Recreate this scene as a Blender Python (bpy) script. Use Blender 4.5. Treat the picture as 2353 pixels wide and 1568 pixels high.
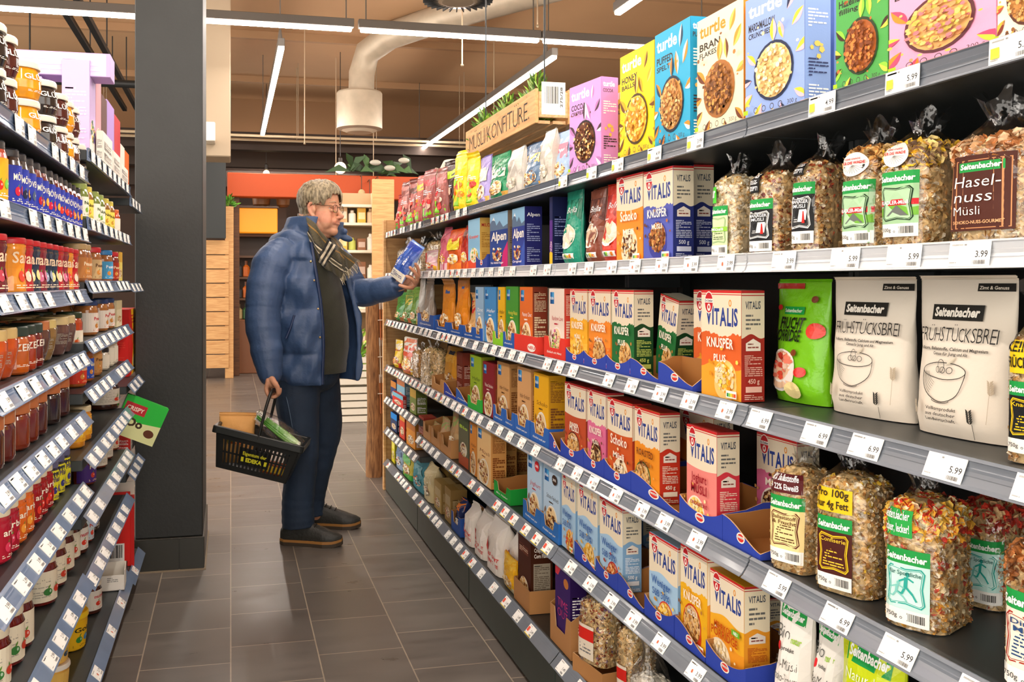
import bpy, math, random
import numpy as np
from mathutils import Vector, Matrix
S = bpy.context.scene
for _o in list(bpy.data.objects): bpy.data.objects.remove(_o)
R = math.radians
# ---------------- camera, world, exposure ----------------
H, F, CX, CY, TH = 1.28, 2100.0, 1000.0, 648.0, R(12.61)
CT, ST = math.cos(TH), math.sin(TH)
cam = bpy.data.cameras.new('camera'); camo = bpy.data.objects.new('camera', cam)
S.collection.objects.link(camo); S.camera = camo
cam.sensor_width = 36.0; cam.lens = F / 2353 * 36
cam.shift_x = (1176.5 - CX) / 2353; cam.shift_y = -(784 - CY) / 2353
cam.clip_start = .05; cam.clip_end = 100
camo.location = (0, 0, H); camo.rotation_euler = (R(90), 0, -TH)
W = bpy.data.worlds.new('world'); S.world = W; W.use_nodes = True
W.node_tree.nodes['Background'].inputs[0].default_value = (1.0, .93, .84, 1)
W.node_tree.nodes['Background'].inputs[1].default_value = 3.3
S.view_settings.view_transform = 'Standard'; S.view_settings.look = 'None'
S.view_settings.exposure = 0.12; S.view_settings.gamma = 1.0
S.cycles.transparent_max_bounces = 16; S.cycles.max_bounces = 8
STRIP = 74.0          # emission of the ceiling light strips
# ---------------- pixel -> place helpers (photo frame 2353 x 1568) ----------------
def Yu(u, X):
    t = (u - CX) / F
    return X * (CT - t * ST) / (ST + t * CT)
def ZC(X, Y): return X * ST + Y * CT
def Zv(v, X, Y): return H - (v - CY) * ZC(X, Y) / F
def at_depth(u, v, zc):
    xc = (u - CX) / F * zc
    return Vector((xc * CT + zc * ST, -xc * ST + zc * CT, H - (v - CY) * zc / F))
def on_floor(u, v): return at_depth(u, v, F * H / (v - CY))
# ---------------- colours, materials ----------------
def lin(h):
    h = h.lstrip('#'); o = []
    for i in (0, 2, 4):
        c = int(h[i:i+2], 16) / 255
        o.append(c / 12.92 if c <= .04045 else ((c + .055) / 1.055) ** 2.4)
    return (o[0], o[1], o[2], 1.0)
def mixc(a, b, t):
    f = lambda s, i: int(s.lstrip('#')[i:i+2], 16)
    return '#' + ''.join('%02x' % int(f(a, i) * (1 - t) + f(b, i) * t) for i in (0, 2, 4))
MATS = {}
def mat(name, col=None, rough=.5, metal=0.0, coat=0.0, bump=0.0, bscale=40.0, var=0.0, vscale=8.0, spec=.5, emit=None, estr=0.0, sss=0.0, sheen=0.0):
    """procedural material; col None -> colour comes from the face attribute Col (printed artwork)"""
    if name in MATS: return MATS[name]
    m = bpy.data.materials.new(name); m.use_nodes = True; nt = m.node_tree; N = nt.nodes; L = nt.links
    b = N['Principled BSDF']
    b.inputs['Roughness'].default_value = rough; b.inputs['Metallic'].default_value = metal
    b.inputs['Specular IOR Level'].default_value = spec
    if coat: b.inputs['Coat Weight'].default_value = coat; b.inputs['Coat Roughness'].default_value = .08
    if sheen: b.inputs['Sheen Weight'].default_value = sheen
    if sss: b.inputs['Subsurface Weight'].default_value = sss; b.inputs['Subsurface Radius'].default_value = (.01, .004, .002)
    tc = N.new('ShaderNodeTexCoord'); src = None
    if col is None:
        a = N.new('ShaderNodeAttribute'); a.attribute_name = 'Col'; src = a.outputs['Color']
    else:
        r = N.new('ShaderNodeRGB'); r.outputs[0].default_value = lin(col); src = r.outputs[0]
    if var:
        n = N.new('ShaderNodeTexNoise'); n.inputs['Scale'].default_value = vscale; n.inputs['Detail'].default_value = 5
        L.new(tc.outputs['Object'], n.inputs['Vector'])
        mr = N.new('ShaderNodeMapRange'); mr.inputs[1].default_value = .3; mr.inputs[2].default_value = .7
        mr.inputs[3].default_value = 1 - var; mr.inputs[4].default_value = 1 + var * .6; L.new(n.outputs[0], mr.inputs[0])
        mx = N.new('ShaderNodeVectorMath'); mx.operation = 'SCALE'
        L.new(src, mx.inputs[0]); L.new(mr.outputs[0], mx.inputs['Scale']); src = mx.outputs[0]
    L.new(src, b.inputs['Base Color'])
    if bump:
        n2 = N.new('ShaderNodeTexNoise'); n2.inputs['Scale'].default_value = bscale; n2.inputs['Detail'].default_value = 4
        L.new(tc.outputs['Object'], n2.inputs['Vector'])
        bp = N.new('ShaderNodeBump'); bp.inputs['Strength'].default_value = bump; bp.inputs['Distance'].default_value = .02
        L.new(n2.outputs[0], bp.inputs['Height']); L.new(bp.outputs[0], b.inputs['Normal'])
    if emit:
        b.inputs['Emission Color'].default_value = lin(emit); b.inputs['Emission Strength'].default_value = estr
    MATS[name] = m
    return m
def film_mat(name, tint='#ffffff', gl=.16, rough=.12, bump=.5, bscale=28):
    """clear packaging film: mostly see-through with glossy crinkles"""
    if name in MATS: return MATS[name]
    m = bpy.data.materials.new(name); m.use_nodes = True; nt = m.node_tree; N = nt.nodes; L = nt.links
    for n in list(N): N.remove(n)
    o = N.new('ShaderNodeOutputMaterial'); t = N.new('ShaderNodeBsdfTransparent'); g = N.new('ShaderNodeBsdfGlossy')
    mx = N.new('ShaderNodeMixShader'); lw = N.new('ShaderNodeLayerWeight'); mr = N.new('ShaderNodeMapRange')
    t.inputs[0].default_value = lin(tint); g.inputs['Roughness'].default_value = rough
    lw.inputs[0].default_value = .35
    mr.inputs[3].default_value = gl; mr.inputs[4].default_value = min(1, gl + .45)
    L.new(lw.outputs['Facing'], mr.inputs[0]); L.new(mr.outputs[0], mx.inputs[0])
    tc = N.new('ShaderNodeTexCoord'); nz = N.new('ShaderNodeTexNoise'); nz.inputs['Scale'].default_value = bscale; nz.inputs['Detail'].default_value = 3
    L.new(tc.outputs['Object'], nz.inputs['Vector'])
    bp = N.new('ShaderNodeBump'); bp.inputs['Strength'].default_value = bump; bp.inputs['Distance'].default_value = .02
    L.new(nz.outputs[0], bp.inputs['Height']); L.new(bp.outputs[0], g.inputs['Normal']); L.new(bp.outputs[0], lw.inputs['Normal'])
    L.new(t.outputs[0], mx.inputs[1]); L.new(g.outputs[0], mx.inputs[2]); L.new(mx.outputs[0], o.inputs[0])
    MATS[name] = m
    return m
CARD = mat('printed_card', None, .48, bump=.03, bscale=300, spec=.22)
FOIL = mat('printed_film', None, .24, bump=.22, bscale=30, spec=.45)
PAPER = mat('printed_paper', None, .55, bump=.12, bscale=25, spec=.25)
JAM = mat('glass_jar_with_spread', None, .12, coat=.6, var=.25, vscale=30)
PLAS = mat('moulded_plastic', None, .35, bump=.02)
FLAKE = mat('oat_flakes', None, .62, spec=.25, var=.2, vscale=160)
def _flake_cells():
    N = FLAKE.node_tree.nodes; L_ = FLAKE.node_tree.links; b = N['Principled BSDF']; vo = N.new('ShaderNodeTexVoronoi'); vo.inputs['Scale'].default_value = 120
    tc = N.new('ShaderNodeTexCoord'); L_.new(tc.outputs['Object'], vo.inputs['Vector']); src = b.inputs['Base Color'].links[0].from_socket
    sp = N.new('ShaderNodeSeparateColor'); L_.new(vo.outputs['Color'], sp.inputs[0]); mr = N.new('ShaderNodeMapRange'); mr.inputs[3].default_value = .62; mr.inputs[4].default_value = 1.3; L_.new(sp.outputs[0], mr.inputs[0])
    sc = N.new('ShaderNodeVectorMath'); sc.operation = 'SCALE'; L_.new(src, sc.inputs[0]); L_.new(mr.outputs[0], sc.inputs['Scale']); L_.new(sc.outputs[0], b.inputs['Base Color'])
    bp = N.new('ShaderNodeBump'); bp.inputs['Strength'].default_value = .6; bp.inputs['Distance'].default_value = .004; bp.invert = True; L_.new(vo.outputs['Distance'], bp.inputs['Height']); L_.new(bp.outputs[0], b.inputs['Normal'])
_flake_cells()
FILM = film_mat('clear_film', gl=.07)
KRAFT = mat('kraft_card', None, .75, var=.08, vscale=60)
def P3(a, b, c): return np.stack(np.broadcast_arrays(np.asarray(a, float), b, c), 1)
# ---------------- mesh builder ----------------
class MB:
    def __init__(s): s.v = []; s.f = []; s.c = []; s.sm = []; s.mi = []; s.n = 0
    def add(s, v, f, col='#888888', smooth=False, mi=0):
        v = np.asarray(v, float).reshape(-1, 3); n = s.n
        s.v.append(v); s.n += len(v)
        s.f.extend([tuple(i + n for i in q) for q in f])
        if isinstance(col, str): s.c.extend([lin(col)] * len(f))
        else: s.c.extend(col)
        s.sm.extend([smooth] * len(f)); s.mi.extend([mi] * len(f))
        return s
    def mesh(s, name, mats):
        me = bpy.data.meshes.new(name)
        me.from_pydata(np.concatenate(s.v).tolist() if s.v else [], [], s.f)
        a = me.attributes.new('Col', 'FLOAT_COLOR', 'FACE')
        a.data.foreach_set('color', np.asarray(s.c, np.float32).reshape(-1))
        me.polygons.foreach_set('use_smooth', s.sm); me.polygons.foreach_set('material_index', s.mi)
        for m in (mats if isinstance(mats, (list, tuple)) else [mats]): me.materials.append(m)
        me.update(); return me
    def build(s, name, mats, parent=None, loc=None, rz=None):
        o = bpy.data.objects.new(name, s.mesh(name, mats)); S.collection.objects.link(o)
        if parent: o.parent = parent
        if loc is not None: o.location = loc
        if rz is not None: o.rotation_euler = (0, 0, rz)
        return o
    # --- shapes ---
    def box(s, x0, x1, y0, y1, z0, z1, col='#888888', ch=0.0, M=None, mi=0, cols=None):
        if ch <= 0:
            v = [(x, y, z) for z in (z0, z1) for y in (y0, y1) for x in (x0, x1)]
            f = [(0, 2, 3, 1), (4, 5, 7, 6), (0, 1, 5, 4), (2, 6, 7, 3), (0, 4, 6, 2), (1, 3, 7, 5)]
        else:
            cx, cy, cz = (x0+x1)/2, (y0+y1)/2, (z0+z1)/2; hx, hy, hz = abs(x1-x0)/2, abs(y1-y0)/2, abs(z1-z0)/2
            v = []; ix = {}
            for sx in (-1, 1):
                for sy in (-1, 1):
                    for sz in (-1, 1):
                        for a in range(3):
                            q = [hx - ch, hy - ch, hz - ch]; q[a] += ch
                            ix[(sx, sy, sz, a)] = len(v); v.append((cx + sx*q[0], cy + sy*q[1], cz + sz*q[2]))
            f = []
            def fix(q):
                p = [np.array(v[i]) for i in q]; n = np.cross(p[1]-p[0], p[2]-p[0]); c = sum(p)/len(p) - np.array((cx, cy, cz))
                f.append(tuple(q) if n.dot(c) > 0 else tuple(reversed(q)))
            for a in range(3):
                b, c = (a+1) % 3, (a+2) % 3
                for sg in (-1, 1):
                    q = []
                    for (p1, p2) in ((-1, -1), (1, -1), (1, 1), (-1, 1)):
                        k = [0, 0, 0]; k[a] = sg; k[b] = p1; k[c] = p2; q.append(ix[(*k, a)])
                    fix(q)
                for s1 in (-1, 1):
                    for s2 in (-1, 1):
                        k0 = [0, 0, 0]; k0[b] = s1; k0[c] = s2; k1 = list(k0); k0[a] = -1; k1[a] = 1
                        fix([ix[(*k0, b)], ix[(*k1, b)], ix[(*k1, c)], ix[(*k0, c)]])
            for sx in (-1, 1):
                for sy in (-1, 1):
                    for sz in (-1, 1): fix([ix[(sx, sy, sz, a)] for a in range(3)])
        v = np.array(v, float)
        if M is not None: v = v @ np.array(M.to_3x3()).T + np.array(M.to_translation())
        return s.add(v, f, cols or col, False, mi)
    def loft(s, rings, col='#888888', cap0=True, cap1=True, smooth=True, closed=True, mi=0):
        rings = [np.asarray(r, float) for r in rings]; k = len(rings[0]); v = np.concatenate(rings); f = []
        kk = k if closed else k - 1
        for i in range(len(rings) - 1):
            for j in range(kk):
                a, b = i*k + j, i*k + (j+1) % k; f.append((a, b, b + k, a + k))
        s.add(v, f, col, smooth, mi)
        if cap0 and closed: s.add(rings[0], [tuple(reversed(range(k)))], col if isinstance(col, str) else [col[0]], False, mi)
        if cap1 and closed: s.add(rings[-1], [tuple(range(k))], col if isinstance(col, str) else [col[-1]], False, mi)
        return s
    def lathe(s, prof, col='#888888', n=20, c=(0, 0, 0), cols=None, mi=0, smooth=True, cap=True):
        """prof: (r, z) bottom to top; cols: colour per band"""
        an = np.arange(n) * 2 * np.pi / n
        for i in range(len(prof) - 1):
            (r0, z0), (r1, z1) = prof[i], prof[i+1]
            r_ = [np.stack([c[0] + r*np.cos(an), c[1] + r*np.sin(an), np.full(n, c[2] + z)], 1) for r, z in ((r0, z0), (r1, z1))]
            s.loft(r_, cols[i] if cols else col, False, False, smooth, True, mi)
        if cap:
            for (r, z), fl in ((prof[0], True), (prof[-1], False)):
                if r > 1e-5:
                    ring = np.stack([c[0] + r*np.cos(an), c[1] + r*np.sin(an), np.full(n, c[2] + z)], 1)
                    q = tuple(range(n)); s.add(ring, [tuple(reversed(q)) if fl else q], (cols[0] if fl else cols[-1]) if cols else col, False, mi)
        return s
    def tube(s, pts, rad, col='#888888', n=8, mi=0, cap=True, flat=1.0, up=None):
        P = [Vector(p) for p in pts]; rad = rad if isinstance(rad, (list, tuple)) else [rad] * len(P); rings = []
        t0 = (P[1] - P[0]).normalized(); a = Vector(up) if up else (Vector((0, 0, 1)) if abs(t0.z) < .9 else Vector((1, 0, 0)))
        for i, p in enumerate(P):
            t = ((P[min(i+1, len(P)-1)] - P[max(i-1, 0)])).normalized()
            x = t.cross(a); x = x.normalized() if x.length > 1e-6 else t.orthogonal().normalized()
            y = x.cross(t).normalized(); a = y if up is None else a
            rings.append([p + x * math.cos(q) * rad[i] + y * math.sin(q) * rad[i] * flat for q in [2*math.pi*j/n for j in range(n)]])
        return s.loft([np.array([tuple(q) for q in r]) for r in rings], col, cap, cap, True, True, mi)
    def ell(s, c, r, col='#888888', n=14, m=9, M=None, mi=0):
        v = []; f = []
        for i in range(m + 1):
            t = math.pi * i / m
            for j in range(n):
                p = 2*math.pi*j/n; v.append((r[0]*math.sin(t)*math.cos(p), r[1]*math.sin(t)*math.sin(p), -r[2]*math.cos(t)))
        for i in range(m):
            for j in range(n): f.append((i*n+j, i*n+(j+1) % n, (i+1)*n+(j+1) % n, (i+1)*n+j))
        v = np.array(v)
        if M is not None: v = v @ np.array(M.to_3x3()).T
        return s.add(v + np.array(c), f, col, True, mi)
# ---------------- things and labels ----------------
USED = {}
def tag(o, label, cat, group=None, kind=None):
    w = label.split()
    if len(w) > 16 or len(w) < 4: print('LABELLEN', len(w), label)
    if label in USED and not (group and USED[label] == group): print('DUPLABEL', label)
    USED[label] = group
    o['label'] = label; o['category'] = cat
    if group: o['group'] = group
    if kind: o['kind'] = kind
    return o
def struct(o): o['kind'] = 'structure'; return o
def empty(name, loc, rz=0.0):
    o = bpy.data.objects.new(name, None); o.empty_display_size = .05; S.collection.objects.link(o)
    o.location = loc; o.rotation_euler = (0, 0, rz); return o
def dup(o, parent=None):
    c = o.copy(); S.collection.objects.link(c)
    if parent: c.parent = parent; c.matrix_parent_inverse = o.matrix_parent_inverse.copy()
    for ch in o.children: dup(ch, c)
    return c
ORD = ['zeroth', 'first', 'second', 'third', 'fourth', 'fifth', 'sixth', 'seventh', 'eighth', 'ninth', 'tenth', 'eleventh', 'twelfth', 'thirteenth', 'fourteenth', 'fifteenth', 'sixteenth', 'seventeenth', 'eighteenth', 'nineteenth', 'twentieth', 'twenty-first', 'twenty-second', 'twenty-third', 'twenty-fourth', 'twenty-fifth']
# ---------------- flat artwork (printing on packs, labels, cards) ----------------
GL = {}
def glyph(t, bold=0.0, shear=0.0):
    k = (t, bold, shear)
    if k not in GL:
        cu = bpy.data.curves.new('t', 'FONT'); cu.body = t; cu.resolution_u = 2; cu.offset = bold; cu.shear = shear
        ob = bpy.data.objects.new('t', cu); me = bpy.data.meshes.new_from_object(ob)
        v = np.array([p.co[:2] for p in me.vertices]).reshape(-1, 2); f = [tuple(p.vertices) for p in me.polygons]
        bpy.data.objects.remove(ob); bpy.data.curves.remove(cu); bpy.data.meshes.remove(me)
        GL[k] = (v, f)
    return GL[k]
class Art:
    """x 0..1 across the face, y 0..A up it"""
    def __init__(s, A=1.4): s.A = A; s.it = []; s.k = 1; s.rg = random.Random(7)
    def put(s, pts, faces, col, layer=None, tx=0):
        s.k += 1; q = np.asarray(pts, float).reshape(-1, 2); q = np.stack([np.clip(q[:, 0], .002, .998), np.clip(q[:, 1], .002, s.A - .002)], 1)
        s.it.append((q, faces, col, s.k if layer is None else layer, tx)); return s
    def rect(s, x0, y0, x1, y1, col, nx=4, ny=3, rot=0):
        xs = np.linspace(x0, x1, nx+1); ys = np.linspace(y0, y1, ny+1)
        p = np.array([(x, y) for y in ys for x in xs])
        if rot:
            c = p.mean(0); q = p - c; a = R(rot); p = np.stack([q[:, 0]*math.cos(a) - q[:, 1]*math.sin(a), q[:, 0]*math.sin(a) + q[:, 1]*math.cos(a)], 1) + c
        f = [(j*(nx+1)+i, j*(nx+1)+i+1, (j+1)*(nx+1)+i+1, (j+1)*(nx+1)+i) for j in range(ny) for i in range(nx)]
        return s.put(p, f, col)
    def poly(s, pts, col): return s.put(pts, [tuple(range(len(pts)))], col, None, .7)
    def ell(s, cx, cy, rx, ry, col, n=22, rot=0.0, a0=0, a1=360):
        t = np.radians(np.linspace(a0, a1, n, endpoint=(a1 - a0) < 360)); m = len(t)
        u = np.stack([np.cos(t)*rx, np.sin(t)*ry], 1); a = R(rot)
        rm = np.array([[math.cos(a), math.sin(a)], [-math.sin(a), math.cos(a)]])
        p = np.concatenate([[[0, 0]], u*.55, u]) @ rm + (cx, cy)
        f = []
        for j in range(m if (a1 - a0) >= 360 else m - 1):
            k = (j+1) % m; f += [(0, 1+j, 1+k), (1+j, 1+m+j, 1+m+k, 1+k)]
        return s.put(p, f, col, None, .7)
    def ring(s, cx, cy, rx, ry, w, col, n=22, a0=0, a1=360):
        t = np.radians(np.linspace(a0, a1, n)); p = np.concatenate([np.stack([cx+np.cos(t)*(rx-w*q), cy+np.sin(t)*(ry-w*q)], 1) for q in (0, 1)])
        return s.put(p, [(j, j+1, n+j+1, n+j) for j in range(n-1)], col)
    def line(s, pts, w, col):
        for a, b in zip(pts[:-1], pts[1:]):
            a = np.array(a, float); b = np.array(b, float); d = b - a; l = np.hypot(*d) or 1; nn = np.array((-d[1], d[0])) / l * w / 2
            s.put([a+nn, a-nn, b-nn, b+nn], [(0, 1, 2, 3)], col, s.k, .8)
        s.k += 1; return s
    def leaf(s, x, y, l, a, c1, c2=None, wd=.3):
        t = np.linspace(0, 1, 7); h = np.sin(t*np.pi)*wd*l*.5; a = R(a); ca, sa = math.cos(a), math.sin(a)
        for sg, c in ((1, c1), (-1, c2 or c1)):
            q = np.concatenate([np.stack([t*l, sg*h], 1), np.stack([t*l, 0*t], 1)]); p = np.stack([x + q[:, 0]*ca - q[:, 1]*sa, y + q[:, 0]*sa + q[:, 1]*ca], 1)
            s.put(p, [(j, j+1, 8+j, 7+j) for j in range(6)], c, s.k)
        s.k += 1; return s
    def text(s, t, x, y, h, col, al='C', fit=None, bold=.02, shear=0.0, rot=0.0, jit=0.0, sx=1.0, seed=3):
        if jit:
            rg = random.Random(seed); V = []; Fc = []; cur = 0; n = 0
            for ch in t:
                if ch == ' ': cur += .3; continue
                v, f = glyph(ch, bold, shear)
                v = v - (v[:, 0].min(), 0); w = v[:, 0].max(); k = 1 + rg.uniform(-jit, jit); a = rg.uniform(-jit, jit) * .5
                q = v * k; q = np.stack([q[:, 0] - a*q[:, 1], q[:, 1] + a*q[:, 0]], 1) + (cur, rg.uniform(-jit, jit)*.35)
                V.append(q); Fc += [tuple(i+n for i in r) for r in f]; n += len(v); cur += w*k + .07
            v = np.concatenate(V); f = Fc
        else: v, f = glyph(t, bold, shear)
        if not len(v): return s
        k = h / .70; v = v * (k * sx, k)
        w = v[:, 0].max() - v[:, 0].min(); v = v - (v[:, 0].min(), 0)
        if fit: v = v * (fit / w, 1); w = fit
        v = v - ({'L': 0, 'C': w/2, 'R': w}[al], 0)
        if rot: a = R(rot); v = np.stack([v[:, 0]*math.cos(a) - v[:, 1]*math.sin(a), v[:, 0]*math.sin(a) + v[:, 1]*math.cos(a)], 1)
        return s.put(v + (x, y), f, col, None, 1)
    def bits(s, cx, cy, rx, ry, cols, n=40, r=.03, seed=1, full=True):
        rg = random.Random(seed); P = []; 
        for i in range(n):
            q = math.sqrt(rg.random()) if full else rg.uniform(.8, 1.2); t = rg.uniform(0, 2*math.pi); m = rg.choice((5, 6, 7))
            x, y = cx + q*rx*math.cos(t), cy + q*ry*math.sin(t); rr = r*rg.uniform(.6, 1.3); ph = rg.uniform(0, 6)
            e = rg.uniform(.55, 1)
            s.put([(x + rr*math.cos(ph + 2*math.pi*j/m), y + rr*e*math.sin(ph + 2*math.pi*j/m)) for j in range(m)], [tuple(range(m))], rg.choice(cols), s.k + (i % 5), .8)
        s.k += 6; return s
    def fine(s, x0, y0, x1, y1, n, col, seed=2, th=.45):
        """rows of fine print too small to read"""
        rg = random.Random(seed); dy = (y1-y0)/n
        for i in range(n):
            y = y1 - (i+.5)*dy; x = x0
            while x < x1 - .01:
                w = min(rg.uniform(.03, .2)*(x1-x0)*2, x1-x)
                s.put([(x, y-dy*th/2), (x+w, y-dy*th/2), (x+w, y+dy*th/2), (x, y+dy*th/2)], [(0, 1, 2, 3)], col, s.k); x += w + .02*(x1-x0)*2
                if rg.random() < .15: break
        s.k += 1; return s
    def barcode(s, x0, y0, x1, y1, bg='#f8f6f0', fg='#1a1a1a', seed=4):
        s.rect(x0, y0, x1, y1, bg); rg = random.Random(seed); x = x0 + .06*(x1-x0); e = x1 - .06*(x1-x0)
        while x < e:
            w = rg.choice((.02, .03, .05))*(x1-x0); s.put([(x, y0+.2*(y1-y0)), (x+w, y0+.2*(y1-y0)), (x+w, y1-.08*(y1-y0)), (x, y1-.08*(y1-y0))], [(0, 1, 2, 3)], fg, s.k); x += w + rg.choice((.02, .03, .04))*(x1-x0)
        s.k += 1; return s
    def wave(s, y0, y1, col, amp=.03, kind='wave', n=24, top=True, seed=5):
        """fill between y1 and a wavy lower edge y0 (or, top=False, from y1 below to a wavy upper edge y0)"""
        rg = random.Random(seed); xs = np.linspace(0, 1, n+1)
        if kind == 'jag': e = y0 + np.array([rg.uniform(-1, 1) for _ in xs])*amp*.55 + amp*.5*np.sin(xs*9)
        elif kind == 'tilt': e = y0 + (xs-.5)*amp*2
        elif kind == 'bowl': e = y0 + amp*(2*xs-1)**2
        else: e = y0 + amp*np.sin(xs*7 + seed)
        p = np.concatenate([np.stack([xs, e], 1), np.stack([xs, np.full(n+1, y1)], 1)])
        return s.put(p, [(j, j+1, n+2+j, n+1+j) if y1 > y0 else (n+1+j, n+2+j, j+1, j) for j in range(n)], col)
    def apply(s, mb, mapf, hscale=1.0, step=.00004, base=.0003, txl=0.0, mi=0):
        for p, f, c, k, tx in s.it:
            mb.add(mapf(p[:, 0], p[:, 1]*hscale, base + step*k + tx*txl), f, c, False, mi)
# ======================= the room =======================
def Xu(u, Y):
    t = (u - CX) / F
    return Y * (ST + t * CT) / (CT - t * ST)
def tile_mat():
    m = bpy.data.materials.new('slate_floor_tiles'); m.use_nodes = True; N = m.node_tree.nodes; L = m.node_tree.links; b = N['Principled BSDF']
    tc = N.new('ShaderNodeTexCoord'); mp = N.new('ShaderNodeMapping'); mp.inputs['Rotation'].default_value = (0, 0, R(90)); mp.inputs['Location'].default_value = (.265, .0, 0)
    L.new(tc.outputs['Object'], mp.inputs[0])
    br = N.new('ShaderNodeTexBrick'); br.offset = .42; br.offset_frequency = 2
    for k, v in (('Scale', 1.0), ('Mortar Size', .0023), ('Mortar Smooth', .1), ('Bias', 0), ('Brick Width', .32), ('Row Height', .294)): br.inputs[k].default_value = v
    br.inputs['Color1'].default_value = lin('#69635d'); br.inputs['Color2'].default_value = lin('#5b5550'); br.inputs['Mortar'].default_value = lin('#9c8f7e')
    L.new(mp.outputs[0], br.inputs[0])
    n = N.new('ShaderNodeTexNoise'); n.inputs['Scale'].default_value = 3.2; n.inputs['Detail'].default_value = 9; n.inputs['Roughness'].default_value = .65
    mp2 = N.new('ShaderNodeMapping'); mp2.inputs['Scale'].default_value = (1, 3.5, 1); L.new(tc.outputs['Object'], mp2.inputs[0]); L.new(mp2.outputs[0], n.inputs[0])
    mr = N.new('ShaderNodeMapRange'); mr.inputs[1].default_value = .3; mr.inputs[2].default_value = .72; mr.inputs[3].default_value = .85; mr.inputs[4].default_value = 1.28; L.new(n.outputs[0], mr.inputs[0])
    sc = N.new('ShaderNodeVectorMath'); sc.operation = 'SCALE'; L.new(br.outputs[0], sc.inputs[0]); L.new(mr.outputs[0], sc.inputs['Scale']); L.new(sc.outputs[0], b.inputs['Base Color'])
    rr = N.new('ShaderNodeMapRange'); rr.inputs[1].default_value = .3; rr.inputs[2].default_value = .7; rr.inputs[3].default_value = .26; rr.inputs[4].default_value = .42; L.new(n.outputs[0], rr.inputs[0]); L.new(rr.outputs[0], b.inputs['Roughness'])
    bp = N.new('ShaderNodeBump'); bp.inputs['Strength'].default_value = .12; bp.inputs['Distance'].default_value = .003
    iv = N.new('ShaderNodeMath'); iv.operation = 'SUBTRACT'; iv.inputs[0].default_value = 1; L.new(br.outputs['Fac'], iv.inputs[1])
    ad = N.new('ShaderNodeMath'); ad.operation = 'MULTIPLY_ADD'; L.new(n.outputs[0], ad.inputs[0]); ad.inputs[1].default_value = .0; L.new(iv.outputs[0], ad.inputs[2])
    L.new(ad.outputs[0], bp.inputs['Height']); L.new(bp.outputs[0], b.inputs['Normal'])
    return m
TILE = tile_mat()
def wood(name, c1, c2, scale=6.0, stretch=(1, 12, 12), rough=.6):
    if name in MATS: return MATS[name]
    m = bpy.data.materials.new(name); m.use_nodes = True; N = m.node_tree.nodes; L = m.node_tree.links; b = N['Principled BSDF']
    tc = N.new('ShaderNodeTexCoord'); mp = N.new('ShaderNodeMapping'); mp.inputs['Scale'].default_value = stretch; L.new(tc.outputs['Object'], mp.inputs[0])
    n = N.new('ShaderNodeTexNoise'); n.inputs['Scale'].default_value = scale; n.inputs['Detail'].default_value = 6; n.inputs['Distortion'].default_value = .6; L.new(mp.outputs[0], n.inputs[0])
    cr = N.new('ShaderNodeValToRGB'); cr.color_ramp.elements[0].color = lin(c1); cr.color_ramp.elements[1].color = lin(c2); cr.color_ramp.elements[0].position = .3; cr.color_ramp.elements[1].position = .7
    L.new(n.outputs[0], cr.inputs[0]); L.new(cr.outputs[0], b.inputs['Base Color']); b.inputs['Roughness'].default_value = rough
    MATS[name] = m; return m
PINE = wood('pine_boards', '#c08a52', '#dcae74')
PINE2 = wood('old_pallet_wood', '#b98d5c', '#d9b483', 9)
BARK = wood('rough_bark', '#5c3a20', '#a8794c', 10, (8, 8, 1), .9)
DARKM = mat('dark_painted_metal', '#1b1e1f', .5, var=.15)
DECKM = mat('grey_painted_shelf_metal', '#3c4143', .42, metal=.2, var=.1)
RAILR = mat('price_rail_grey_plastic', '#6d747d', .22, coat=.3, var=.08)
RAILL = mat('price_rail_blue_grey_plastic', '#6c7f9c', .22, coat=.3, var=.08)
RAILW = mat('price_rail_overexposed_plastic', '#c9cdd2', .2, coat=.3, var=.05)  # second-shelf rail: paler colour stands for the bright light on it
GLOW = mat('light_strip_diffuser', '#ffffff', .4, emit='#fff4ea', estr=STRIP)
BLACKP = mat('black_painted_plaster', '#262827', .55, bump=.05, bscale=60, var=.12)
mb = MB(); mb.add([(-7, -4, 0), (9, -4, 0), (9, 19, 0), (-7, 19, 0)], [(0, 1, 2, 3)]); struct(mb.build('floor', TILE))
CEILM = mat('beige_ceiling_paint', '#b8916a', .8, var=.06, vscale=1)
mb = MB(); mb.box(-7, 9, -4, 19, 4.6, 4.7); struct(mb.build('ceiling', CEILM))
mb = MB(); mb.box(-7, 9, 17, 17.15, 0, 4.6); struct(mb.build('wall_back', mat('dark_brown_wall', '#3a2415', .7, var=.2, vscale=2)))
mb = MB(); mb.box(-7, 9, 16.9, 17.0, 3.75, 4.6); struct(mb.build('wall_back_upper', mat('brown_wall', '#8f6a48', .8)))
mb = MB(); mb.box(6.4, 6.5, 2, 17, 0, 4.6); struct(mb.build('wall_right', mat('warm_beige_wall', '#a08a70', .8)))
# ceiling seams and beams (part of the building)
for k, y in enumerate((9.6, 12.3, 15.0)):
    mb = MB(); mb.box(-7, 9, y, y + .09, 4.5, 4.6); struct(mb.build('trim_%d' % (k + 1), mat('brown_beam_paint', '#a5805c', .7)))
for k, (y, z) in enumerate(((14.6, 3.35), (15.6, 3.2), (16.4, 2.95))):
    mb = MB(); mb.box(-7, 9, y, y + .2, z, z + .28); struct(mb.build('trim_%d' % (k + 4), mat('dark_beam_paint', '#33241a', .7)))
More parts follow.
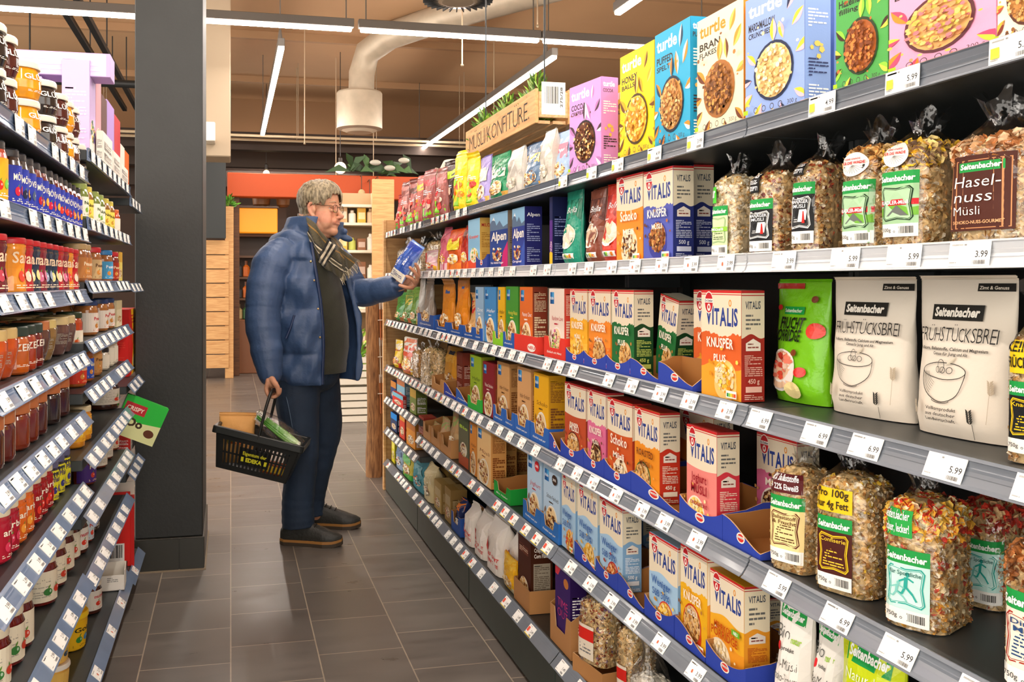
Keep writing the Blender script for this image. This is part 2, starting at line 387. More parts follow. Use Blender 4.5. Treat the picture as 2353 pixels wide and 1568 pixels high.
# black column with tiled skirting
mb = MB(); mb.box(-.412, -.122, 4.215, 4.8, .145, 4.6, ch=.004); col = struct(mb.build('wall_column', BLACKP))
mb = MB(); mb.box(-.419, -.115, 4.20, 4.81, 0, .145, '#26251f', ch=.003)
for x0, x1 in ((-.419, -.225), (-.222, -.117)): mb.box(x0 + .002, x1, 4.195, 4.2005, .003, .14, '#2d2c26')
struct(mb.build('baseboard_column', mat('skirting_tile', None, .35)))
mb = MB(); mb.box(-.426, -.108, 4.188, 4.82, 0, .006, '#8c7d68'); struct(mb.build('trim_7', mat('grout_line', '#8c7d68', .8)))
# pale column behind it
yp = 9.5; mb = MB(); mb.box(Xu(440, yp), Xu(530, yp), yp, yp + .5, 2.55, 4.6, ch=.01); struct(mb.build('wall_pale_column', mat('pale_plaster', '#a39179', .7)))
# ---------------- light strips ----------------
HOUS = mat('lamp_housing_grey', '#5b544d', .5)
def strip(x0, x1, y0, y1, z, label, wires=True):
    e = empty('linear_pendant_light', ((x0+x1)/2, (y0+y1)/2, z)); tag(e, label, 'ceiling light', 'linear light strips')
    dx, dy = (x1-x0)/2, (y1-y0)/2; al = dy > dx; a = max(dx, dy); w = .032
    m1 = MB(); m2 = MB()
    if al: m1.box(-w, w, -a, a, 0, .075, ch=.004); m2.box(-w*.85, w*.85, -a+.02, a-.02, -.03, 0, ch=.006)
    else: m1.box(-a, a, -w, w, 0, .075, ch=.004); m2.box(-a+.02, a-.02, -w*.85, w*.85, -.03, 0, ch=.006)
    m1.build('housing', HOUS, e); m2.build('diffuser', GLOW, e)
    if wires:
        for q in (-.92, .92):
            p = (0, q*a) if al else (q*a, 0); m3 = MB(); m3.tube([(*p, .075), (*p, 4.6 - z)], .006, n=6)
            if al: m3.lathe([(.03, .075), (.012, .2), (.008, .21)], n=10, c=(*p, 0))
            m3.build('suspension_wire', HOUS, e)
ZL = 3.48
nm = lambda a, b: f'white linear ceiling light {a} {b}'
for i, y in enumerate((-1.6, .1, 1.8, 3.5, 5.2)): strip(.46, .46, y, y + 1.66, ZL, nm(f'over the aisle, strip {ORD[i+1]}', 'along from camera'))
strip(.46, .46, 8.62, 13.8, ZL, nm('hanging', 'lengthwise behind the person, left of the round duct'))
for i, y in enumerate((-1.6, .9, 3.4)): strip(3.07, 3.07, y, y + 2.45, ZL, nm(f'over the next aisle, strip {ORD[i+1]}', 'along'))
strip(3.07, 3.07, 5.9, 6.95, ZL, nm('at the top right', 'above the yellow and blue boxes'))
strip(3.07, 3.07, 8.4, 15.2, ZL, nm('running lengthwise', 'behind the hanging wooden crate sign'))
for i, y in enumerate((-1.6, .9, 3.4)): strip(-2.1, -2.1, y, y + 2.45, ZL, nm(f'unseen behind the left shelf, strip {ORD[i+1]}', 'along'))  # presumed row out of view, added to help light the room
for i, x in enumerate((-4.4, -2.3, -.62, 1.08, 2.75)): strip(x, x + 1.66 + (.4 if i < 1 else 0), 7.88, 7.88, ZL, nm('in the long crosswise row,', f'{ORD[i+1]} from left'))
strip(Xu(518, 16.2), Xu(826, 16.2), 16.2, 16.2, 3.42, nm('small and crosswise', 'far back above the orange fascia'))
# ---------------- ducts, tracks, pipe ----------------
GALV = mat('galvanised_duct', '#b8a993', .45, metal=.25, var=.1)
c = at_depth(826, 300, 12.0); rr = .30
e = empty('air_duct', c); tag(e, 'large round air duct dropping to a drum diffuser behind the person', 'air duct')
m = MB(); m.lathe([(rr*.8, .0), (rr, .02), (rr, .48), (rr*.96, .5)], n=28); m.build('drum_diffuser', GALV, e)
m = MB(); m.lathe([(0, -.03), (rr*.55, -.03), (rr*.78, .0)], n=28, cap=False); m.build('diffuser_cone', mat('pale_cone', '#d8c7ae', .5), e)
m = MB(); pts = [(0.02, 0, .3), (.03, 0, .75), (.10, -.05, 1.02), (.34, -.4, 1.16), (.9, -1.3, 1.2), (2.2, -3.2, 1.22)]
m.tube(pts, .17, n=20); m.build('duct_pipe', GALV, e)
c = at_depth(1052, 6, 7.0); e = empty('ceiling_diffuser', c); tag(e, 'round grey ceiling air diffuser cut off by the top edge', 'air diffuser')
m = MB(); m.lathe([(.12, .0), (.27, .03), (.29, .09), (.27, .3)], n=30); m.build('diffuser_drum', GALV, e); m = MB()
for a in range(30):
    t = a*2*math.pi/30; m.box(-.004, .004, .15, .268, .005, .028, M=Matrix.Rotation(t, 4, 'Z'))
m.build('diffuser_slats', DARKM, e)
m = MB(); m.tube([(0, 0, .3), (0, 0, 1.19 - .0)], .15, n=18); m.build('duct_pipe', GALV, e)
for i, x in enumerate((-1.38, -1.56)):
    m = MB(); m.box(x-.03, x+.03, 5.5, 14.5, 3.86, 3.92); 
    for y in (7, 9, 11, 13): m.tube([(x, y, 3.92), (x, y, 4.6)], .008, n=6)
    tag(m.build('lighting_track', DARKM), f'black lighting track on the ceiling left of the column, {"nearer to" if i == 0 else "farther from"} it', 'lighting track')
m = MB(); yy = 11.0; m.tube([(-3.5, yy, 3.55), (Xu(330, yy), yy, 3.55)], .045, n=12)
m.tube([(-2.2, yy, 3.55), (-2.2, yy, 4.6)], .01, n=6)
tag(m.build('black_pipe', DARKM), 'black horizontal pipe hanging left of the column', 'pipe')
# ======================= gondola shelving =======================
RX, LX = .924, -.375
TAGM = mat('price_card', None, .5)
TAGC = {}
def tag_mesh(price, style, w=.062, h=.031):
    k = (price, style, w, h)
    if k in TAGC: return TAGC[k]
    A = h / w; a = Art(A)
    a.rect(0, 0, 1, A, '#f6f6f2', 1, 1)
    a.fine(.06, A*.8, .8, A*.95, 1, '#8b8b88', th=.5)
    a.text(price, .96, A*.36, A*.26, '#2a2a2c', 'R', bold=.008)
    a.barcode(.58, A*.03, .95, A*.26, '#f6f6f2', '#555555')
    a.fine(.05, A*.1, .4, A*.2, 1, '#a5a5a2')
    if style == 'bio': a.rect(.06, A*.2, .26, A*.62, '#e8d820'); a.rect(.06, A*.2, .26, A*.3, '#b9c832')
    if style == 'red': a.ell(.36, A*.45, .05, .07, '#e5673f', 10)
    if style == 'sale': a.rect(.08, A*.3, .34, A*.75, '#e4553c'); a.rect(.0, 0, 1, A*.07, '#f0d84a')
    m = MB(); m.box(0, 1*w, -.0012, 0, 0, h, '#f6f6f2')
    a.apply(m, lambda x, y, l: np.stack([x*w, 0*x - .0012 - l, y*w], 1), step=.00005, base=.0002)
    TAGC[k] = m.mesh('price_card', TAGM); return TAGC[k]
def shelf(side, y0, y1, zt, zb, tilt, bay, tags, pr, style, depth=.41, tw=.062, railmat=None):
    """one shelf board of a bay with its price rail; local x along the rail seen from the aisle, y into the shelf, z up"""
    L = (y1-y0)/2 - .0025; h = zt - zb; d = h*math.tan(R(tilt))
    m = MB(); m.box(-L, L, d/2 + .004, depth, -.035, -.006, ch=.002)
    for q in (-1, 1): m.box(q*L - .012 if q > 0 else -L, L if q > 0 else -L + .012, depth*.55, depth, -.07, -.035)
    e = m.build('shelf', DECKM, bay, (0, 0, zt))
    y_ = lambda t: -d/2*(2*t-1)          # t 0 at the top edge, 1 at the bottom
    prof = []
    for t, o in ((.06, .004), (0, .0), (.06, -.004), (.12, -.001), (.35, .0015), (.37, .0003), (.5, .002), (.62, .0003), (.64, .0015), (.9, -.001), (.95, -.005), (1.0, -.005), (1.02, .0), (.95, .006)):
        nx, nz = math.cos(R(tilt)), math.sin(R(tilt)); prof.append((y_(t) + o*nx, -t*h + o*nz))
    m = MB(); m.loft([np.array([(x, p[0], p[1]) for p in prof]) for x in (-L, L)], smooth=False)
    m.build('price_rail', railmat or (RAILR if side > 0 else RAILL), e)
    rg = random.Random(int(y0*100) + int(zt*1000))
    th = min(.88*h/math.cos(R(tilt)), tw*.62)
    for i, t in enumerate(tags):
        lx = ((y0+y1)/2 - t) * side - tw/2
        if lx < -L + .002 or lx + tw > L - .002: continue
        p = pr if isinstance(pr, str) else rg.choice(pr)
        o = bpy.data.objects.new('price_tag', tag_mesh(p, style if isinstance(style, str) else rg.choice(style), tw, round(th, 3))); S.collection.objects.link(o)
        o.parent = e; o.rotation_euler = (R(-tilt), 0, 0); nx, nz = math.cos(R(tilt)), math.sin(R(tilt))
        o.location = (lx, y_(.94) - .003*nx, -.94*h - .003*nz)
    return e
def bay(side, y0, y1, label):
    e = empty('gondola_bay', (RX if side > 0 else LX, (y0+y1)/2, 0), R(-90*side)); tag(e, label, 'shelving unit', 'shelving bays')
    L = (y1-y0)/2; dp = .415 if side > 0 else .365; k0 = 0 if side > 0 else .03
    m = MB(); m.box(-L, L, dp, dp + .015, 0, 1.66); m.build('back_panel', DARKM, e)
    m = MB(); m.box(-L+.003, L-.003, k0, k0 + .02, .01, .158, ch=.003); m.build('kick_plate', mat('green_grey_kick_plate', '#3d4640', .35, metal=.3, var=.12), e)
    for q in (-1, 1): m = MB(); m.box(q*(L-.018)-.014, q*(L-.018)+.014, dp - .025, dp - .001, .0, 1.66); m.build('upright', DARKM, e)
    return e
def tags_between(y0, y1, step, seed, drop=0.0):
    rg = random.Random(seed); y = y0 + step*.5; o = []
    while y < y1 - .02:
        if rg.random() >= drop: o.append(y)
        y += step*rg.uniform(.8, 1.2)
    return o
RB = [.52, 1.513, 2.527, 3.517, 4.542, 5.532]     # bay limits on the right (metres from the camera)
BAYN = ['nearest bay', 'second bay', 'third bay', 'fourth bay', 'farthest bay']
NORM = lambda zt, zb, t, ln=.039: ((zt+zb)/2 + ln*math.cos(R(t))/2, (zt+zb)/2 - ln*math.cos(R(t))/2, t)
RSH = [('top', 1.580, 1.548, 3), ('second', 1.330, 1.3016, 8), ('third', 1.052, 1.019, 22), ('fourth', .778, .738, 28), ('fifth', .511, .465, 36)]
R1T = [Yu(u, RX) for u in (2330, 2078, 1893, 1736, 1601, 1507, 1422, 1362, 1296)]
for b in range(5):
    y0, y1 = RB[b], RB[b+1]
    e = bay(1, y0, y1, f'dark grey shelving bay of cereal packs on the right, {BAYN[b]}')
    for si, (n, zt, zb, tl) in enumerate(RSH):
        zt, zb, tl = NORM(zt, zb, tl, .036 if si < 2 else .039)
        if b == 4 and si == 4:
            shelf(1, y0, y1, *NORM(.585, .545, 32), e, tags_between(y0, y1, .115, 9), ['2.29', '1.99'], 'red', tw=.055)
            shelf(1, y0, y1, *NORM(.40, .358, 36), e, tags_between(y0, y1, .12, 19), ['2.29', '1.99'], 'red', tw=.055); continue
        if si == 0: tg = [t for t in R1T if y0 < t < y1] if b < 3 else tags_between(y0, y1, .1, 5 + b, .1)
        else: tg = tags_between(y0, y1, (.135, .132, .12, .1, .095)[b], si*10 + b, .08)
        pr = {0: ['4.99', '3.99', '4.99', '5.99'], 1: ['3.99', '5.99'], 2: ['6.99', '3.99'] if b < 1 else '3.99', 3: '3.99', 4: '3.99'}[si]
        if b == 0 and si in (2, 3, 4): pr = ['6.99', '4.99', '5.99']
        st = 'bio' if si == 0 and b < 3 else ('plain' if b == 0 else ('red' if b in (1, 2) else ['red', 'sale', 'plain']))
        if si == 4 and b == 2: st = 'sale'
        shelf(1, y0, y1, zt, zb, tl, e, tg, pr, st, tw=.066 if si == 0 and b < 3 else (.066 if b == 0 else .058), railmat=RAILW if si == 1 else None)
    shelf(1, y0, y1, *NORM(.205, .160, 42), e, tags_between(y0, y1, (.13, .12, .14, .1, .09)[b], 70 + b, .15), ['1.49', '2.49', '2.29'], ['sale', 'plain', 'red'], tw=.055)
LB = [1.60, 2.613, 3.68, 4.118]
sc = lambda L: [NORM(1.28 + (a-1.28)*1.0654, 1.28 + (b-1.28)*1.0654, t, .037) for a, b, t in L]
LSA = sc([(1.5596, 1.529, 4), (1.4106, 1.382, 8), (1.263, 1.230, 24), (1.112, 1.071, 30), (.965, .919, 36), (.785, .738, 42), (.553, .506, 44), (.26, .215, 46)])
LSB = sc([(1.618, 1.590, 4), (1.443, 1.415, 8), (1.284, 1.252, 24), (1.134, 1.094, 32), (1.008, .966, 36), (.842, .796, 42), (.695, .648, 44), (.532, .485, 46), (.255, .205, 46)])
LSC = sc([(1.585, 1.556, 4), (1.276, 1.244, 26), (.915, .872, 38), (.60, .553, 44), (.22, .175, 46)])
LBAY = []
for b, (LS, bn) in enumerate(((LSA, 'nearest bay'), (LSB, 'middle bay'), (LSC, 'narrow end bay beside the black column'))):
    y0, y1 = LB[b], LB[b+1]; e = bay(-1, y0, y1, f'dark shelving bay of spread jars on the left, {bn}')
    for i, (zt, zb, tl) in enumerate(LS):
        last = i == len(LS) - 1
        shelf(-1, y0, y1, zt, zb, tl, e, tags_between(y0, y1, .3 if last else (.125, .13, .14)[b], 200 + b*20 + i, .2 if last else .06), ['2.19', '3.99', '2.99'], 'red' if last else 'plain', tw=(.068, .068, .06)[b], depth=.36)
# ======================= packs: printed artwork =======================
OATS = ['#e6c891', '#cfa566', '#f1e0b8', '#bb8a4a', '#dcb878', '#f6ead0', '#a8753c']
FRUIT = OATS + ['#8c3b2a', '#6b2a1f', '#b5532f']
NUTS = ['#d9a55c', '#b97b38', '#8a5526', '#edc98c', '#e2b36b']
CHOC = ['#5a2e17', '#7a4423', '#d9a55c', '#3c1d0f', '#e6c891']
GOLD = ['#f2b632', '#ffd75e', '#d98f1c', '#f8e6ac']
ARTS = {}
def cached(fn):
    def g(*a, **k):
        key = (fn.__name__, repr(a), repr(k))
        if key not in ARTS: ARTS[key] = fn(*a, **k)
        return ARTS[key]
    return g
def bowl(a, cx, cy, r, rim, cols, n=60, sq=1.0, milk='#f6efe0', seed=1, br=.035):
    a.ell(cx, cy, r, r*sq, rim); a.ell(cx, cy, r*.9, r*.9*sq, milk); a.bits(cx, cy, r*.84, r*.84*sq, cols, n, br, seed)
@cached
def turtle(bg, tc, n1, n2, l1, l2, l3, rim, cols, big=False, seed=1):
    a = Art(1.42); a.rect(0, 0, 1, 1.42, bg)
    a.text('turtle', .06, 1.19, .15, tc, 'L', fit=.58, bold=.028)
    a.text(n1, .06, 1.03, .085, '#2b2424' if n1 != 'BRAN' else '#2b1d12', 'L', fit=.46, bold=.025); a.text(n2, .06, .945, .06, '#2b2424', 'L', fit=.38, bold=.02)
    rg = random.Random(seed)
    for (x, y, an) in ((.72, 1.12, 70), (.8, .92, 55), (.66, .82, 110), (.2, .62, 140), (.86, .62, 20), (.13, .3, 215), (.3, .17, 250), (.62, .12, 290), (.84, .22, 330), (.12, .46, 180), (.5, .82, 90)):
        c1, c2 = rg.sample([l1, l2, l3], 2); a.leaf(x, y, rg.uniform(.22, .3), an + rg.uniform(-15, 15), c1, c2, .42)
    bowl(a, .5, .5, .335, rim, cols, 190, 1.0, mixc(cols[0], cols[1], .5), seed=seed, br=.028)
    a.bits(.5, .55, .4, .5, cols[:3], 9, .025, seed + 3, False)
    a.rect(.05, .06, .13, .11, '#a5c614')
    for i in range(4): a.ring(.27 + .14*i, .085, .035, .035, .008, '#3a3030'); a.fine(.21 + .14*i, .01, .33 + .14*i, .04, 1, '#3a3030')
    a.text('300 g', .96, .06, .05, '#3a3030', 'R', bold=0)
    return a
@cached
def turtle_side(bg, tc, n1, dark='#3a3030', bcol='#e8b95a'):
    a = Art(4.0); a.rect(0, 0, 1, 4.0, bg); a.text('turtle', .1, 3.6, .22, tc, 'L', fit=.7, bold=.025); a.text(n1, .1, 3.35, .15, dark, 'L', fit=.6)
    a.fine(.12, 2.4, .9, 3.0, 6, '#fffdf6'); a.bits(.5, 1.8, .3, .3, [bcol], 5, .1, 4); a.fine(.12, .9, .9, 1.5, 6, dark); a.fine(.12, .2, .9, .7, 5, '#fffdf6'); return a
def oet(a, cx, cy, r):
    a.ell(cx, cy, r, r*1.25, '#f7f0e4'); a.ell(cx, cy, r*.9, r*1.13, '#c5202b'); a.ell(cx, cy - r*.55, r*.38, r*.42, '#f7f0e4'); a.ell(cx, cy - r*.5, r*.17, r*.2, '#c5202b')
    a.rect(cx - r*.98, cy - r*.02, cx + r*.98, cy + r*.42, '#f7f0e4'); a.text('Dr.Oetker', cx, cy + r*.08, r*.26, '#27305f', fit=r*1.75, bold=.03)
@cached
def vitalis(main, dark, lines, cols, kind='jag', cream='#ecdfc4', rim=None, sub=None, milk='#fbf3e2', spot=(.5, .27, .3), lc='#fff6e4', extra=None, light=False, cut=.80):
    a = Art(1.36); a.rect(0, 0, 1, 1.36, main)
    if dark: a.wave(.42, 0, dark, .05, 'wave', top=False)
    a.wave(cut, 1.36, cream, .035, kind)
    a.rect(0, 1.325, 1, 1.36, '#cf2a2a'); a.rect(0, 1.30, 1, 1.311, '#cf2a2a')
    a.text('VITALIS', .52, .92, .215, '#26408f', fit=.80, bold=.03, jit=.07, seed=5)
    a.ring(.735, 1.2, .035, .045, .018, '#e8962a', 14)
    oet(a, .2, 1.2, .115)
    y = cut - .16
    x, yy, r = spot
    if rim: a.ell(x, yy - r*.35, r*1.02, r*.75, rim)
    bowl(a, x, yy, r, rim or milk, cols, 110, .82, mixc(cols[0], milk, .4))
    a.bits(x, yy, r*1.35, r*1.2, cols[:3], 10, .035, 6, False)
    for i, (t, h, f) in enumerate(lines):
        a.text(t, .54 if not sub else .5, y, h, lc, fit=f, bold=.02, jit=.05, seed=i + 2); y -= h*1.45
    if extra: a.rect(.72, .62, .95, .70, '#6cb52d'); a.text('NEU', .835, .635, .045, '#ffffff')
    a.rect(.70, .03, .95, .12, '#f4f1ea')
    for i, c in enumerate(('#1f8a4c', '#8cc63e', '#f5cf2e', '#ee8a2d', '#e2452c')): a.rect(.72 + .044*i, .045, .76 + .044*i, .09, c)
    return a
@cached
def vitalis_side(main, cream='#e2d6ba', txt='#f3e6cf', cut=.8, wt='450 g', tc='#2c3a4d'):
    k = 2.9/1.36; a = Art(2.9); a.rect(0, 0, 1, 2.9, main); a.wave(cut*k, 2.9, cream, .06, 'wave')
    a.rect(0, 2.83, 1, 2.9, '#b52a2a'); a.rect(0, 2.76, 1, 2.785, '#b52a2a')
    a.text('VITALIS', .5, 2.42, .2, tc, fit=.66, bold=.02, jit=.05); a.fine(.18, cut*k + .15, .82, 2.3, 4, '#6a6a66')
    a.poly([(.18, cut*k - .38), (.18, cut*k - .18), (.5, cut*k - .06), (.82, cut*k - .18), (.82, cut*k - .38)], '#e9dfd2'); a.fine(.26, cut*k - .33, .74, cut*k - .16, 2, '#8d4a40')
    a.fine(.12, .66, .88, cut*k - .48, 11, txt); a.text(wt, .5, .48, .12, txt, fit=.5); a.rect(.15, .25, .85, .4, txt); a.fine(.1, .05, .9, .2, 3, txt); return a
@cached
def koelln(bg, name, nc='#6b3c17', cols=tuple(FRUIT), rim='#f5efe3', badge=None, foot=None):
    a = Art(1.75); a.rect(0, 0, 1, 1.75, bg)
    if foot: a.wave(.42, 0, foot, .06, 'wave', top=False)
    a.rect(.08, 1.36, .34, 1.66, '#1f6fb5'); a.rect(.21, 1.51, .34, 1.66, '#4aa5dd'); a.rect(.08, 1.36, .21, 1.49, '#154f8f'); a.text('Kölln', .21, 1.47, .07, '#ffffff', fit=.2)
    a.text(name, .56, .95, .11, nc, fit=.72, bold=.0, shear=.15); a.fine(.35, .82, .85, .9, 1, nc)
    a.ell(.5, .36, .36, .44, rim, rot=-12); a.ell(.5, .38, .31, .37, '#f3d9a6', rot=-12); a.bits(.5, .38, .27, .33, list(cols), 70, .045, 3)
    if badge: a.ell(.74, 1.5, .15, .13, badge); a.text('30%', .74, 1.47, .06, '#ffffff', fit=.2)
    a.leaf(.2, .72, .22, 250, '#7a4a22', '#9a6a32'); return a
@cached
def koelln_side(bg, ln='#7a4a22'):
    a = Art(4.2); a.rect(0, 0, 1, 4.2, bg); a.fine(.1, 2.6, .9, 3.9, 14, ln); a.fine(.1, .5, .9, 2.3, 12, ln, th=.7); return a
@cached
def alpen(base, sweep, sub):
    a = Art(1.72); a.rect(0, 0, 1, 1.72, '#8fc0e2'); a.poly([(0, 1.1), (0, 1.4), (.22, 1.6), (.38, 1.32), (.55, 1.46), (.75, 1.25), (1, 1.32), (1, 1.1)], '#5d7694'); a.poly([(.12, 1.5), (.22, 1.6), (.3, 1.47), (.22, 1.5)], '#eef4fa')
    a.rect(0, 0, 1, 1.18, base); a.poly([(.62, 0), (.75, .5), (1, .8), (1, 0)], sweep); a.text('Alpen', .5, .86, .26, '#f6f2e8', fit=.86, bold=.03, shear=.1)
    a.bits(.42, .45, .26, .22, ['#e6c891', '#cfa566', '#f6ead0', '#9a5a34', '#b0352f'], 60, .045, 2); a.text(sub, .45, .14, .06, '#f0e8f0', fit=.7); return a
@cached
def plain_side(bg, ln='#ffffff', title=None, tc='#ffffff', A=3.6):
    a = Art(A); a.rect(0, 0, 1, A, bg)
    if title: a.text(title, .5, A - .55, .2, tc, fit=.76)
    a.fine(.12, A*.42, .88, A*.72, 9, ln); a.fine(.12, A*.08, .88, A*.33, 8, ln); return a
@cached
def generic(A, bg, top, title, tc, cols, foot=None, sub=None, seed=1, tk=.13, patch=None, logo=None):
    """front of a small pack seen from far: coloured field, title, food picture"""
    a = Art(A); a.rect(0, 0, 1, A, bg, 4, 8)
    if top: a.rect(0, A*.66, 1, A, top, 4, 4)
    if foot: a.wave(A*.2, 0, foot, .05, 'wave', top=False)
    if patch: a.rect(.12, A*.5, .88, A*.78, patch, 3, 3)
    if logo: a.rect(.3, A*.84, .7, A*.92, logo)
    if title: a.text(title, .5, A*.62, tk, tc, fit=.76, bold=.03, jit=.04)
    if sub: a.text(sub, .5, A*.52, tk*.55, tc, fit=.6)
    a.ell(.5, A*.28, .34, min(.3, A*.16), '#f4ead2'); a.bits(.5, A*.28, .32, min(.28, A*.15), list(cols), 45, .05, seed); return a
# ======================= packs: shapes =======================
def near_far(u0, u1, X, rot):
    """near front corner on the plane x=X seen at u1; width so that the far corner is seen at u0"""
    Y1 = Yu(u1, X); t = (u0 - CX) / F; a = (-math.sin(rot), math.cos(rot))
    xc, zc = X*CT - Y1*ST, X*ST + Y1*CT; A_, B_ = a[0]*CT - a[1]*ST, a[0]*ST + a[1]*CT
    return Y1, (t*zc - xc) / (A_ - t*B_)
def place(u0, u1, X, rot=0.0, z=0.0, vt=None):
    r = R(rot); Y1, w = near_far(u0, u1, X, r)
    loc = (X - math.sin(r)*w/2, Y1 + math.cos(r)*w/2, z)
    h = None if vt is None else Zv(vt, X, Y1) - z
    return loc, w, h, -R(90) + r
def carton(name, loc, w, h, d, rz, front, side, base, label, cat='cereal box', top=None, group=None, left=False, mtl=None, lean=0):
    m = MB(); m.box(-w/2, w/2, 0, d, 0, h, base, ch=.0012)
    tc = top or base
    m.add([(-w/2+.002, .002, h+.0003), (w/2-.002, .002, h+.0003), (w/2-.002, d-.002, h+.0003), (-w/2+.002, d-.002, h+.0003)], [(0, 1, 2, 3)], tc)
    m.add([(-w/2+.002, d*.52, h+.0008), (w/2-.002, d*.52, h+.0008), (w/2-.002, d*.97, h+.0011), (-w/2+.002, d*.97, h+.0011)], [(0, 1, 2, 3)], mixc(tc, '#ffffff', .12))
    if front: front.apply(m, lambda x, y, l: P3((x-.5)*w, -l, y*w), hscale=h/(front.A*w))
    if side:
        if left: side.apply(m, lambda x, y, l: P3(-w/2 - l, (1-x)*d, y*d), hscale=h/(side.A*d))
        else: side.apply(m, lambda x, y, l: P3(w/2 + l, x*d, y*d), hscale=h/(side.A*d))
    o = m.build(name, mtl or CARD, None, loc, rz)
    if lean: o.rotation_euler = (0, R(lean), rz)
    return tag(o, label, cat, group)
@cached
def tray_art(kind, txt=''):
    a = Art(.7)
    if kind == 'oet': a.ell(.5, .30, .11, .13, '#f7f0e4', 14); a.ell(.5, .30, .085, .10, '#d2372f', 14); a.rect(.40, .29, .60, .34, '#f7f0e4'); a.text('Dr.Oetker', .5, .30, .03, '#27305f', fit=.17)
    else: a.text(txt, .5, .16, .07, '#f4f4f0', fit=.7, shear=.2, bold=.01)
    return a
def tray(loc, w, d, hf, hb, rz, col, label, art=None, kind='dip', inner='#a9743f', group=None, hs=None):
    """shelf-ready display tray of printed card: low front with a cut-out, higher sides"""
    t = .0025; m = MB(); n = 14; xs = np.linspace(-w/2, w/2, n+1); q = (xs/(w/2))
    if kind == 'dip': e = hf*(.62 + .38*np.abs(q)**2.2)
    elif kind == 'slant': e = hf*(.6 + .4*np.cos((q+1)*1.45))
    elif kind == 'notch': e = np.where(np.abs(q) < .45, hf*.5, hf)
    else: e = np.full(n+1, hf)
    for y0, c in ((0, col), (t, inner)):
        v = np.concatenate([P3(xs, np.full(n+1, y0), np.zeros(n+1)), np.stack([xs, np.full(n+1, y0), e], 1)])
        m.add(v, [(j, j+1, n+2+j, n+1+j) for j in range(n)], c)
    m.add(np.concatenate([P3(xs, np.zeros(n+1), e), np.stack([xs, np.full(n+1, t), e], 1)]), [(j, j+1, n+2+j, n+1+j) for j in range(n)], '#c9a377')
    hs = hs or hb
    for sg in (-1, 1):
        x0, x1 = sg*w/2, sg*(w/2 - t); es = float(e[0] if sg < 0 else e[-1])
        prof = [(0, 0), (0, es), (d*.35, es + (hs-es)*.3), (d*.6, hs), (d, hs), (d, 0)]
        for x, c in ((x0, col), (x1, inner)): m.add([(x, y, z) for y, z in prof], [tuple(range(6))], c)
        k = len(prof); m.add([(x, y, z) for x in (x0, x1) for y, z in prof], [(i, i+1, k+i+1, k+i) for i in range(1, 4)], '#c9a377')
    for y, c in ((d, col), (d-t, inner)): m.add([(-w/2, y, 0), (w/2, y, 0), (w/2, y, hb), (-w/2, y, hb)], [(0, 1, 2, 3)], c)
    m.add([(-w/2, 0, .0012), (w/2, 0, .0012), (w/2, d, .0012), (-w/2, d, .0012)], [(0, 1, 2, 3)], inner)
    m.add([(-w/2, 0, 0), (w/2, 0, 0), (w/2, d, 0), (-w/2, d, 0)], [(3, 2, 1, 0)], inner)
    if art: art.apply(m, lambda x, y, l: P3((x-.5)*w, -l, y*min(w, hf*1.5)))
    return tag(m.build('display_tray', CARD, None, loc, rz), label, 'display tray', group)
def sq(th, a, b, n):
    c, s_ = math.cos(th), math.sin(th)
    return a*math.copysign(abs(c)**(2/n), c), b*math.copysign(abs(s_)**(2/n), s_)
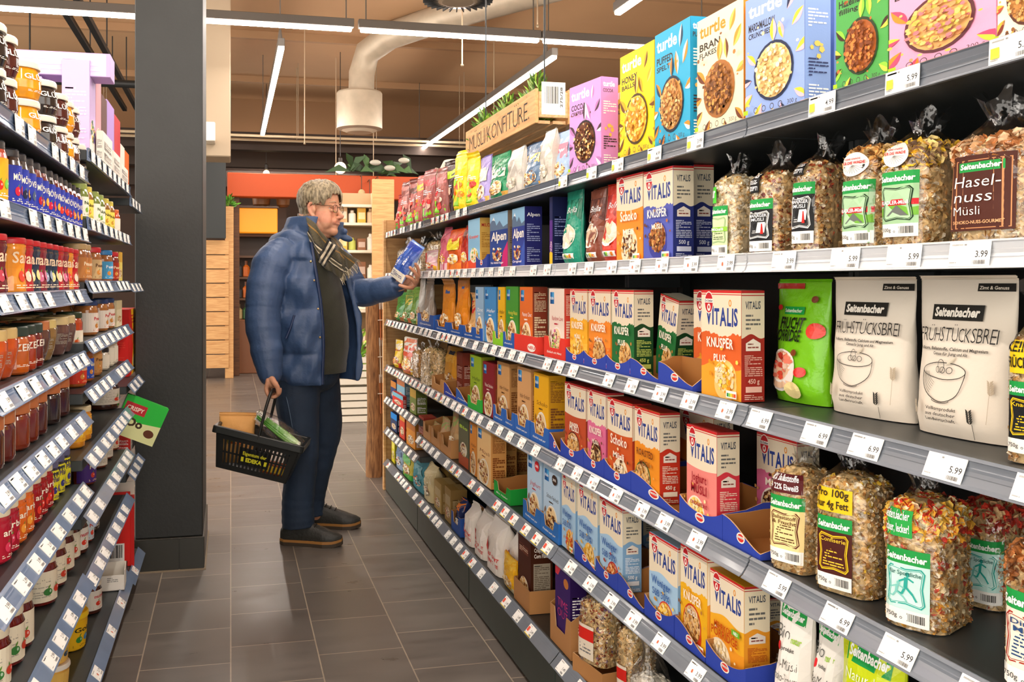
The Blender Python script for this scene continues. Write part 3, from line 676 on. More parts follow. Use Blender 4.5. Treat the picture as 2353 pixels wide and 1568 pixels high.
def pouch(name, loc, w, h, d, rz, base, art, label, cat='food pouch', style='stand', back=None, group=None, mtl=None, seed=1, top=None, lean=0, crease=.004, side=None):
    """flexible pouch: oval foot, flat sealed top; printed front follows the bulge. back: colour of rear half"""
    rg = random.Random(seed); nr, na = 18, 28; rings = []; cols = []
    if style == 'block': A_ = lambda t: w/2*(1 - .03*math.sin(3*t)); B_ = lambda t: max(.0022, d/2*(1 if t < .72 else 1 - ((t-.72)/.28)**1.3)); ex = lambda t: 5 - 2.6*t
    elif style == 'pillow': A_ = lambda t: w/2*(1 - .06*math.sin(math.pi*t)); B_ = lambda t: max(.002, d/2*math.sin(math.pi*min(.999, max(.02, t)))**.6); ex = lambda t: 2.3
    else: A_ = lambda t: w/2*(1 - .05*math.sin(math.pi*min(1, t*1.15)) + .0*t); B_ = lambda t: max(.002, d/2*((.55 + .45*min(1, t/.12)) if t < .12 else (1 - ((t-.12)/.88)**1.35))); ex = lambda t: 2.2
    ph = [rg.uniform(0, 6) for _ in range(6)]
    def dent(x, t): return crease*math.sin(math.pi*min(1, t*1.0))*(math.sin(17*t + 3*x/w*4 + ph[0])*.5 + math.sin(9*x/w*3 + 5*t + ph[1])*.5)
    def bx(t): return 0 if style == 'stand' else .01*w*math.sin(5*t + ph[2])
    yc = d/2
    for i in range(nr + 1):
        t = i/nr; a, b, e = A_(t), B_(t), ex(t); r = []
        for j in range(na):
            x, y = sq(2*math.pi*j/na, a, b, e); k = b/(d/2)
            r.append((x + bx(t), yc + y + dent(x, t)*k*(1 if y < 0 else -1), t*h))
        rings.append(np.array(r))
    m = MB(); k = na
    cl = [lin((back or base) if j < na/2 else base) for i in range(nr) for j in range(na)]
    m.add(np.concatenate(rings), [(i*k+j, i*k+(j+1) % k, (i+1)*k+(j+1) % k, (i+1)*k+j) for i in range(nr) for j in range(na)], cl, True)
    m.add(rings[0], [tuple(reversed(range(na)))], base(0) if callable(base) else base)
    hh = top if top is not None else .03*h            # sealed, crimped strip
    tcol = base(1) if callable(base) else base; ns = 12; a = A_(1)
    ti = rg.uniform(-.3, .3); v = []; nrow = 4
    for r_ in range(nrow + 1):
        for i in range(ns + 1):
            x = -a + 2*a*i/ns; v.append((x + bx(1), yc + (.0012 if r_ % 2 else -.0012) + ti*hh*(r_/nrow)**2 + .004*math.sin(6*i/ns + ph[3])*r_/nrow, h - .001 + hh*r_/nrow))
    f = [(r_*(ns+1)+i, r_*(ns+1)+i+1, (r_+1)*(ns+1)+i+1, (r_+1)*(ns+1)+i) for r_ in range(nrow) for i in range(ns)]
    m.add(v, f, tcol, False)
    m2 = []
    def mapf(x, y, l):
        o = []
        for xx, yy, in zip(x, y):
            t = min(1, max(0, yy*w/h)); a, b, e = A_(t), B_(t), ex(t); q = max(-.985, min(.985, (xx-.5)*2)); X_ = q*a
            yb = b*(1 - abs(q)**e)**(1/e); kk = b/(d/2)
            o.append((X_ + bx(t), yc - yb + dent(X_, t)*kk - l - .0012, t*h))
        return np.array(o)
    if art: art.apply(m, mapf, hscale=h/(art.A*w), base=.0015, step=.00007, txl=.0012)
    o = m.build(name, mtl or FOIL, None, loc, rz)
    if lean: o.rotation_euler = (R(lean), 0, rz)
    return tag(o, label, cat, group)
def flakes(m, surf, n, pal, r=(.0035, .007), seed=1, lift=.0012):
    """loose flakes lying on a surface; surf(u, v) -> point, normal"""
    rg = random.Random(seed); pl = [lin(c) for c in pal]
    for i in range(n):
        p, nn = surf(rg.random(), rg.random()); p = Vector(p); nn = Vector(nn)
        nn = (nn + Vector((rg.uniform(-.34, .34), rg.uniform(-.34, .34), rg.uniform(-.34, .34)))).normalized()
        x = nn.orthogonal().normalized(); x.rotate(Matrix.Rotation(rg.uniform(0, 6.28), 3, nn)); y = nn.cross(x); q = rg.uniform(*r); e = rg.uniform(.6, .95); p = p + nn*lift*rg.uniform(.3, 1.6)
        v = [p + x*q*math.cos(a) + y*q*e*math.sin(a) + nn*(q*.14*math.cos(2*a)) for a in (0, 1.047, 2.094, 3.142, 4.189, 5.236)]
        m.add([(z.x, z.y, max(.001, z.z)) for z in v], [(0, 1, 2, 3, 4, 5)], [rg.choice(pl)], False)
def muesli_bag(loc, w, h, d, rz, pal, labels, label, fill=.78, n=420, seed=1, tuft=True, cat='muesli bag', group=None, toppal=None, flr=(.0032, .006)):
    """clear bag of muesli gathered at the top: contents, film and paper labels are parts. labels: (art, x0, x1, z0, z1)"""
    rg = random.Random(seed); hf = h*fill; na, nr = 32, 16; ph = [rg.uniform(0, 6) for _ in range(8)]
    def prof(t): return (1 - .05*(1-t)**3 + .03*math.sin(3*t + ph[0])) * (1 if t < .86 else math.sqrt(max(.03, 1 - ((t-.86)/.15)**2)))
    def EX(t): return 4.2 - 1.4*t
    def pt(th, t, gr=0.0):
        k = prof(t); a, b = w/2*k + gr, d/2*k + gr; x, y = sq(th, a, b, EX(t))
        wob = 1 + .022*math.sin(5*th + ph[1] + 6*t) + .018*math.sin(11*t + 2*th + ph[2])
        return (x*wob, d/2 + y*wob, t*hf)
    e = empty('muesli_bag', loc, rz); tag(e, label, cat, group)
    m = MB(); rings = [np.array([pt(2*math.pi*j/na, i/nr) for j in range(na)]) for i in range(nr+1)]
    m.loft(rings, mixc(mixc(pal[0], pal[1], .5), '#fff4dc', .15))
    def surf(a, b):
        th = 2*math.pi*a; t = .01 + .97*b; p = pt(th, t); return p, (math.cos(th)*d, math.sin(th)*w, .1 if t < .85 else (t-.85)*.9)
    if n:
        if toppal:
            s2 = lambda a, b: surf(a, .74 + .26*b); s1 = lambda a, b: surf(a, .76*b); flakes(m, s1, int(n*.8), pal, flr, seed); flakes(m, s2, int(n*.3), toppal, (.005, .010), seed + 1)
        else: flakes(m, surf, n, pal, flr, seed)
        rr = random.Random(seed)
        def cap(a, b):
            q = math.sqrt(b)*.8; th = 2*math.pi*a; return (w/2*prof(1)*q*math.cos(th), d/2 + d/2*prof(1)*q*math.sin(th), hf*1.0), (0, 0, 1)
        flakes(m, cap, int(n*.12), toppal or pal, flr, seed + 2)
    m.build('muesli', FLAKE, e)
    m = MB(); rr = []
    for i in range(nr+1):
        if i/nr > .93: break
        rr.append(np.array([pt(2*math.pi*j/na, i/nr, .0035) for j in range(na)]))
    k = rr[-1]; cz = np.array((0, d/2, 0)); steps = ((.93, .05), (.72, .22), (.42, .42), (.26, .58), (.34, .78), (.46, 1.0)) if tuft else ((.95, .3), (.97, .65), (.98, 1.0))
    for q, (s_, u) in enumerate(steps):
        z = k[:, 2].max() + (h - k[:, 2].max())*u; ring = []
        for j in range(na):
            f = 1 + (.22 if q else .05)*math.sin(7*2*math.pi*j/na + ph[3] + q*.8) + .1*math.sin(13*2*math.pi*j/na + ph[4])
            x, y = k[j, 0], (k[j, 1] - d/2)
            sy = s_ if tuft else max(.04, 1 - u)
            ring.append((x*s_*f + .012*math.sin(ph[5])*u, d/2 + y*sy*f + .02*math.cos(ph[6])*u*u, z + .012*math.sin(3*2*math.pi*j/na + ph[7])*u))
        rr.append(np.array(ring))
    m.loft(rr, '#ffffff', False, False); m.build('clear_film', FILM, e)
    for i, (art, x0, x1, z0, z1) in enumerate(labels):
        W_ = (x1-x0); HH = (z1-z0)
        def mapf(x, y, l):
            o = []
            for xx, yy in zip(x, y):
                q = max(-.97, min(.97, x0 + xx*W_)); t = max(.01, min(.97, z0 + yy*HH)); kf = prof(t); ee = EX(t)
                th = -math.pi/2; yb = d/2*kf*1.045*(1 - abs(q)**ee)**(1/ee)
                o.append((q*w/2*kf*1.01, d/2 - yb - .0045 - l, t*hf))
            return np.array(o)
        m = MB(); art.apply(m, mapf, hscale=1/art.A, txl=.0011); m.build('label', PAPER, e)
    return e
# ======================= packs on the right-hand shelves =======================
Z1, Z2, Z3, Z4, Z5, Z5F, Z6F, Z0 = [round(NORM(*q)[0] - .004, 4) for q in ((1.580, 1.548, 3, .036), (1.330, 1.3016, 8, .036), (1.052, 1.019, 22), (.778, .738, 28), (.511, .465, 36), (.585, .545, 32), (.40, .358, 36), (.205, .160, 42))]
GAPS = {Z2: 1.543 - Z2, Z3: 1.293 - Z3, Z4: 1.015 - Z4, Z5: .741 - Z5, Z0: .474 - Z0}
def box_r(u0, u1, vt, z, X, d, front, side, base, label, rot=0, top=None, name='cereal_box', cat='cereal box', group=None, lean=0):
    held = z not in (Z1, Z2, Z3, Z4, Z5, Z5F, Z6F, Z0)
    loc, w, h, rz = place(u0, u1, X, 0 if held else rot, z, vt); w -= .009 if held else .001; return carton(name, loc, w, h, d, rz, front, side, base, label, cat, top, group, lean=lean)
def pouch_r(u0, u1, vt, z, X, d, base, art, label, rot=0, cat='food pouch', name='food_pouch', **k):
    loc, w, h, rz = place(u0, u1, X, rot, z, vt); return pouch(name, loc, w, h*.97, d, rz, base, art, label, cat, **k)
def tray_r(u0, u1, z, X, d, hf, hb, col, label, art=None, kind='dip', rot=0, **k):
    loc, w, _, rz = place(u0, u1, X + .008, rot, z); loc = (loc[0] - .008, loc[1], loc[2]); return tray(loc, w, d, hf, hb, rz, col, label, art, kind, **k)
# ---- top shelf: the row of big cartons ----
T = [
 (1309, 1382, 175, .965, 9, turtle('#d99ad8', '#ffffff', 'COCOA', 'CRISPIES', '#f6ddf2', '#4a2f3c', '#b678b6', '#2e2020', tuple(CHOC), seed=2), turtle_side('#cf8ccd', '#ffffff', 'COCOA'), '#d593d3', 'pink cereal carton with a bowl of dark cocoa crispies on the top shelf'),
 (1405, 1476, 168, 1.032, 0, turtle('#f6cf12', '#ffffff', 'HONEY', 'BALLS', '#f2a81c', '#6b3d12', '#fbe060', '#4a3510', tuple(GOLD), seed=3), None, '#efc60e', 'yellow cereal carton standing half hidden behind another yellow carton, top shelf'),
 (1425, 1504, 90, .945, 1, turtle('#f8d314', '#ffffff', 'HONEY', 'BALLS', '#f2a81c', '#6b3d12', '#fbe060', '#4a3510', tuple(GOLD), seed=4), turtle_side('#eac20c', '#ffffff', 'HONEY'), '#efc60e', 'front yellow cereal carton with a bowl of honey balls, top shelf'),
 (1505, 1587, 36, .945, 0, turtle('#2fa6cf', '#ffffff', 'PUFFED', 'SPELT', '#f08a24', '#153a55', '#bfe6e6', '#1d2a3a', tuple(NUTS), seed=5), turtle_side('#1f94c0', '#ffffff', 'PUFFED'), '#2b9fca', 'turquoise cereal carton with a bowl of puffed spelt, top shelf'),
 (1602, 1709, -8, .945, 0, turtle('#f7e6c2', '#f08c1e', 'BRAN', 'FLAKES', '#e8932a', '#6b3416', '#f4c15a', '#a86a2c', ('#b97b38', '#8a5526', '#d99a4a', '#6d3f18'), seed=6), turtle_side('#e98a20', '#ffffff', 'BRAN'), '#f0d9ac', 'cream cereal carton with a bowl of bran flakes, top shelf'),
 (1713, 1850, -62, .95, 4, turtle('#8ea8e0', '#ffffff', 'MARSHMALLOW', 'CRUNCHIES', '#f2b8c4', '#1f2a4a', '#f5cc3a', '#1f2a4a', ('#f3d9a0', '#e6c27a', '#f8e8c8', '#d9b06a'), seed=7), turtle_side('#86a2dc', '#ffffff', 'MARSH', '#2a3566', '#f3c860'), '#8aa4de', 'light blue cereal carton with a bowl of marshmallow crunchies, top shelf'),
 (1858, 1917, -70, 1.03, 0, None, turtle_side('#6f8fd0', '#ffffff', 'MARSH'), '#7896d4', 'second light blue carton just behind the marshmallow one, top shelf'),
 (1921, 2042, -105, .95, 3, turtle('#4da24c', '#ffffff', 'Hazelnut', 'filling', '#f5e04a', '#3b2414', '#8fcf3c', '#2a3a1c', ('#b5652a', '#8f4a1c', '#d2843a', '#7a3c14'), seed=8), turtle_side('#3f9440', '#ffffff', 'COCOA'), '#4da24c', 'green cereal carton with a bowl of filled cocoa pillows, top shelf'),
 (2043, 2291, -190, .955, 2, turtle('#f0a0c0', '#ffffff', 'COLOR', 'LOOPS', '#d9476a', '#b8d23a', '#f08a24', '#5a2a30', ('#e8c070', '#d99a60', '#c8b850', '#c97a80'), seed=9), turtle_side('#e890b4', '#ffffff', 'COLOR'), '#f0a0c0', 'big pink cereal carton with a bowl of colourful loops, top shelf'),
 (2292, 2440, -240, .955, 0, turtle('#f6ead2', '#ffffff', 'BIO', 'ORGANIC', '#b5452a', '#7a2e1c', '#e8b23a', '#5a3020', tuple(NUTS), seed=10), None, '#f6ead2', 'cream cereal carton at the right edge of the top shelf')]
for u0, u1, vt, X, rot, fr, sd, base, lab in T:
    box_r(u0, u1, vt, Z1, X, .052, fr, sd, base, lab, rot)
# ---- top shelf: granola pouches (middle bays) and fruit bags (far bay) ----
G = lambda bg, top, title, tc, foot=None, sub='GRANOLA', seed=1, patch=None: generic(1.9, bg, top, title, tc, tuple(NUTS), foot, sub, seed, .16, patch)
P = [
 (1265, 1300, 292, .985, .05, '#9db8d8', G('#a8c4e4', '#c4d8ee', 'ow!', '#ffffff', '#e6b84a', None, 3, '#e88aa0'), 'pale blue granola pouch with pink band beside the pink carton', 4),
 (1290, 1312, 268, 1.07, .06, '#5b7fa6', None, 'dark blue pouch peeking out behind the pink carton, top shelf', 0),
 (1238, 1262, 290, .96, .055, '#c9c2b6', generic(2.4, '#d8d2c6', None, None, '#555', ('#d8d2c6',), None), 'silver-backed granola pouch turned to show its fine print, nearer one', 0),
 (1196, 1236, 318, .96, .055, '#5a7796', G('#5d7a98', '#41597a', 'Lizi’s', '#ffffff', '#d9a64a', None, 5, '#f0c878'), 'blue-grey granola pouch with cream window, top shelf', 3),
 (1162, 1192, 330, .96, .055, '#c4beb4', generic(2.6, '#d2ccc2', None, None, '#555', ('#cfc8bc',), None), 'silver-backed granola pouch turned to show its fine print, farther one', 0),
 (1117, 1159, 342, .955, .055, '#1f8a5a', G('#1f8f5c', '#1b7f52', 'Lizi’s', '#ffffff', '#d9a64a', 'GRANOLA', 6, '#e8e2d0'), 'green granola pouch with white script, top shelf', 3),
 (1091, 1114, 352, .955, .06, '#a79ad6', G('#b3a6de', '#9a8ccc', 'Milk', '#ffffff', '#e8b85a', None, 7, '#e6dcc8'), 'lilac granola pouch with a corn picture, top shelf', 2)]
for u0, u1, vt, X, d, base, art, lab, rot in P:
    pouch_r(u0, u1, vt, Z1, X, d, base, art, lab, rot, style='block' if 'silver' in lab else 'stand', back='#cfc9c0', name='granola_pouch', cat='granola pouch', crease=.006, seed=u0)
def fruitbag(bg, fruit, foot='#7ed321', dark=None, seed=1):
    a = Art(2.6); a.rect(0, 0, 1, 2.6, bg, 3, 10); a.rect(0, 0, 1, .75, foot, 3, 4)
    if dark: a.rect(0, 2.0, 1, 2.5, dark, 3, 3)
    rg = random.Random(seed)
    for i in range(9): a.ell(rg.uniform(.15, .85), rg.uniform(.6, 1.5), rg.uniform(.08, .2), rg.uniform(.08, .2), rg.choice(fruit), 12)
    a.fine(.15, 1.5, .85, 1.8, 3, '#ffffff'); return a
rf = ['#e8503c', '#f08a7a', '#c4242c', '#f6c8b0', '#8fd12a']; yf = ['#e8503c', '#f08a24', '#c4362c', '#7ed321']
FB = [
 (1062, 1090, 358, .96, '#f4d21a', fruitbag('#f6d71c', yf, '#8cc820', '#f8e04a', 2), 'yellow fruit bag with fig picture beside the lilac pouch'),
 (1034, 1062, 352, .97, '#f2cc16', fruitbag('#f4d018', yf, '#8cc820', '#f8e04a', 5), 'yellow fruit bag with pink figs, farther of the two'),
 (1010, 1037, 375, 1.035, '#3a2420', fruitbag('#4a2c26', rf, '#5a7a1c', '#b8e02a', 3), 'dark brown fruit bag with lime green top band, top shelf'),
 (992, 1015, 392, .955, '#8a4a44', fruitbag('#a8625a', rf, '#7ed321', '#d87a7a', 4), 'dusky red fruit bag with lime foot, nearest of that row'),
 (962, 990, 396, .955, '#9a4a48', fruitbag('#a85a52', rf, '#7ed321', '#c84a52', 6), 'dusky red fruit bag with shiny crimped top, second of that row'),
 (948, 964, 410, .96, '#b05a50', fruitbag('#c06a5c', yf, '#7ed321', '#e8c83a', 7), 'red and yellow fruit bag with lime foot, third of that row'),
 (932, 950, 418, .955, '#8a4038', fruitbag('#b0605a', rf, '#7ed321', '#5a2c26', 8), 'brown-topped fruit bag with lime foot, fourth of that row'),
 (913, 931, 424, .955, '#7a3c36', fruitbag('#c87a70', rf, '#7ed321', '#8a4a44', 9), 'pink and brown fruit bag with lime foot, fifth of that row'),
 (906, 914, 455, .99, '#a83028', fruitbag('#b83c30', rf, '#3a9a2a', '#8a2820', 10), 'small dark red fruit bag at the far end, top shelf')]
for u0, u1, vt, X, base, art, lab in FB:
    pouch_r(u0, u1, vt, Z1, X, .06, base, art, lab, 14, name='fruit_bag', cat='dried fruit bag', seed=u0, crease=.007, top=.03)
pouch_r(922, 946, 419, Z1, 1.03, .06, '#bfe4ea', fruitbag('#c4e8ee', ['#6ab8d8', '#ffffff'], '#7ed321', '#8ad83a', 11), 'pale blue bag with green top behind the brown fruit bags', 10, name='fruit_bag', cat='dried fruit bag', seed=4)
# ---- second shelf ----
vA = dict(cols=tuple(FRUIT))
orange = vitalis('#f0922c', None, [('Schoko', .15, .62), ('Müsli', .09, .4), ('DUO', .05, .2)], ('#f0dcb4', '#5a2e17', '#d9a55c', '#f7ecd2'), kind='bowl', rim='#f4e2c0')
box_r(1417, 1478, 394, Z2, .95, .05, orange, vitalis_side('#e0842a'), '#ee8c28', 'orange and cream muesli carton, left of the blue one, second shelf', 1, '#f4ead6')
kblue = vitalis('#5560b8', None, [('KNUSPER', .12, .66), ('MÜSLI', .075, .34)], ('#8a4a22', '#b06a34', '#6b3a1c', '#d9a55c'), rim='#3a3f9a', spot=(.5, .34, .30), seed=0) if False else vitalis('#5560b8', None, [('KNUSPER', .12, .66), ('MÜSLI', .075, .34)], ('#8a4a22', '#b06a34', '#6b3a1c', '#d9a55c'), rim='#3a3f9a', spot=(.5, .34, .30))
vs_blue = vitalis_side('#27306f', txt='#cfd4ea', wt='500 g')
box_r(1479, 1547, 380, Z2, .95, .05, kblue, vs_blue, '#4a55ae', 'violet blue muesli carton with chocolate bowl, front one on second shelf', 1, '#f4ead6')
box_r(1530, 1594, 378, Z2, 1.022, .05, None, vs_blue, '#27306f', 'violet blue muesli carton right behind the front one, second shelf', 0, '#e9e0c8')
al = box_r(1126, 1167, 483, Z2, .95, .06, alpen('#1f3f8c', '#c41f6c', 'No Added Sugar'), plain_side('#8a7a68', '#5a4c40'), '#1f3f8c', 'blue muesli carton with mountains and magenta corner, second shelf', 1, '#8fb8dc')
box_r(1177, 1206, 474, Z2, .95, .06, alpen('#2b3f96', '#3c58b0', 'Original'), plain_side('#26286e', '#aab4e0', 'Alpen', A=3.4), '#26286e', 'blue muesli carton with mountains, dark side panel toward the gap', 0, '#2f86bc')
box_r(1076, 1103, 500, Z2, .95, .055, generic(2.0, '#8cc4ea', '#9cd0f0', 'Knusper', '#e8502c', ('#f2b632', '#7ac143', '#f6ead0'), '#e8502c', None, 3), plain_side('#e0b458', '#b07a2a', 'MILCH', '#c8302a', A=3.2), '#e8b45a', 'children’s cereal carton with rainbow and meadow picture, second shelf', 0, '#e88a80')
tray_r(1098, 1124, Z2, .942, .1, .055, .06, '#2c3f92', 'blue display tray beside the children’s cereal carton, second shelf', tray_art('oet'), 'dip')
box_r(1263, 1270, 452, Z2, .955, .05, generic(4, '#5a2c8c', '#1c2456', None, '#fff', ('#8a3cb0',), '#e8c02a'), plain_side('#141c48', '#8a94c8', A=3.0), '#141c48', 'narrow dark blue and purple carton left of the teal pouch', 0)
def barbag(bg, d1, patch, tc='#ffffff', seed=1, title='Bella'):
    a = Art(2.5); a.rect(0, 0, 1, 2.5, bg, 5, 12); a.wave(1.55, 2.2, d1, .12, 'wave', seed=seed); a.text(title, .55, 1.75, .2, tc, fit=.6, shear=.25, bold=.0)
    a.ell(.48, .95, .4, .42, '#f6efe0', rot=10); a.ell(.48, .97, .36, .36, patch, rot=10); a.fine(.15, 1.36, .7, 1.46, 1, tc)
    a.rect(.25, .2, .85, .38, '#f4f4ee'); 
    for i, c in enumerate(('#1f8a4c', '#8cc63e', '#f5cf2e', '#ee8a2d')): a.rect(.4 + .1*i, .22, .48 + .1*i, .35, c)
    return a
for u0, u1, vt, rot, bg, d1, pt, lab, sd, bk in (
 (1283, 1318, 428, 0, '#2aa184', '#147a5c', '#efe3c4', 'teal green oat pouch with cream bowl, second shelf', 3, '#0f3a34'),
 (1336, 1371, 426, 0, '#8a4a36', '#5a2c22', '#dcb896', 'brown oat pouch between teal and red pouches, second shelf', 4, '#4a241c'),
 (1374, 1415, 414, 2, '#d83a26', '#a8221c', '#ecd0a4', 'red oat pouch beside the orange muesli carton, second shelf', 5, '#8a1c16')):
    pouch_r(u0, u1, vt, Z2, .955, .065, bg, barbag(bg, d1, pt, seed=sd), lab, rot, name='oat_pouch', cat='oat pouch', seed=sd, crease=.005, back=bk)
for u0, u1, vt, bg, top, tt, fo, lab, sd in (
 (1058, 1076, 512, '#b82c1c', '#6b2a20', None, '#e86a2a', 'dark red bag beside the children’s cereal carton, second shelf', 1),
 (1024, 1058, 522, '#e8641c', '#e24a1a', None, '#f08a2a', 'orange bag with yellow band and barcode, second shelf', 2),
 (1010, 1026, 520, '#d86a80', '#b04a60', None, '#f0c8d0', 'pink bag left of the orange bag, second shelf', 3)):
    pouch_r(u0, u1, vt, Z2, .955, .06, bg, generic(2.4, bg, top, tt, '#ffffff', tuple(GOLD), fo, None, sd, patch='#f2e23a' if sd == 2 else None), lab, 6, name='snack_bag', cat='snack bag', style='block', seed=sd, crease=.006)
def mz(u0, u1, vt, z, X, d, rot, pal, labels, label, fill=.78, n=420, **k):
    n = int(n*2.9); loc, w, h, rz = place(u0, u1, X, rot, z, vt); h = min(h, GAPS.get(z, 9) - .016); return muesli_bag(loc, w, h, d, rz, pal, labels, label, fill, n, **k)
@cached
def lab_small(bg, band, txt=None, A=1.2):
    a = Art(A); a.rect(0, 0, 1, A, bg, 8, 6); a.rect(0, A*.55, 1, A*.9, band, 8, 3)
    if txt: a.text(txt, .5, A*.62, .2, '#ffffff', fit=.7)
    a.fine(.15, A*.15, .85, A*.45, 3, '#777777'); return a
mz(975, 1009, 520, Z2, 1.005, .08, 8, OATS, [(lab_small('#d8321e', '#c8281a'), -.8, .8, .3, .62)], 'clear oat bag with red label near the held pack, second shelf', .8, 130, seed=2)
mz(940, 968, 545, Z2, .97, .08, 8, ['#c9a878', '#e0c8a0', '#b08a58'], [(lab_small('#e8e0d0', '#6aa8d0'), -.7, .7, .35, .6)], 'clear grain bag with pale label behind the held pack', .72, 120, seed=3)
mz(908, 936, 540, Z2, .97, .08, 8, ['#b8a890', '#d8ccb8', '#c09868'], [(lab_small('#dfe6ea', '#4a90c0'), -.7, .7, .3, .55)], 'greyish clear grain bag at the far end of the second shelf', .7, 120, seed=4)
pouch_r(972, 998, 572, Z2, .945, .05, '#f0b83a', generic(1.5, '#e8c0c8', '#f4e8e0', None, '#fff', ('#c8283c', '#f2e6d8', '#e8b84a')), 'low white and pink pouch in front of the red-labelled oat bag', 5, name='snack_bag', cat='snack bag', seed=9)
# ---- clear muesli bags with printed labels, second shelf ----
@cached
def seiten(bg, frame, title, tc, name_bg=None, wt='750g', kind='text', A=1.75):
    a = Art(A); a.rect(0, 0, 1, A, bg, 10, 10)
    a.rect(0, A*.80, 1, A, '#1f9a46', 10, 3); a.text('Seitenbacher', .5, A*.85, .15, '#f6fbf4', fit=.9, bold=.035, shear=.1)
    x0, x1, y0, y1 = .08, .92, A*.24, A*.77
    for k, c in ((0, frame), (.03, bg), (.045, frame), (.06, mixc(bg, '#ffffff', .1) if kind != 'text' else bg)):
        a.poly([(x0+k, y0+.1), (x0+.08+k*.6, y0+k), (.5, y0+.05+k), (x1-.08-k*.6, y0+k), (x1-k, y0+.1), (x1-.05-k, (y0+y1)/2), (x1-k, y1-.1), (x1-.08-k*.6, y1-k), (.5, y1-.05-k), (x0+.08+k*.6, y1-k), (x0+k, y1-.1), (x0+.05+k, (y0+y1)/2)], c)
    if kind == 'tie':
        a.poly([(.42, y0+.2), (.9, y0+.2), (.78, y0+.55), (.5, y0+.55)], '#f4f4f0'); a.poly([(.6, y0+.16), (.72, y0+.16), (.68, y0+.5), (.64, y0+.5)], '#d8241e'); a.fine(.14, y0+.18, .4, y0+.36, 3, '#cfcfcf')
    elif kind == 'hill':
        a.wave(y0+.4, y0+.14, '#6fae3a', .05, 'wave', top=False); a.rect(0, 0, .0001, .0001, bg); a.poly([(.2, y0+.14), (.5, y0+.42), (.8, y0+.14)], '#6a6f6a')
    elif kind == 'run':
        for dx, s_, c in ((.0, 1, '#2aa79a'), (-.2, .7, '#7cc9c0')):
            for (p, q, w_) in (((.5, .45), (.52, .68), .08), ((.52, .68), (.68, .60), .04), ((.52, .66), (.36, .56), .04), ((.5, .46), (.66, .30), .05), ((.5, .46), (.42, .28), .05), ((.42, .28), (.3, .32), .04), ((.66, .3), (.74, .16), .04)): a.line([(p[0]+dx, y0+p[1]*s_), (q[0]+dx, y0+q[1]*s_)], w_*s_, c)
            a.ell(.55+dx, y0+.75*s_, .05*s_, .06*s_, c, 12)
    else: a.fine(.2, y0+.12, .8, y1-.28, 8, tc)
    if name_bg: a.rect(.0, y0+.42, 1, y0+.58, name_bg, 8, 1); a.text(title, .45, y0+.45, .1, '#ffffff', fit=.74, bold=.02)
    else:
        ls = title.split('|')
        for i, t in enumerate(ls): a.text(t, .5, y1-.2-.13*i, .1, tc, fit=min(.7, .1*len(t)), bold=.01)
    a.rect(0, 0, 1, A*.2, '#f6f5ee', 8, 2); a.text(wt, .05, A*.08, .1, '#222222', 'L', bold=0); a.ring(.4, A*.08, .03, .03, .012, '#222222', 10); a.barcode(.5, A*.02, .95, A*.17, '#f6f5ee'); return a
@cached
def sticker(bg, lines, tc, A=.6):
    a = Art(A); a.rect(0, 0, 1, A, bg, 6, 4)
    for i, t in enumerate(lines): a.text(t, .5, A*(1 - (i+.72)/(len(lines)+.1)), A*.62/len(lines), tc, fit=.84, bold=.02)
    return a
@cached
def wheel():
    a = Art(1.0); a.ell(.5, .5, .5, .5, '#f6f4ee', 28); a.ring(.5, .45, .4, .36, .06, '#222222', 28, 180, 360)
    for i in range(11): t = R(190 + 16*i); a.line([(.5, .45), (.5 + .38*math.cos(t), .45 + .34*math.sin(t))], .012, '#8a8a86')
    a.text('FÜR DIE WADE', .5, .5, .11, '#c8201e', fit=.86, bold=.03); a.text('KEINE GNADE', .5, .68, .07, '#c8201e', fit=.6); return a
mgr = seiten('#15171a', '#f2f2ee', 'MANAGER|MÜSLI', '#ffffff', kind='tie'); rad = seiten('#9fc79a', '#16321c', 'RADLER-Müsli', '#16321c', '#c81e2a', '500g', 'hill')
mz(1630, 1690, 335, Z2, .955, .085, 12, ['#f2e8cc', '#e0c48c', '#f8f2e0', '#cfa566'], [(seiten('#cfe6b0', '#8fae7a', 'Müsli', '#4a5a3a', '#8cc63e', '500g'), -.82, .55, .02, .62), (sticker('#4cc832', ['nur'], '#ffffff', 1.1), -.98, -.3, .66, .86)], 'clear bag of pale muesli with lime label, left of the two black-labelled bags', .82, 420, seed=11)
mz(1714, 1786, 300, Z2, .955, .085, 12, FRUIT, [(mgr, -.9, .75, .04, .66), (sticker('#141618', ['DAS', 'ERFOLGS-', 'REZEPT!'], '#ffffff', .9), -.98, .0, .74, .97)], 'clear muesli bag with black label and red tie, left one', .78, 460, seed=12)
mz(1814, 1878, 275, Z2, .96, .085, 14, FRUIT, [(mgr, -.9, .8, .10, .76), (sticker('#141618', ['ERFOLGS-', 'REZEPT!'], '#ffffff', .7), -.98, .2, .84, .98)], 'clear muesli bag with black label and red tie, right one', .80, 460, seed=13)
mz(1929, 2008, 232, Z2, .955, .09, 6, OATS, [(rad, -.76, .9, .06, .66), (wheel(), -.75, .75, .70, .93)], 'clear muesli bag with green label and round wheel sticker, left one', .83, 460, seed=14, toppal=NUTS)
mz(2017, 2122, 190, Z2, .955, .10, 10, OATS, [(rad, -.76, .8, .10, .70), (wheel(), -.6, .5, .74, .97)], 'clear muesli bag with green label and round wheel sticker, right one', .80, 620, seed=15, toppal=['#f6c83a', '#8a6a52', '#f2d98a', '#c09a6a'])
hz = Art(1.28); hz.rect(0, 0, 1, 1.28, '#4a2014', 10, 10); hz.rect(.04, .04, .96, 1.2, '#c98a5a', 8, 8); hz.rect(.055, .055, .945, 1.185, '#4a2014', 8, 8)
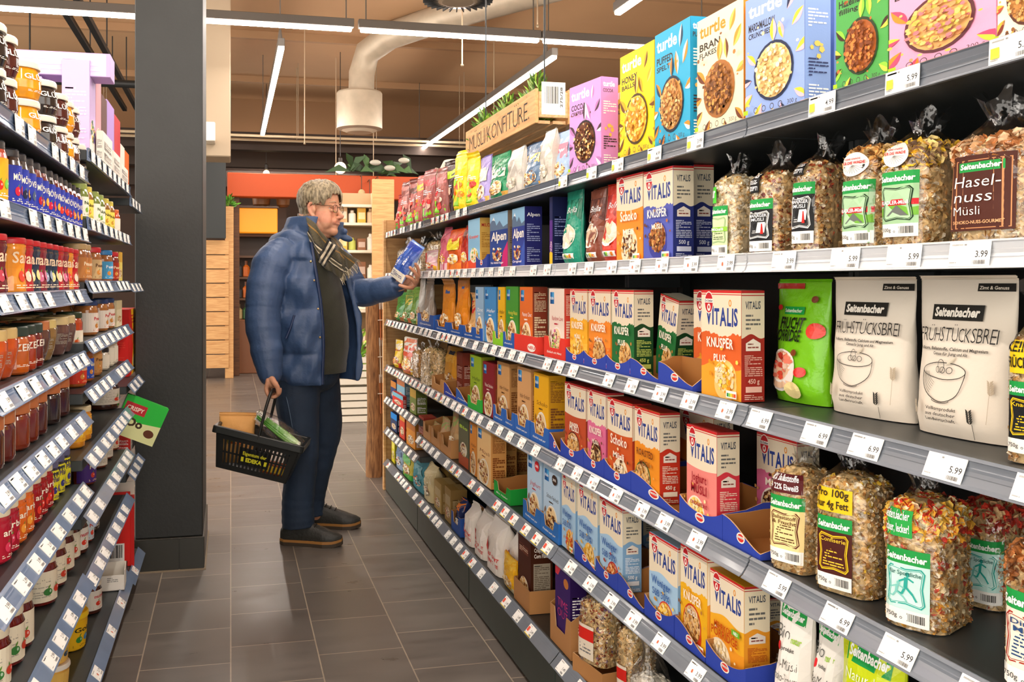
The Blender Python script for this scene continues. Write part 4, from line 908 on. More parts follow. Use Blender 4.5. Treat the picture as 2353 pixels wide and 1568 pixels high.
hz.rect(.2, 1.0, .88, 1.16, '#1f9a46', 8, 2); hz.text('Seitenbacher', .54, 1.045, .09, '#f6fbf4', fit=.62, bold=.035, shear=.1)
hz.text('Hasel-', .12, .74, .19, '#f8f4ec', 'L', fit=.72, bold=-.005, shear=.12); hz.text('nuss', .12, .49, .19, '#f8f4ec', 'L', fit=.6, bold=-.005, shear=.12); hz.text('Müsli', .12, .27, .15, '#f8f4ec', 'L', fit=.42, bold=-.01); hz.text('SCHOKO-NUSS-GOURMET', .5, .12, .055, '#e0a878', fit=.78)
mz(2168, 2352, 155, Z2, .965, .10, 8, OATS, [(hz, -.86, .82, .12, .80)], 'large clear muesli bag with dark brown label at the right edge, second shelf', .74, 700, seed=16, toppal=['#c98a5a', '#d9a878', '#b5733f', '#e8c8a0'])
# ---- third shelf ----
kv = [
 (1309, 1351, 665, .95, vitalis('#f4b52e', '#f6c64a', [('KNUSPER', .12, .66), ('MÜSLI', .07, .34)], tuple(GOLD), rim='#f0c040'), 'yellow crunchy muesli carton in blue tray, third shelf', '#e8a828'),
 (1352, 1405, 666, .95, vitalis('#ee8e2e', '#e67a24', [('KNUSPER', .12, .66), ('MÜSLI', .07, .34)], tuple(NUTS), rim='#8a2a1c'), 'orange crunchy muesli carton in blue tray, third shelf', '#e08426')]
for u0, u1, vt, X, ar, lab, base in kv: box_r(u0, u1, vt, Z3 + .002, X, .05, ar, vitalis_side(base), base, lab, 1, '#f4ead6')
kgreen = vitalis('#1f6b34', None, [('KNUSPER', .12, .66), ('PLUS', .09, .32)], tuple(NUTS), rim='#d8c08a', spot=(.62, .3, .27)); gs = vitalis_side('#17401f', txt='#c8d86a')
box_r(1405, 1459, 667, Z3 + .002, .95, .05, kgreen, gs, '#1f6b34', 'green crunchy muesli carton standing upright in blue tray', 1, '#f4ead6')
box_r(1502, 1548, 680, Z3 + .003, 1.01, .05, kgreen, gs, '#1f6b34', 'green crunchy muesli carton tipped over in an empty tray, third shelf', -4, '#e9e0c8', lean=10)
kor = vitalis('#d9622a', '#e8a02e', [('KNUSPER', .12, .66), ('PLUS', .09, .3), ('MÜSLI', .055, .24)], tuple(GOLD) + ('#e8d0a0',), rim='#f0c878', spot=(.62, .27, .27)); ks = vitalis_side('#9c2a22', txt='#e8b8a8')
box_r(1612, 1704, 668, Z3, .952, .05, kor, ks, '#c8522a', 'big orange crunchy muesli carton standing alone in front, third shelf', 2, '#f4ead6')
box_r(1594, 1672, 667, Z3, 1.012, .05, kor, None, '#c8522a', 'orange crunchy muesli carton hidden behind the front orange one', 0, '#f4ead6')
for i, (u0, u1, hf) in enumerate(((1306, 1347, .042), (1348, 1399, .042), (1400, 1454, .044), (1455, 1519, .046), (1520, 1599, .05))):
    tray_r(u0, u1, Z3, .943, .16 if i < 4 else .06, hf, hf + .012, '#2f45a8', f'blue display tray on the third shelf, {ORD[i+1]} from the yellow carton', tray_art('oet'), 'dip' if i < 3 else 'slant', group=None)
kk = [(1092, 1112, 660, '#9cc0e0', 'Zimt', '#ffffff', 'light blue carton with blue square logo, left of a pair'), (1113, 1141, 660, '#4a94d4', 'Hafer', '#ffffff', 'mid blue carton with blue square logo, right of a pair'), (1144, 1161, 660, '#f0bc1c', 'Hafer', '#5a3c10', 'yellow carton with blue square logo in lime tray'), (1162, 1192, 659, '#4a9a34', 'Honig-Nuss', '#f6e04a', 'green carton with blue square logo, third shelf'), (1194, 1225, 660, '#e8742c', 'Peanut Choc', '#ffffff', 'orange carton with blue square logo in red tray')]
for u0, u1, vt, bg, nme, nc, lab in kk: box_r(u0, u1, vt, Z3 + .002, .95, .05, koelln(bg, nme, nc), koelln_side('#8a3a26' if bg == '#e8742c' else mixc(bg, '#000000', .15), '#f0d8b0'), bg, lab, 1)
box_r(1241, 1259, 662, Z3, 1.006, .05, plain_side('#eadfc4', '#6a4a34'), None, '#eadfc4', 'cream carton seen from its striped back, third shelf', 0)
box_r(1261, 1298, 664, Z3 + .002, .95, .05, koelln('#f4e2d4', 'Rainbow Love', '#c8283c', cols=('#e8c870', '#7ac143', '#d86a9a', '#f4ead0', '#6a4a3a'), rim='#f7f0ea', foot='#e25a4a'), koelln_side('#d84a3c', '#f0d8c0'), '#f0dccc', 'cream and pink carton with colourful bowl in red tray', 1)
TR = [(1137, 1160, '#8cd22a', .05, 'lime green display tray below the yellow carton, third shelf', 'notch', ''), (1161, 1186, '#2c5fb0', .055, 'blue display tray below the green carton, third shelf', 'notch', 'Köstlich'), (1187, 1240, '#e0392c', .055, 'red display tray with NEU bubble, third shelf', 'flat', ''), (1256, 1304, '#e0392c', .065, 'red display tray below the colourful bowl carton, third shelf', 'notch', 'Einfach mit Herz')]
for u0, u1, c, hf, lab, kd, tx in TR:
    ar = tray_art('txt', tx) if tx else None
    if 'NEU' in lab: ar = Art(.6); ar.ell(.76, .22, .17, .16, '#f6f2ea'); ar.text('NEU', .76, .17, .11, '#d8281e', bold=.03)
    tray_r(u0, u1, Z3, .943, .14, hf, hf + .01, c, lab, ar, kd)
for i, (u0, u1) in enumerate(((963, 1000), (1003, 1034), (1036, 1066), (1068, 1094), (1095, 1110))):
    tray_r(u0, u1, Z3, .943, .12, .05 if i else .07, .06 if i else .09, '#2456a8', f'small blue display tray of snack bags, {ORD[i+1]} from the far end, third shelf', tray_art('txt', 'Qualität'), 'notch')
for k, (u0, u1, vt, bg, top, fo, lab) in enumerate((
 (1071, 1092, 690, '#e0b070', '#d8402c', '#f0dca8', 'beige and red snack bag leaning by the blue cartons, third shelf'),
 (1039, 1064, 640, '#f09420', '#ee8a1c', '#e6a23a', 'tall orange bag with blue emblem, third shelf'),
 (1006, 1032, 655, '#f09a2c', '#e89028', '#f0d8a0', 'shorter orange bag with blue emblem, third shelf'),
 (967, 984, 652, '#b8aa9c', '#a89a8c', '#c8bcae', 'grey-brown paper bag standing in the first blue tray'),
 (955, 966, 640, '#e8e2d8', '#d8d0c4', '#f0ece4', 'white bag with pointed top at the far end, third shelf'),
 (938, 955, 672, '#6a9a34', '#4a8a2c', '#e8c86a', 'green bag with grain picture, nearest of the three'),
 (922, 938, 678, '#5a8a3a', '#c8b84a', '#c86a3a', 'green bag with orange foot, middle of the three'),
 (904, 921, 684, '#3a8a34', '#2c7a2c', '#a86a3a', 'green bag with brown foot, farthest of the three'))):
    pouch_r(u0, u1, vt, Z3 + .002, .955, .06, bg, generic(2.4, bg, top, None, '#ffffff', tuple(NUTS), fo, None, k, logo='#1f5fae' if 'emblem' in lab else None), lab, 2, name='snack_bag', cat='snack bag', seed=k + 3, crease=.007, top=.035)
fr = Art(2.35); fr.rect(0, 2.22, .55, 2.33, '#b8342a', 4, 2); fr.rect(.22, 1.72, .62, 1.87, '#1f9a46', 4, 2); fr.text('Seitenbacher', .42, 1.76, .07, '#e8f8e0', fit=.34, bold=.02)
fr.text('FRUCHT', .42, 1.44, .22, '#1c2a14', fit=.5, bold=.03, shear=.15); fr.text('PORRIDGE', .36, 1.2, .22, '#1c2a14', fit=.56, bold=.03, shear=.15)
fr.ell(.3, .62, .3, .42, '#f6efe6'); fr.ell(.3, .63, .27, .37, '#f0c8a4'); fr.bits(.3, .7, .2, .24, ['#e8543c', '#f0836a', '#f6d8c0', '#d83c2c'], 26, .07, 4)
for (x, y, r_, c) in ((.86, 1.42, .14, '#e23a2c'), (.7, .62, .09, '#d8302a'), (.58, .26, .15, '#f2e2a0'), (.8, 2.02, .06, '#7a3a20'), (.55, .98, .06, '#8a4a2a'), (.15, 1.85, .05, '#d8302a')): fr.ell(x, y, r_, r_*1.1, c, 14)
pouch_r(1757, 1876, 640, Z3, 1.045, .07, '#7ac81e', fr, 'bright green porridge pouch with strawberry bowl, third shelf', 6, name='porridge_pouch', cat='porridge pouch', back='#5fa814', seed=2)
br = Art(1.62); br.rect(.64, 1.5, 1.0, 1.58, '#1c1a16', 5, 1); br.text('Zimt & Genuss', .80, 1.52, .034, '#e8e0d0', fit=.28)
br.rect(.2, 1.2, .74, 1.36, '#1e1c16', 5, 2); br.text('Seitenbacher', .47, 1.24, .09, '#f2ece0', fit=.48, bold=.04, shear=.1)
br.text('FRÜHSTÜCKSBREI', .5, .98, .15, '#22201c', fit=.82, bold=-.012, jit=.05); br.text('Vollkorn, Ballaststoffe, Calcium und Magnesium', .47, .89, .032, '#3a3630', fit=.76); br.text('Genuss für Jung und Alt', .47, .84, .032, '#55504a', fit=.38)
br.ring(.42, .68, .25, .09, .008, '#2c2a24', 30); br.ring(.42, .68, .25, .32, .008, '#2c2a24', 20, 180, 360)
for i in range(7): br.ring(.42, .68, .25 - .012*i, .31 - .025*i, .003, '#5a564c', 12, 185, 235)
br.ring(.42, .38, .1, .03, .007, '#2c2a24', 12, 180, 360); br.ring(.40, .73, .045, .07, .006, '#2c2a24', 14)
for x in (.36, .43, .5): br.ring(x, .69, .032, .035, .006, '#2c2a24', 12)
br.leaf(.46, .74, .12, 50, '#d8cebc', '#c8bea8'); 
for i, t in enumerate(('Vollkornprodukt', 'aus deutscher', 'Landwirtschaft')): br.text(t, .44, .28 - .055*i, .034, '#2c2a24', fit=.32, bold=.01)
for (x, y0, y1, c) in ((.74, .02, .32, '#2c2a24'), (.9, .2, .62, '#b8a890'), (.16, .1, .36, '#c8baa2')):
    br.line([(x-.02, y0), (x, y1)], .004, c)
    for k in range(6): br.leaf(x, y1 - .14 + .022*k, .05, 60, c); br.leaf(x, y1 - .14 + .022*k, .05, 120, c)
pouch_r(1882, 2066, 634, Z3, 1.05, .075, '#e8dece', br, 'off-white porridge pouch with drawn bowl, left one beside the green pouch', 7, name='porridge_pouch', cat='porridge pouch', seed=3, mtl=PAPER)
pouch_r(2072, 2292, 630, Z3, 1.035, .08, '#e8dece', br, 'off-white porridge pouch with drawn bowl, right one beside the clear bag', 6, name='porridge_pouch', cat='porridge pouch', seed=5, mtl=PAPER)
kn = seiten('#16181a', '#f0c81e', 'Knackige', '#f0c81e')
mz(2300, 2440, 560, Z3, .985, .10, 8, OATS, [(kn, -.76, .7, .08, .62), (sticker('#f2cf1e', ['KEINE', 'FRÜCHTE'], '#1c1a14', .6), -.95, .5, .68, .93)], 'clear muesli bag with black and yellow label at right edge, third shelf', .74, 560, seed=17)
# ---- fourth shelf ----
VB = lambda main, lines, cols, base=None, **k: vitalis(main, None, lines, cols, **k)
vred = VB('#c2502c', [('KNUSPER', .06, .4), ('MÜSLI', .1, .42), ('SCHOKO', .05, .3)], tuple(NUTS), rim='#6a2c1c', kind='bowl', spot=(.42, .26, .3), cut=.78)
vpink = VB('#e0729c', [('KNUSPER', .11, .66), ('MÜSLI', .07, .34)], tuple(CHOC), rim='#b02a44', spot=(.5, .3, .3))
vschok = VB('#cf5a26', [('Schoko', .15, .66), ('Müsli', .1, .44), ('KLASSIK', .05, .4)], ('#f0dcb4', '#5a2e17', '#d9a55c', '#f7ecd2'), rim='#f4e2c0', kind='bowl', spot=(.55, .2, .28))
vroast = VB('#ee9426', [('ROASTED', .1, .66), ('MÜSLI', .08, .4)], tuple(NUTS), rim='#3f6b34', spot=(.34, .28, .32), lc='#7a3a14', sub=1)
vjog = VB('#ee8c84', [('Joghurt', .11, .5), ('MÜSLI', .12, .52), ('ERDBEERE', .05, .56)], ('#f6d85a', '#f2e3a8', '#e8b84a', '#f8f0d0'), kind='bowl', rim='#f8efe2', spot=(.32, .15, .30), lc='#9c1426', sub=1, cut=.78)
vchoc = VB('#e0729c', [('MÜSLI', .1, .5)], tuple(CHOC), rim='#f6ece0', spot=(.45, .34, .34))
for u0, u1, vt, X, ar, sc_, lab, base in (
 (1297, 1348, 891, .95, vred, '#9a3a24', 'rust-red muesli carton with round bowl, first in the blue trays, fourth shelf', '#b8482a'),
 (1349, 1394, 905, .95, vpink, '#b8466c', 'pink crunchy muesli carton with chocolate bowl, fourth shelf', '#d0648c'),
 (1395, 1455, 930, .95, vschok, '#a83a24', 'rust-orange chocolate muesli carton right of the pink one', '#c4522a'),
 (1457, 1518, 951, .95, vroast, '#c2341f', 'golden roasted muesli carton with green bowl, fourth shelf', '#d8782a'),
 (1576, 1650, 996, .95, vjog, '#d23a46', 'coral pink yoghurt muesli carton, big one on the fourth shelf', '#d84a50')):
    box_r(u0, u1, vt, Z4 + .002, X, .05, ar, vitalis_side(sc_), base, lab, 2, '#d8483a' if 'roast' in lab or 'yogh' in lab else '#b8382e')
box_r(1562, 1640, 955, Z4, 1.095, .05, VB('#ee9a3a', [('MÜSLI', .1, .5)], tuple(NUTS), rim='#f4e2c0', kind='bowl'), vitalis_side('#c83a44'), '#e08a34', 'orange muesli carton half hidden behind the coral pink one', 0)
box_r(1739, 1832, 1016, Z4, 1.085, .05, vchoc, vitalis_side('#b8466c'), '#d86a94', 'pink chocolate muesli carton partly behind a clear muesli bag', 2, '#c8405a')
for i, (u0, u1, kd) in enumerate(((1268, 1293, 'slant'), (1294, 1346, 'dip'), (1347, 1394, 'dip'), (1395, 1456, 'dip'), (1457, 1568, 'slant'), (1569, 1668, 'dip'), (1669, 1756, 'slant'))):
    tray_r(u0, u1, Z4, .942, .15, .052, .07 if kd == 'dip' else .058, '#2f45a8', f'blue display tray on the fourth shelf, {ORD[i+1]} from the far side', tray_art('oet'), kd)
for u0, u1, vt, bg, nme, nc, X, lab in (
 (1080, 1107, 822, '#9aba2a', 'Hafer', '#3a5a14', .95, 'yellow-green carton with blue logo in green tray, fourth shelf'),
 (1109, 1136, 838, '#8a1c28', 'Nuss Schoko', '#f6e8d8', .95, 'dark red carton with blue logo, fourth shelf'),
 (1142, 1172, 838, '#d8a468', 'Hafer Krokant', '#5a3010', .96, 'tan carton with blue logo and side in shade, fourth shelf'),
 (1188, 1221, 850, '#dca870', 'Hafer Krokant', '#5a3010', .95, 'tan carton with blue logo left of the yellow one, fourth shelf'),
 (1226, 1262, 865, '#f0b41c', 'Schoko', '#6a3c10', .95, 'yellow carton with blue logo and striped side, fourth shelf')):
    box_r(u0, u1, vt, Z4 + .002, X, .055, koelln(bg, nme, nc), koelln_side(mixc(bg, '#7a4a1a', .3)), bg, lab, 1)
box_r(1174, 1187, 862, Z4 + .002, 1.0, .05, koelln_side('#e0cca0'), None, '#c89860', 'narrow cream striped carton between two tan cartons', 0)
tray_r(1079, 1108, Z4, .942, .12, .05, .06, '#2fa83a', 'bright green display tray under the yellow-green carton', None, 'notch')
for i, (u0, u1) in enumerate(((1138, 1163), (1164, 1186), (1187, 1222), (1224, 1266))):
    tray_r(u0, u1, Z4, .942, .15, .06, .06, '#2c62b4', f'mid blue display tray with white script, {ORD[i+1]} of four, fourth shelf', tray_art('txt', 'Köstlich auch pur'), 'notch')
for i, (u0, u1, c, lab) in enumerate(((1024, 1050, '#2f45b0', 'blue display tray beside the red-brown carton, nearer to camera'), (1052, 1078, '#3060b8', 'blue display tray in front of the red-brown carton, fourth shelf'))):
    tray_r(u0, u1, Z4, .942, .14, .055, .07, c, lab.replace(', nearer to camera', ', farther to the left'), tray_art('txt', 'Müsli'), 'slant')
tray_r(996, 1022, Z4, .942, .15, .06, .08, '#c08a52', 'brown kraft display tray in front of clear muesli bags, fourth shelf', None, 'notch', inner='#b07c46')
box_r(1049, 1064, 812, Z4 + .003, .985, .055, plain_side('#7a3024', '#d8b0a0', A=2.2), plain_side('#8a3c2c', '#e0c0b0', A=2.6), '#7a3024', 'red-brown gable carton with fine print, fourth shelf', -4, name='cereal_box')
pouch_r(1017, 1049, 800, Z4 + .003, 1.0, .06, '#d89a34', generic(2, '#d8982e', '#e0a844', None, '#5a3010', tuple(NUTS), None, None, 5, logo='#1a2a4a'), 'mustard yellow pouch behind the blue trays, fourth shelf', 4, style='block', seed=3)
mz(962, 1000, 788, Z4, .96, .09, 14, OATS + ['#6a5a3a', '#8a9a4a'], [], 'big clear muesli bag with pale flakes, far bay, fourth shelf', .86, 260, seed=21)
mz(945, 964, 792, Z4, .97, .08, 14, NUTS, [], 'clear muesli bag beside the white and red bag, fourth shelf', .82, 160, seed=22)
pouch_r(917, 946, 778, Z4, .955, .07, '#e8e0d2', generic(1.7, '#e87a4a', '#f0eade', 'Knusper', '#ffffff', ('#f0c04a', '#e8903a', '#f6e2b0'), '#f2c03a', None, 4, patch='#e2502c'), 'white and red snack bag at the far end, fourth shelf', 8, name='snack_bag', cat='snack bag', seed=2)
pouch_r(900, 916, 782, Z4, .96, .06, '#e8c020', generic(2.2, '#ecc41c', '#e8ddc4', 'Hafer', '#b8281c', ('#c83a2a', '#e8b03a'), '#c8341f', None, 6), 'narrow yellow bag with red foot at the far end, fourth shelf', 8, name='snack_bag', cat='snack bag', seed=5)
bal = seiten('#f2dc9a', '#5a1c14', 'Ballaststoff|& Frucht', '#5a3a1c'); con = seiten('#4a1c14', '#f2c81e', 'Confiserie', '#f2c83a'); spo = seiten('#c6ece4', '#2aa79a', 'für Sportliche', '#2c6a64', kind='run'); din = seiten('#f0e8d4', '#a83224', 'Dinos-|Müsli', '#2a4a7a')
mz(1762, 1852, 1040, Z4, .965, .10, 22, OATS, [(bal, -.76, .86, .10, .74), (sticker('#5a1a1e', ['18% Ballaststoffe', '+ 22% Eiweiß'], '#ffffff', .5), -.8, .8, .77, .95)], 'clear muesli bag with cream label and dark red sticker, fourth shelf', .84, 560, seed=31)
mz(1866, 1996, 1055, Z4, .985, .10, 24, OATS + ['#e0b83a'], [(con, -.76, .5, .05, .66), (sticker('#f2cc1e', ['Pro 100g', 'nur 4g Fett'], '#3a2a10', .55), -.9, .5, .70, .90)], 'clear muesli bag with brown label and yellow sticker, fourth shelf', .84, 720, seed=32)
mz(2020, 2170, 1078, Z4, .99, .115, 26, OATS + ['#e8a83a', '#c8503a'], [(spo, -.86, .62, .04, .63), (sticker('#2aa84a', ['Seitenbacher', 'lecker, lecker!'], '#ffffff', .7), -.95, .1, .72, .93)], 'clear muesli bag with pale turquoise runner label, front one, fourth shelf', .82, 900, seed=33, toppal=['#f0b03a', '#d8402c', '#f4c85a', '#e8dcb0'])
mz(2190, 2300, 1120, Z4, 1.15, .10, 20, OATS + ['#c8503a'], [(spo, -.5, .95, .06, .66)], 'clear muesli bag with turquoise label standing behind the front one', .84, 520, seed=34, toppal=['#d8402c', '#b83a2c', '#e8c08a'])
mz(2290, 2470, 1120, Z4, .965, .10, 10, OATS + ['#b5733f'], [(din, -.9, .8, .04, .68)], 'clear muesli bag with cream label at the right edge, fourth shelf', .82, 520, seed=35, toppal=['#b5733f', '#8f5426'])
# ---- fifth shelf ----
wen = lambda c, cols, patch, s: vitalis('#a8cdea', None, [('Weniger', .12, .66), ('Süß 30%', .11, .6)], cols, kind='wave', rim=patch, spot=(.6, .19, .25), lc='#3a69b0', sub=1, cut=.76)
w1 = wen(0, tuple(GOLD) + ('#d8502c',), '#e8a090', 1); w2 = wen(1, ('#f2c85a', '#f8e0a0', '#e8b03a'), '#f0b85a', 2); w3 = wen(2, ('#c84a2c', '#e08a4a', '#a83a24', '#f0c890'), '#b8282e', 3); w4 = wen(3, tuple(GOLD), '#d83a34', 4)
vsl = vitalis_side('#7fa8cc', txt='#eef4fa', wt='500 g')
for u0, u1, vt, ar, lab, top in (
 (1290, 1324, 1100, w1, 'light blue muesli carton, leftmost of the light blue row, fifth shelf', '#e8e0d0'),
 (1326, 1375, 1126, w2, 'light blue muesli carton, middle of the light blue row, fifth shelf', '#e8e0d0'),
 (1377, 1433, 1172, w3, 'light blue muesli carton with red bowl and visible side, fifth shelf', '#d8e4ee')):
    box_r(u0, u1, vt, Z5 + .002, .955, .05, ar, vsl, '#9cc4e4', lab, 2, top)
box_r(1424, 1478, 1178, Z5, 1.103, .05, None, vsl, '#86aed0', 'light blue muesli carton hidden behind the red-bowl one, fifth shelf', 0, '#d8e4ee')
box_r(1490, 1560, 1262, Z5 + .002, .957, .05, w4, vsl, '#9cc4e4', 'light blue muesli carton in its own tray left of the yellow ones', 2, '#b8d0e6')
vyel = vitalis('#eeb420', None, [('KNUSPER', .12, .66), ('MÜSLI', .07, .34)], tuple(NUTS), rim='#c8401c', spot=(.45, .32, .34))
vpor = vitalis('#f0b02a', '#ee9c2a', [('MEHRKORN', .085, .6), ('PORRIDGE', .12, .78)], ('#f4e2b8', '#f8ecd0', '#e8cc90'), rim='#e8dcc0', kind='wave', spot=(.30, .15, .32), lc='#c2480a', sub=1, extra=1, cut=.74)
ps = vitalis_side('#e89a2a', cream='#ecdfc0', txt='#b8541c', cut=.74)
box_r(1562, 1628, 1285, Z5 + .002, .96, .055, vyel, ps, '#e8ac20', 'yellow crunchy muesli carton left of the porridge carton, fifth shelf', 2, '#eea81c')
box_r(1630, 1713, 1352, Z5 + .002, .965, .055, vpor, ps, '#eca42a', 'yellow-orange porridge carton with NEU flag, fifth shelf', 4, '#efa92a')
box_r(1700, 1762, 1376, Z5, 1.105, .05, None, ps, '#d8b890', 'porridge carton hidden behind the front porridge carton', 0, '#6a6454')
for i, (u0, u1, kd) in enumerate(((1326, 1374, 'slant'), (1375, 1426, 'dip'), (1427, 1485, 'slant'), (1488, 1556, 'dip'), (1558, 1628, 'slant'), (1630, 1722, 'dip'))):
    tray_r(u0, u1, Z5, .947, .15, .05, .062, '#2f45a8', f'blue display tray on the fifth shelf, {ORD[i+1]} from the far side', tray_art('oet'), kd)
for u0, u1, vt, bd, lab in ((1211, 1246, 1055, '#d8242c', 'pale blue carton with red 30% badge, fifth shelf'), (1248, 1288, 1088, '#3a2418', 'pale blue carton with dark 30% badge, fifth shelf')):
    box_r(u0, u1, vt, Z5 + .002, .955, .05, koelln('#b8d4ec', 'Joghurt' if 'red' in lab else 'Schoko Feinherb', '#c83a44' if 'red' in lab else '#3a2a24', cols=tuple(FRUIT if 'red' in lab else CHOC), badge=bd), koelln_side('#9cb8d0'), '#a8c8e4', lab, 2, '#d8404a' if 'red' in lab else '#a8c0d4')
for u0, u1, lab in ((1207, 1246, 'mid blue display tray under the red-badge carton'), (1247, 1289, 'mid blue display tray under the dark-badge carton')):
    tray_r(u0, u1, Z5, .946, .14, .062, .06, '#2c6cb8', lab, tray_art('txt', 'Köstlich auch pur'), 'notch')
box_r(1079, 1096, 978, Z5 + .002, .955, .06, koelln('#e09038', 'Hafer', '#7a3c14'), koelln_side('#c88a48'), '#dc9040', 'orange carton with blue logo left of the wide peach one', 1)
for i, (u0, u1, X) in enumerate(((1096, 1129, .95), (1100, 1154, 1.025), (1128, 1182, 1.10))):
    box_r(u0, u1, 993, Z5 + .002, X, .06, koelln('#f2c88a', 'Müsli', '#8a4a1c') if i == 0 else None, koelln_side('#d89a54', '#8a4a1c'), '#e8b070', f'peach carton with striped side, {ORD[i+1]} of three standing one behind another', 1, '#e2502c')
tray_r(1140, 1178, Z5, .95, .16, .055, .065, '#1f9a3a', 'empty green display tray between peach and pale blue cartons', tray_art('txt', 'Bio Hafer'), 'notch', rot=2)
pouch_r(1760, 1828, 1398, Z5, .975, .07, '#e8e4dc', None, 'white organic pouch with green label, front one, fifth shelf', 14, seed=41, mtl=PAPER) if False else None
bio = Art(1.7); bio.rect(0, 0, 1, 1.7, '#eeeae2', 6, 10); bio.rect(.1, 1.36, .86, 1.56, '#1f9a46', 6, 2, rot=-3); bio.text('Seitenbacher', .48, 1.42, .1, '#f6fbf4', fit=.68, bold=.035, shear=.1, rot=-3)
bio.text('Bio', .3, 1.08, .2, '#5a5a56', fit=.4, bold=-.01); bio.text('natur', .7, 1.06, .1, '#9ac83a', fit=.28, shear=.2); bio.ell(.2, .95, .06, .07, '#d8242c'); bio.text('produkt', .5, .92, .06, '#55554f', fit=.34)
bio.text('Bio-Müsli', .45, .66, .14, '#3f3f3a', fit=.7, bold=-.01); bio.text('Schoko-Traum', .45, .46, .13, '#3f3f3a', fit=.8, bold=-.01); bio.ell(.4, .2, .24, .12, '#3a2418'); bio.text('500 g', .2, .06, .08, '#3f3f3a', fit=.2)
pouch_r(1762, 1838, 1392, Z5, .985, .075, '#e6e2d8', bio, 'white organic pouch with green label, front one, fifth shelf', 12, seed=42, mtl=PAPER, name='muesli_pouch', cat='muesli pouch')
pouch_r(1846, 1908, 1432, Z5, 1.0, .075, '#e6e2d8', bio, 'white organic pouch turned sideways, next to the lime pouch', 4, seed=43, mtl=PAPER, name='muesli_pouch', cat='muesli pouch')
lim = Art(1.5); lim.rect(0, 0, 1, 1.5, '#c8d81c', 6, 10); lim.rect(.14, 1.06, .86, 1.3, '#1f9a46', 6, 2, rot=-3); lim.text('Seitenbacher', .5, 1.13, .11, '#f6fbf4', fit=.64, bold=.035, shear=.1, rot=-3); lim.text('Natural', .4, .9, .11, '#f4f8d0', fit=.5, bold=0)
pouch_r(1902, 2046, 1470, Z5, .985, .08, '#c2d418', lim, 'lime yellow pouch with green label at the bottom edge, fifth shelf', 12, seed=44, name='muesli_pouch', cat='muesli pouch', back='#b0c414')
# fifth shelf, fourth bay (960-1075 in the photo)
box_r(1054, 1077, 940, Z5, .96, .05, generic(2.5, '#6a6a50', '#4a5a3a', 'Bio', '#b8e03a', tuple(FRUIT), '#b5532f', None, 7), plain_side('#55554a'), '#5a5a48', 'dark olive carton with green letters beside the orange carton', 0)
for i, (u0, u1, vt) in enumerate(((976, 992, 985), (994, 1014, 1000), (1016, 1040, 1018))):
    tray_r(u0, u1, Z5, .945, .16, .08, .10, '#c08a54', f'brown kraft display tray with high back, {ORD[i+1]} from the far end, fifth shelf', None, 'notch', inner='#b27e48')
for i, (u0, u1, vt, pal) in enumerate(((984, 996, 975, NUTS), (1003, 1018, 965, OATS), (1026, 1044, 950, NUTS))):
    pouch_r(u0, u1, vt, Z5 + .004, .965, .07, '#c8a878', generic(2, '#c8a070', '#a8b86a', None, '#fff', tuple(pal), '#8a6a4a', None, i), f'crinkled nut bag in a kraft tray, {ORD[i+1]} from the far end, fifth shelf', 0, name='nut_bag', cat='nut bag', seed=i + 50, crease=.009)
box_r(962, 974, 962, Z5, .955, .07, plain_side('#a83a2a', '#e8c8b8', A=2), plain_side('#8a2c20', A=2), '#a83a2a', 'small red carton at the far end of the fifth shelf', 0)
# far bay: two extra low shelves
FARB = [
 (912, 930, 868, Z5F, '#8ac0d8', '#c87a4a', 'pale blue and brown carton on the short fifth shelf'), (898, 910, 880, Z5F, '#2a3f7a', '#d88a3a', 'dark blue pack at the far end of the short fifth shelf'),
 (902, 926, 912, Z5F + .0, '#d8342a', '#7ac0d8', 'low red and turquoise box at the front of the short fifth shelf'), (942, 956, 898, Z5F, '#7a8a3a', '#c8a03a', 'olive pack beside a clear gap on the short fifth shelf'),
 (898, 912, 955, Z6F, '#2a3a66', '#1a8ae0', 'dark blue pack at the far end of the short sixth shelf'), (918, 930, 950, Z6F, '#d8402a', '#e8a03a', 'red pack in the middle of the short sixth shelf'), (934, 954, 974, Z6F, '#e0902a', '#c8742a', 'tall orange carton on the short sixth shelf')]
for k, (u0, u1, vt, z, c1, c2, lab) in enumerate(FARB):
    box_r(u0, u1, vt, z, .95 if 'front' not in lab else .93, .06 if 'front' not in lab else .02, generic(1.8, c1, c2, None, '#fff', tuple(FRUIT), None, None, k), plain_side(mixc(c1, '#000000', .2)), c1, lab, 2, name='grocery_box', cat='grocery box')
# ---- bottom shelf ----
BT = [
 (900, 907, 1004, '#d8cc1c', '#e8dc2a', 'yellow carton with dark side at the far end, bottom shelf', 'box'), (909, 923, 1022, '#8aa0b8', '#2a4a7a', 'blue-grey pack beside the yellow carton, bottom shelf', 'bag'), (924, 944, 1038, '#b8a83a', '#3a9a3a', 'yellow bag with green foot, bottom shelf', 'bag'),
 (946, 972, 1060, '#3a8a9a', '#4a9aa8', 'teal bag of flour size, bottom shelf', 'bag'), (972, 990, 1075, '#d8c89a', '#e8dab0', 'cream paper bag with folded top, bottom shelf', 'bag'), (998, 1014, 1115, '#b89a5a', '#a88a4a', 'tan paper packet in front, bottom shelf', 'box'), (1012, 1030, 1085, '#b0945a', '#a88848', 'tan paper packet behind the front one, bottom shelf', 'box'), (1022, 1036, 1128, '#a8884a', '#987a40', 'tan paper packet nearest the dark blue bag, bottom shelf', 'box')]
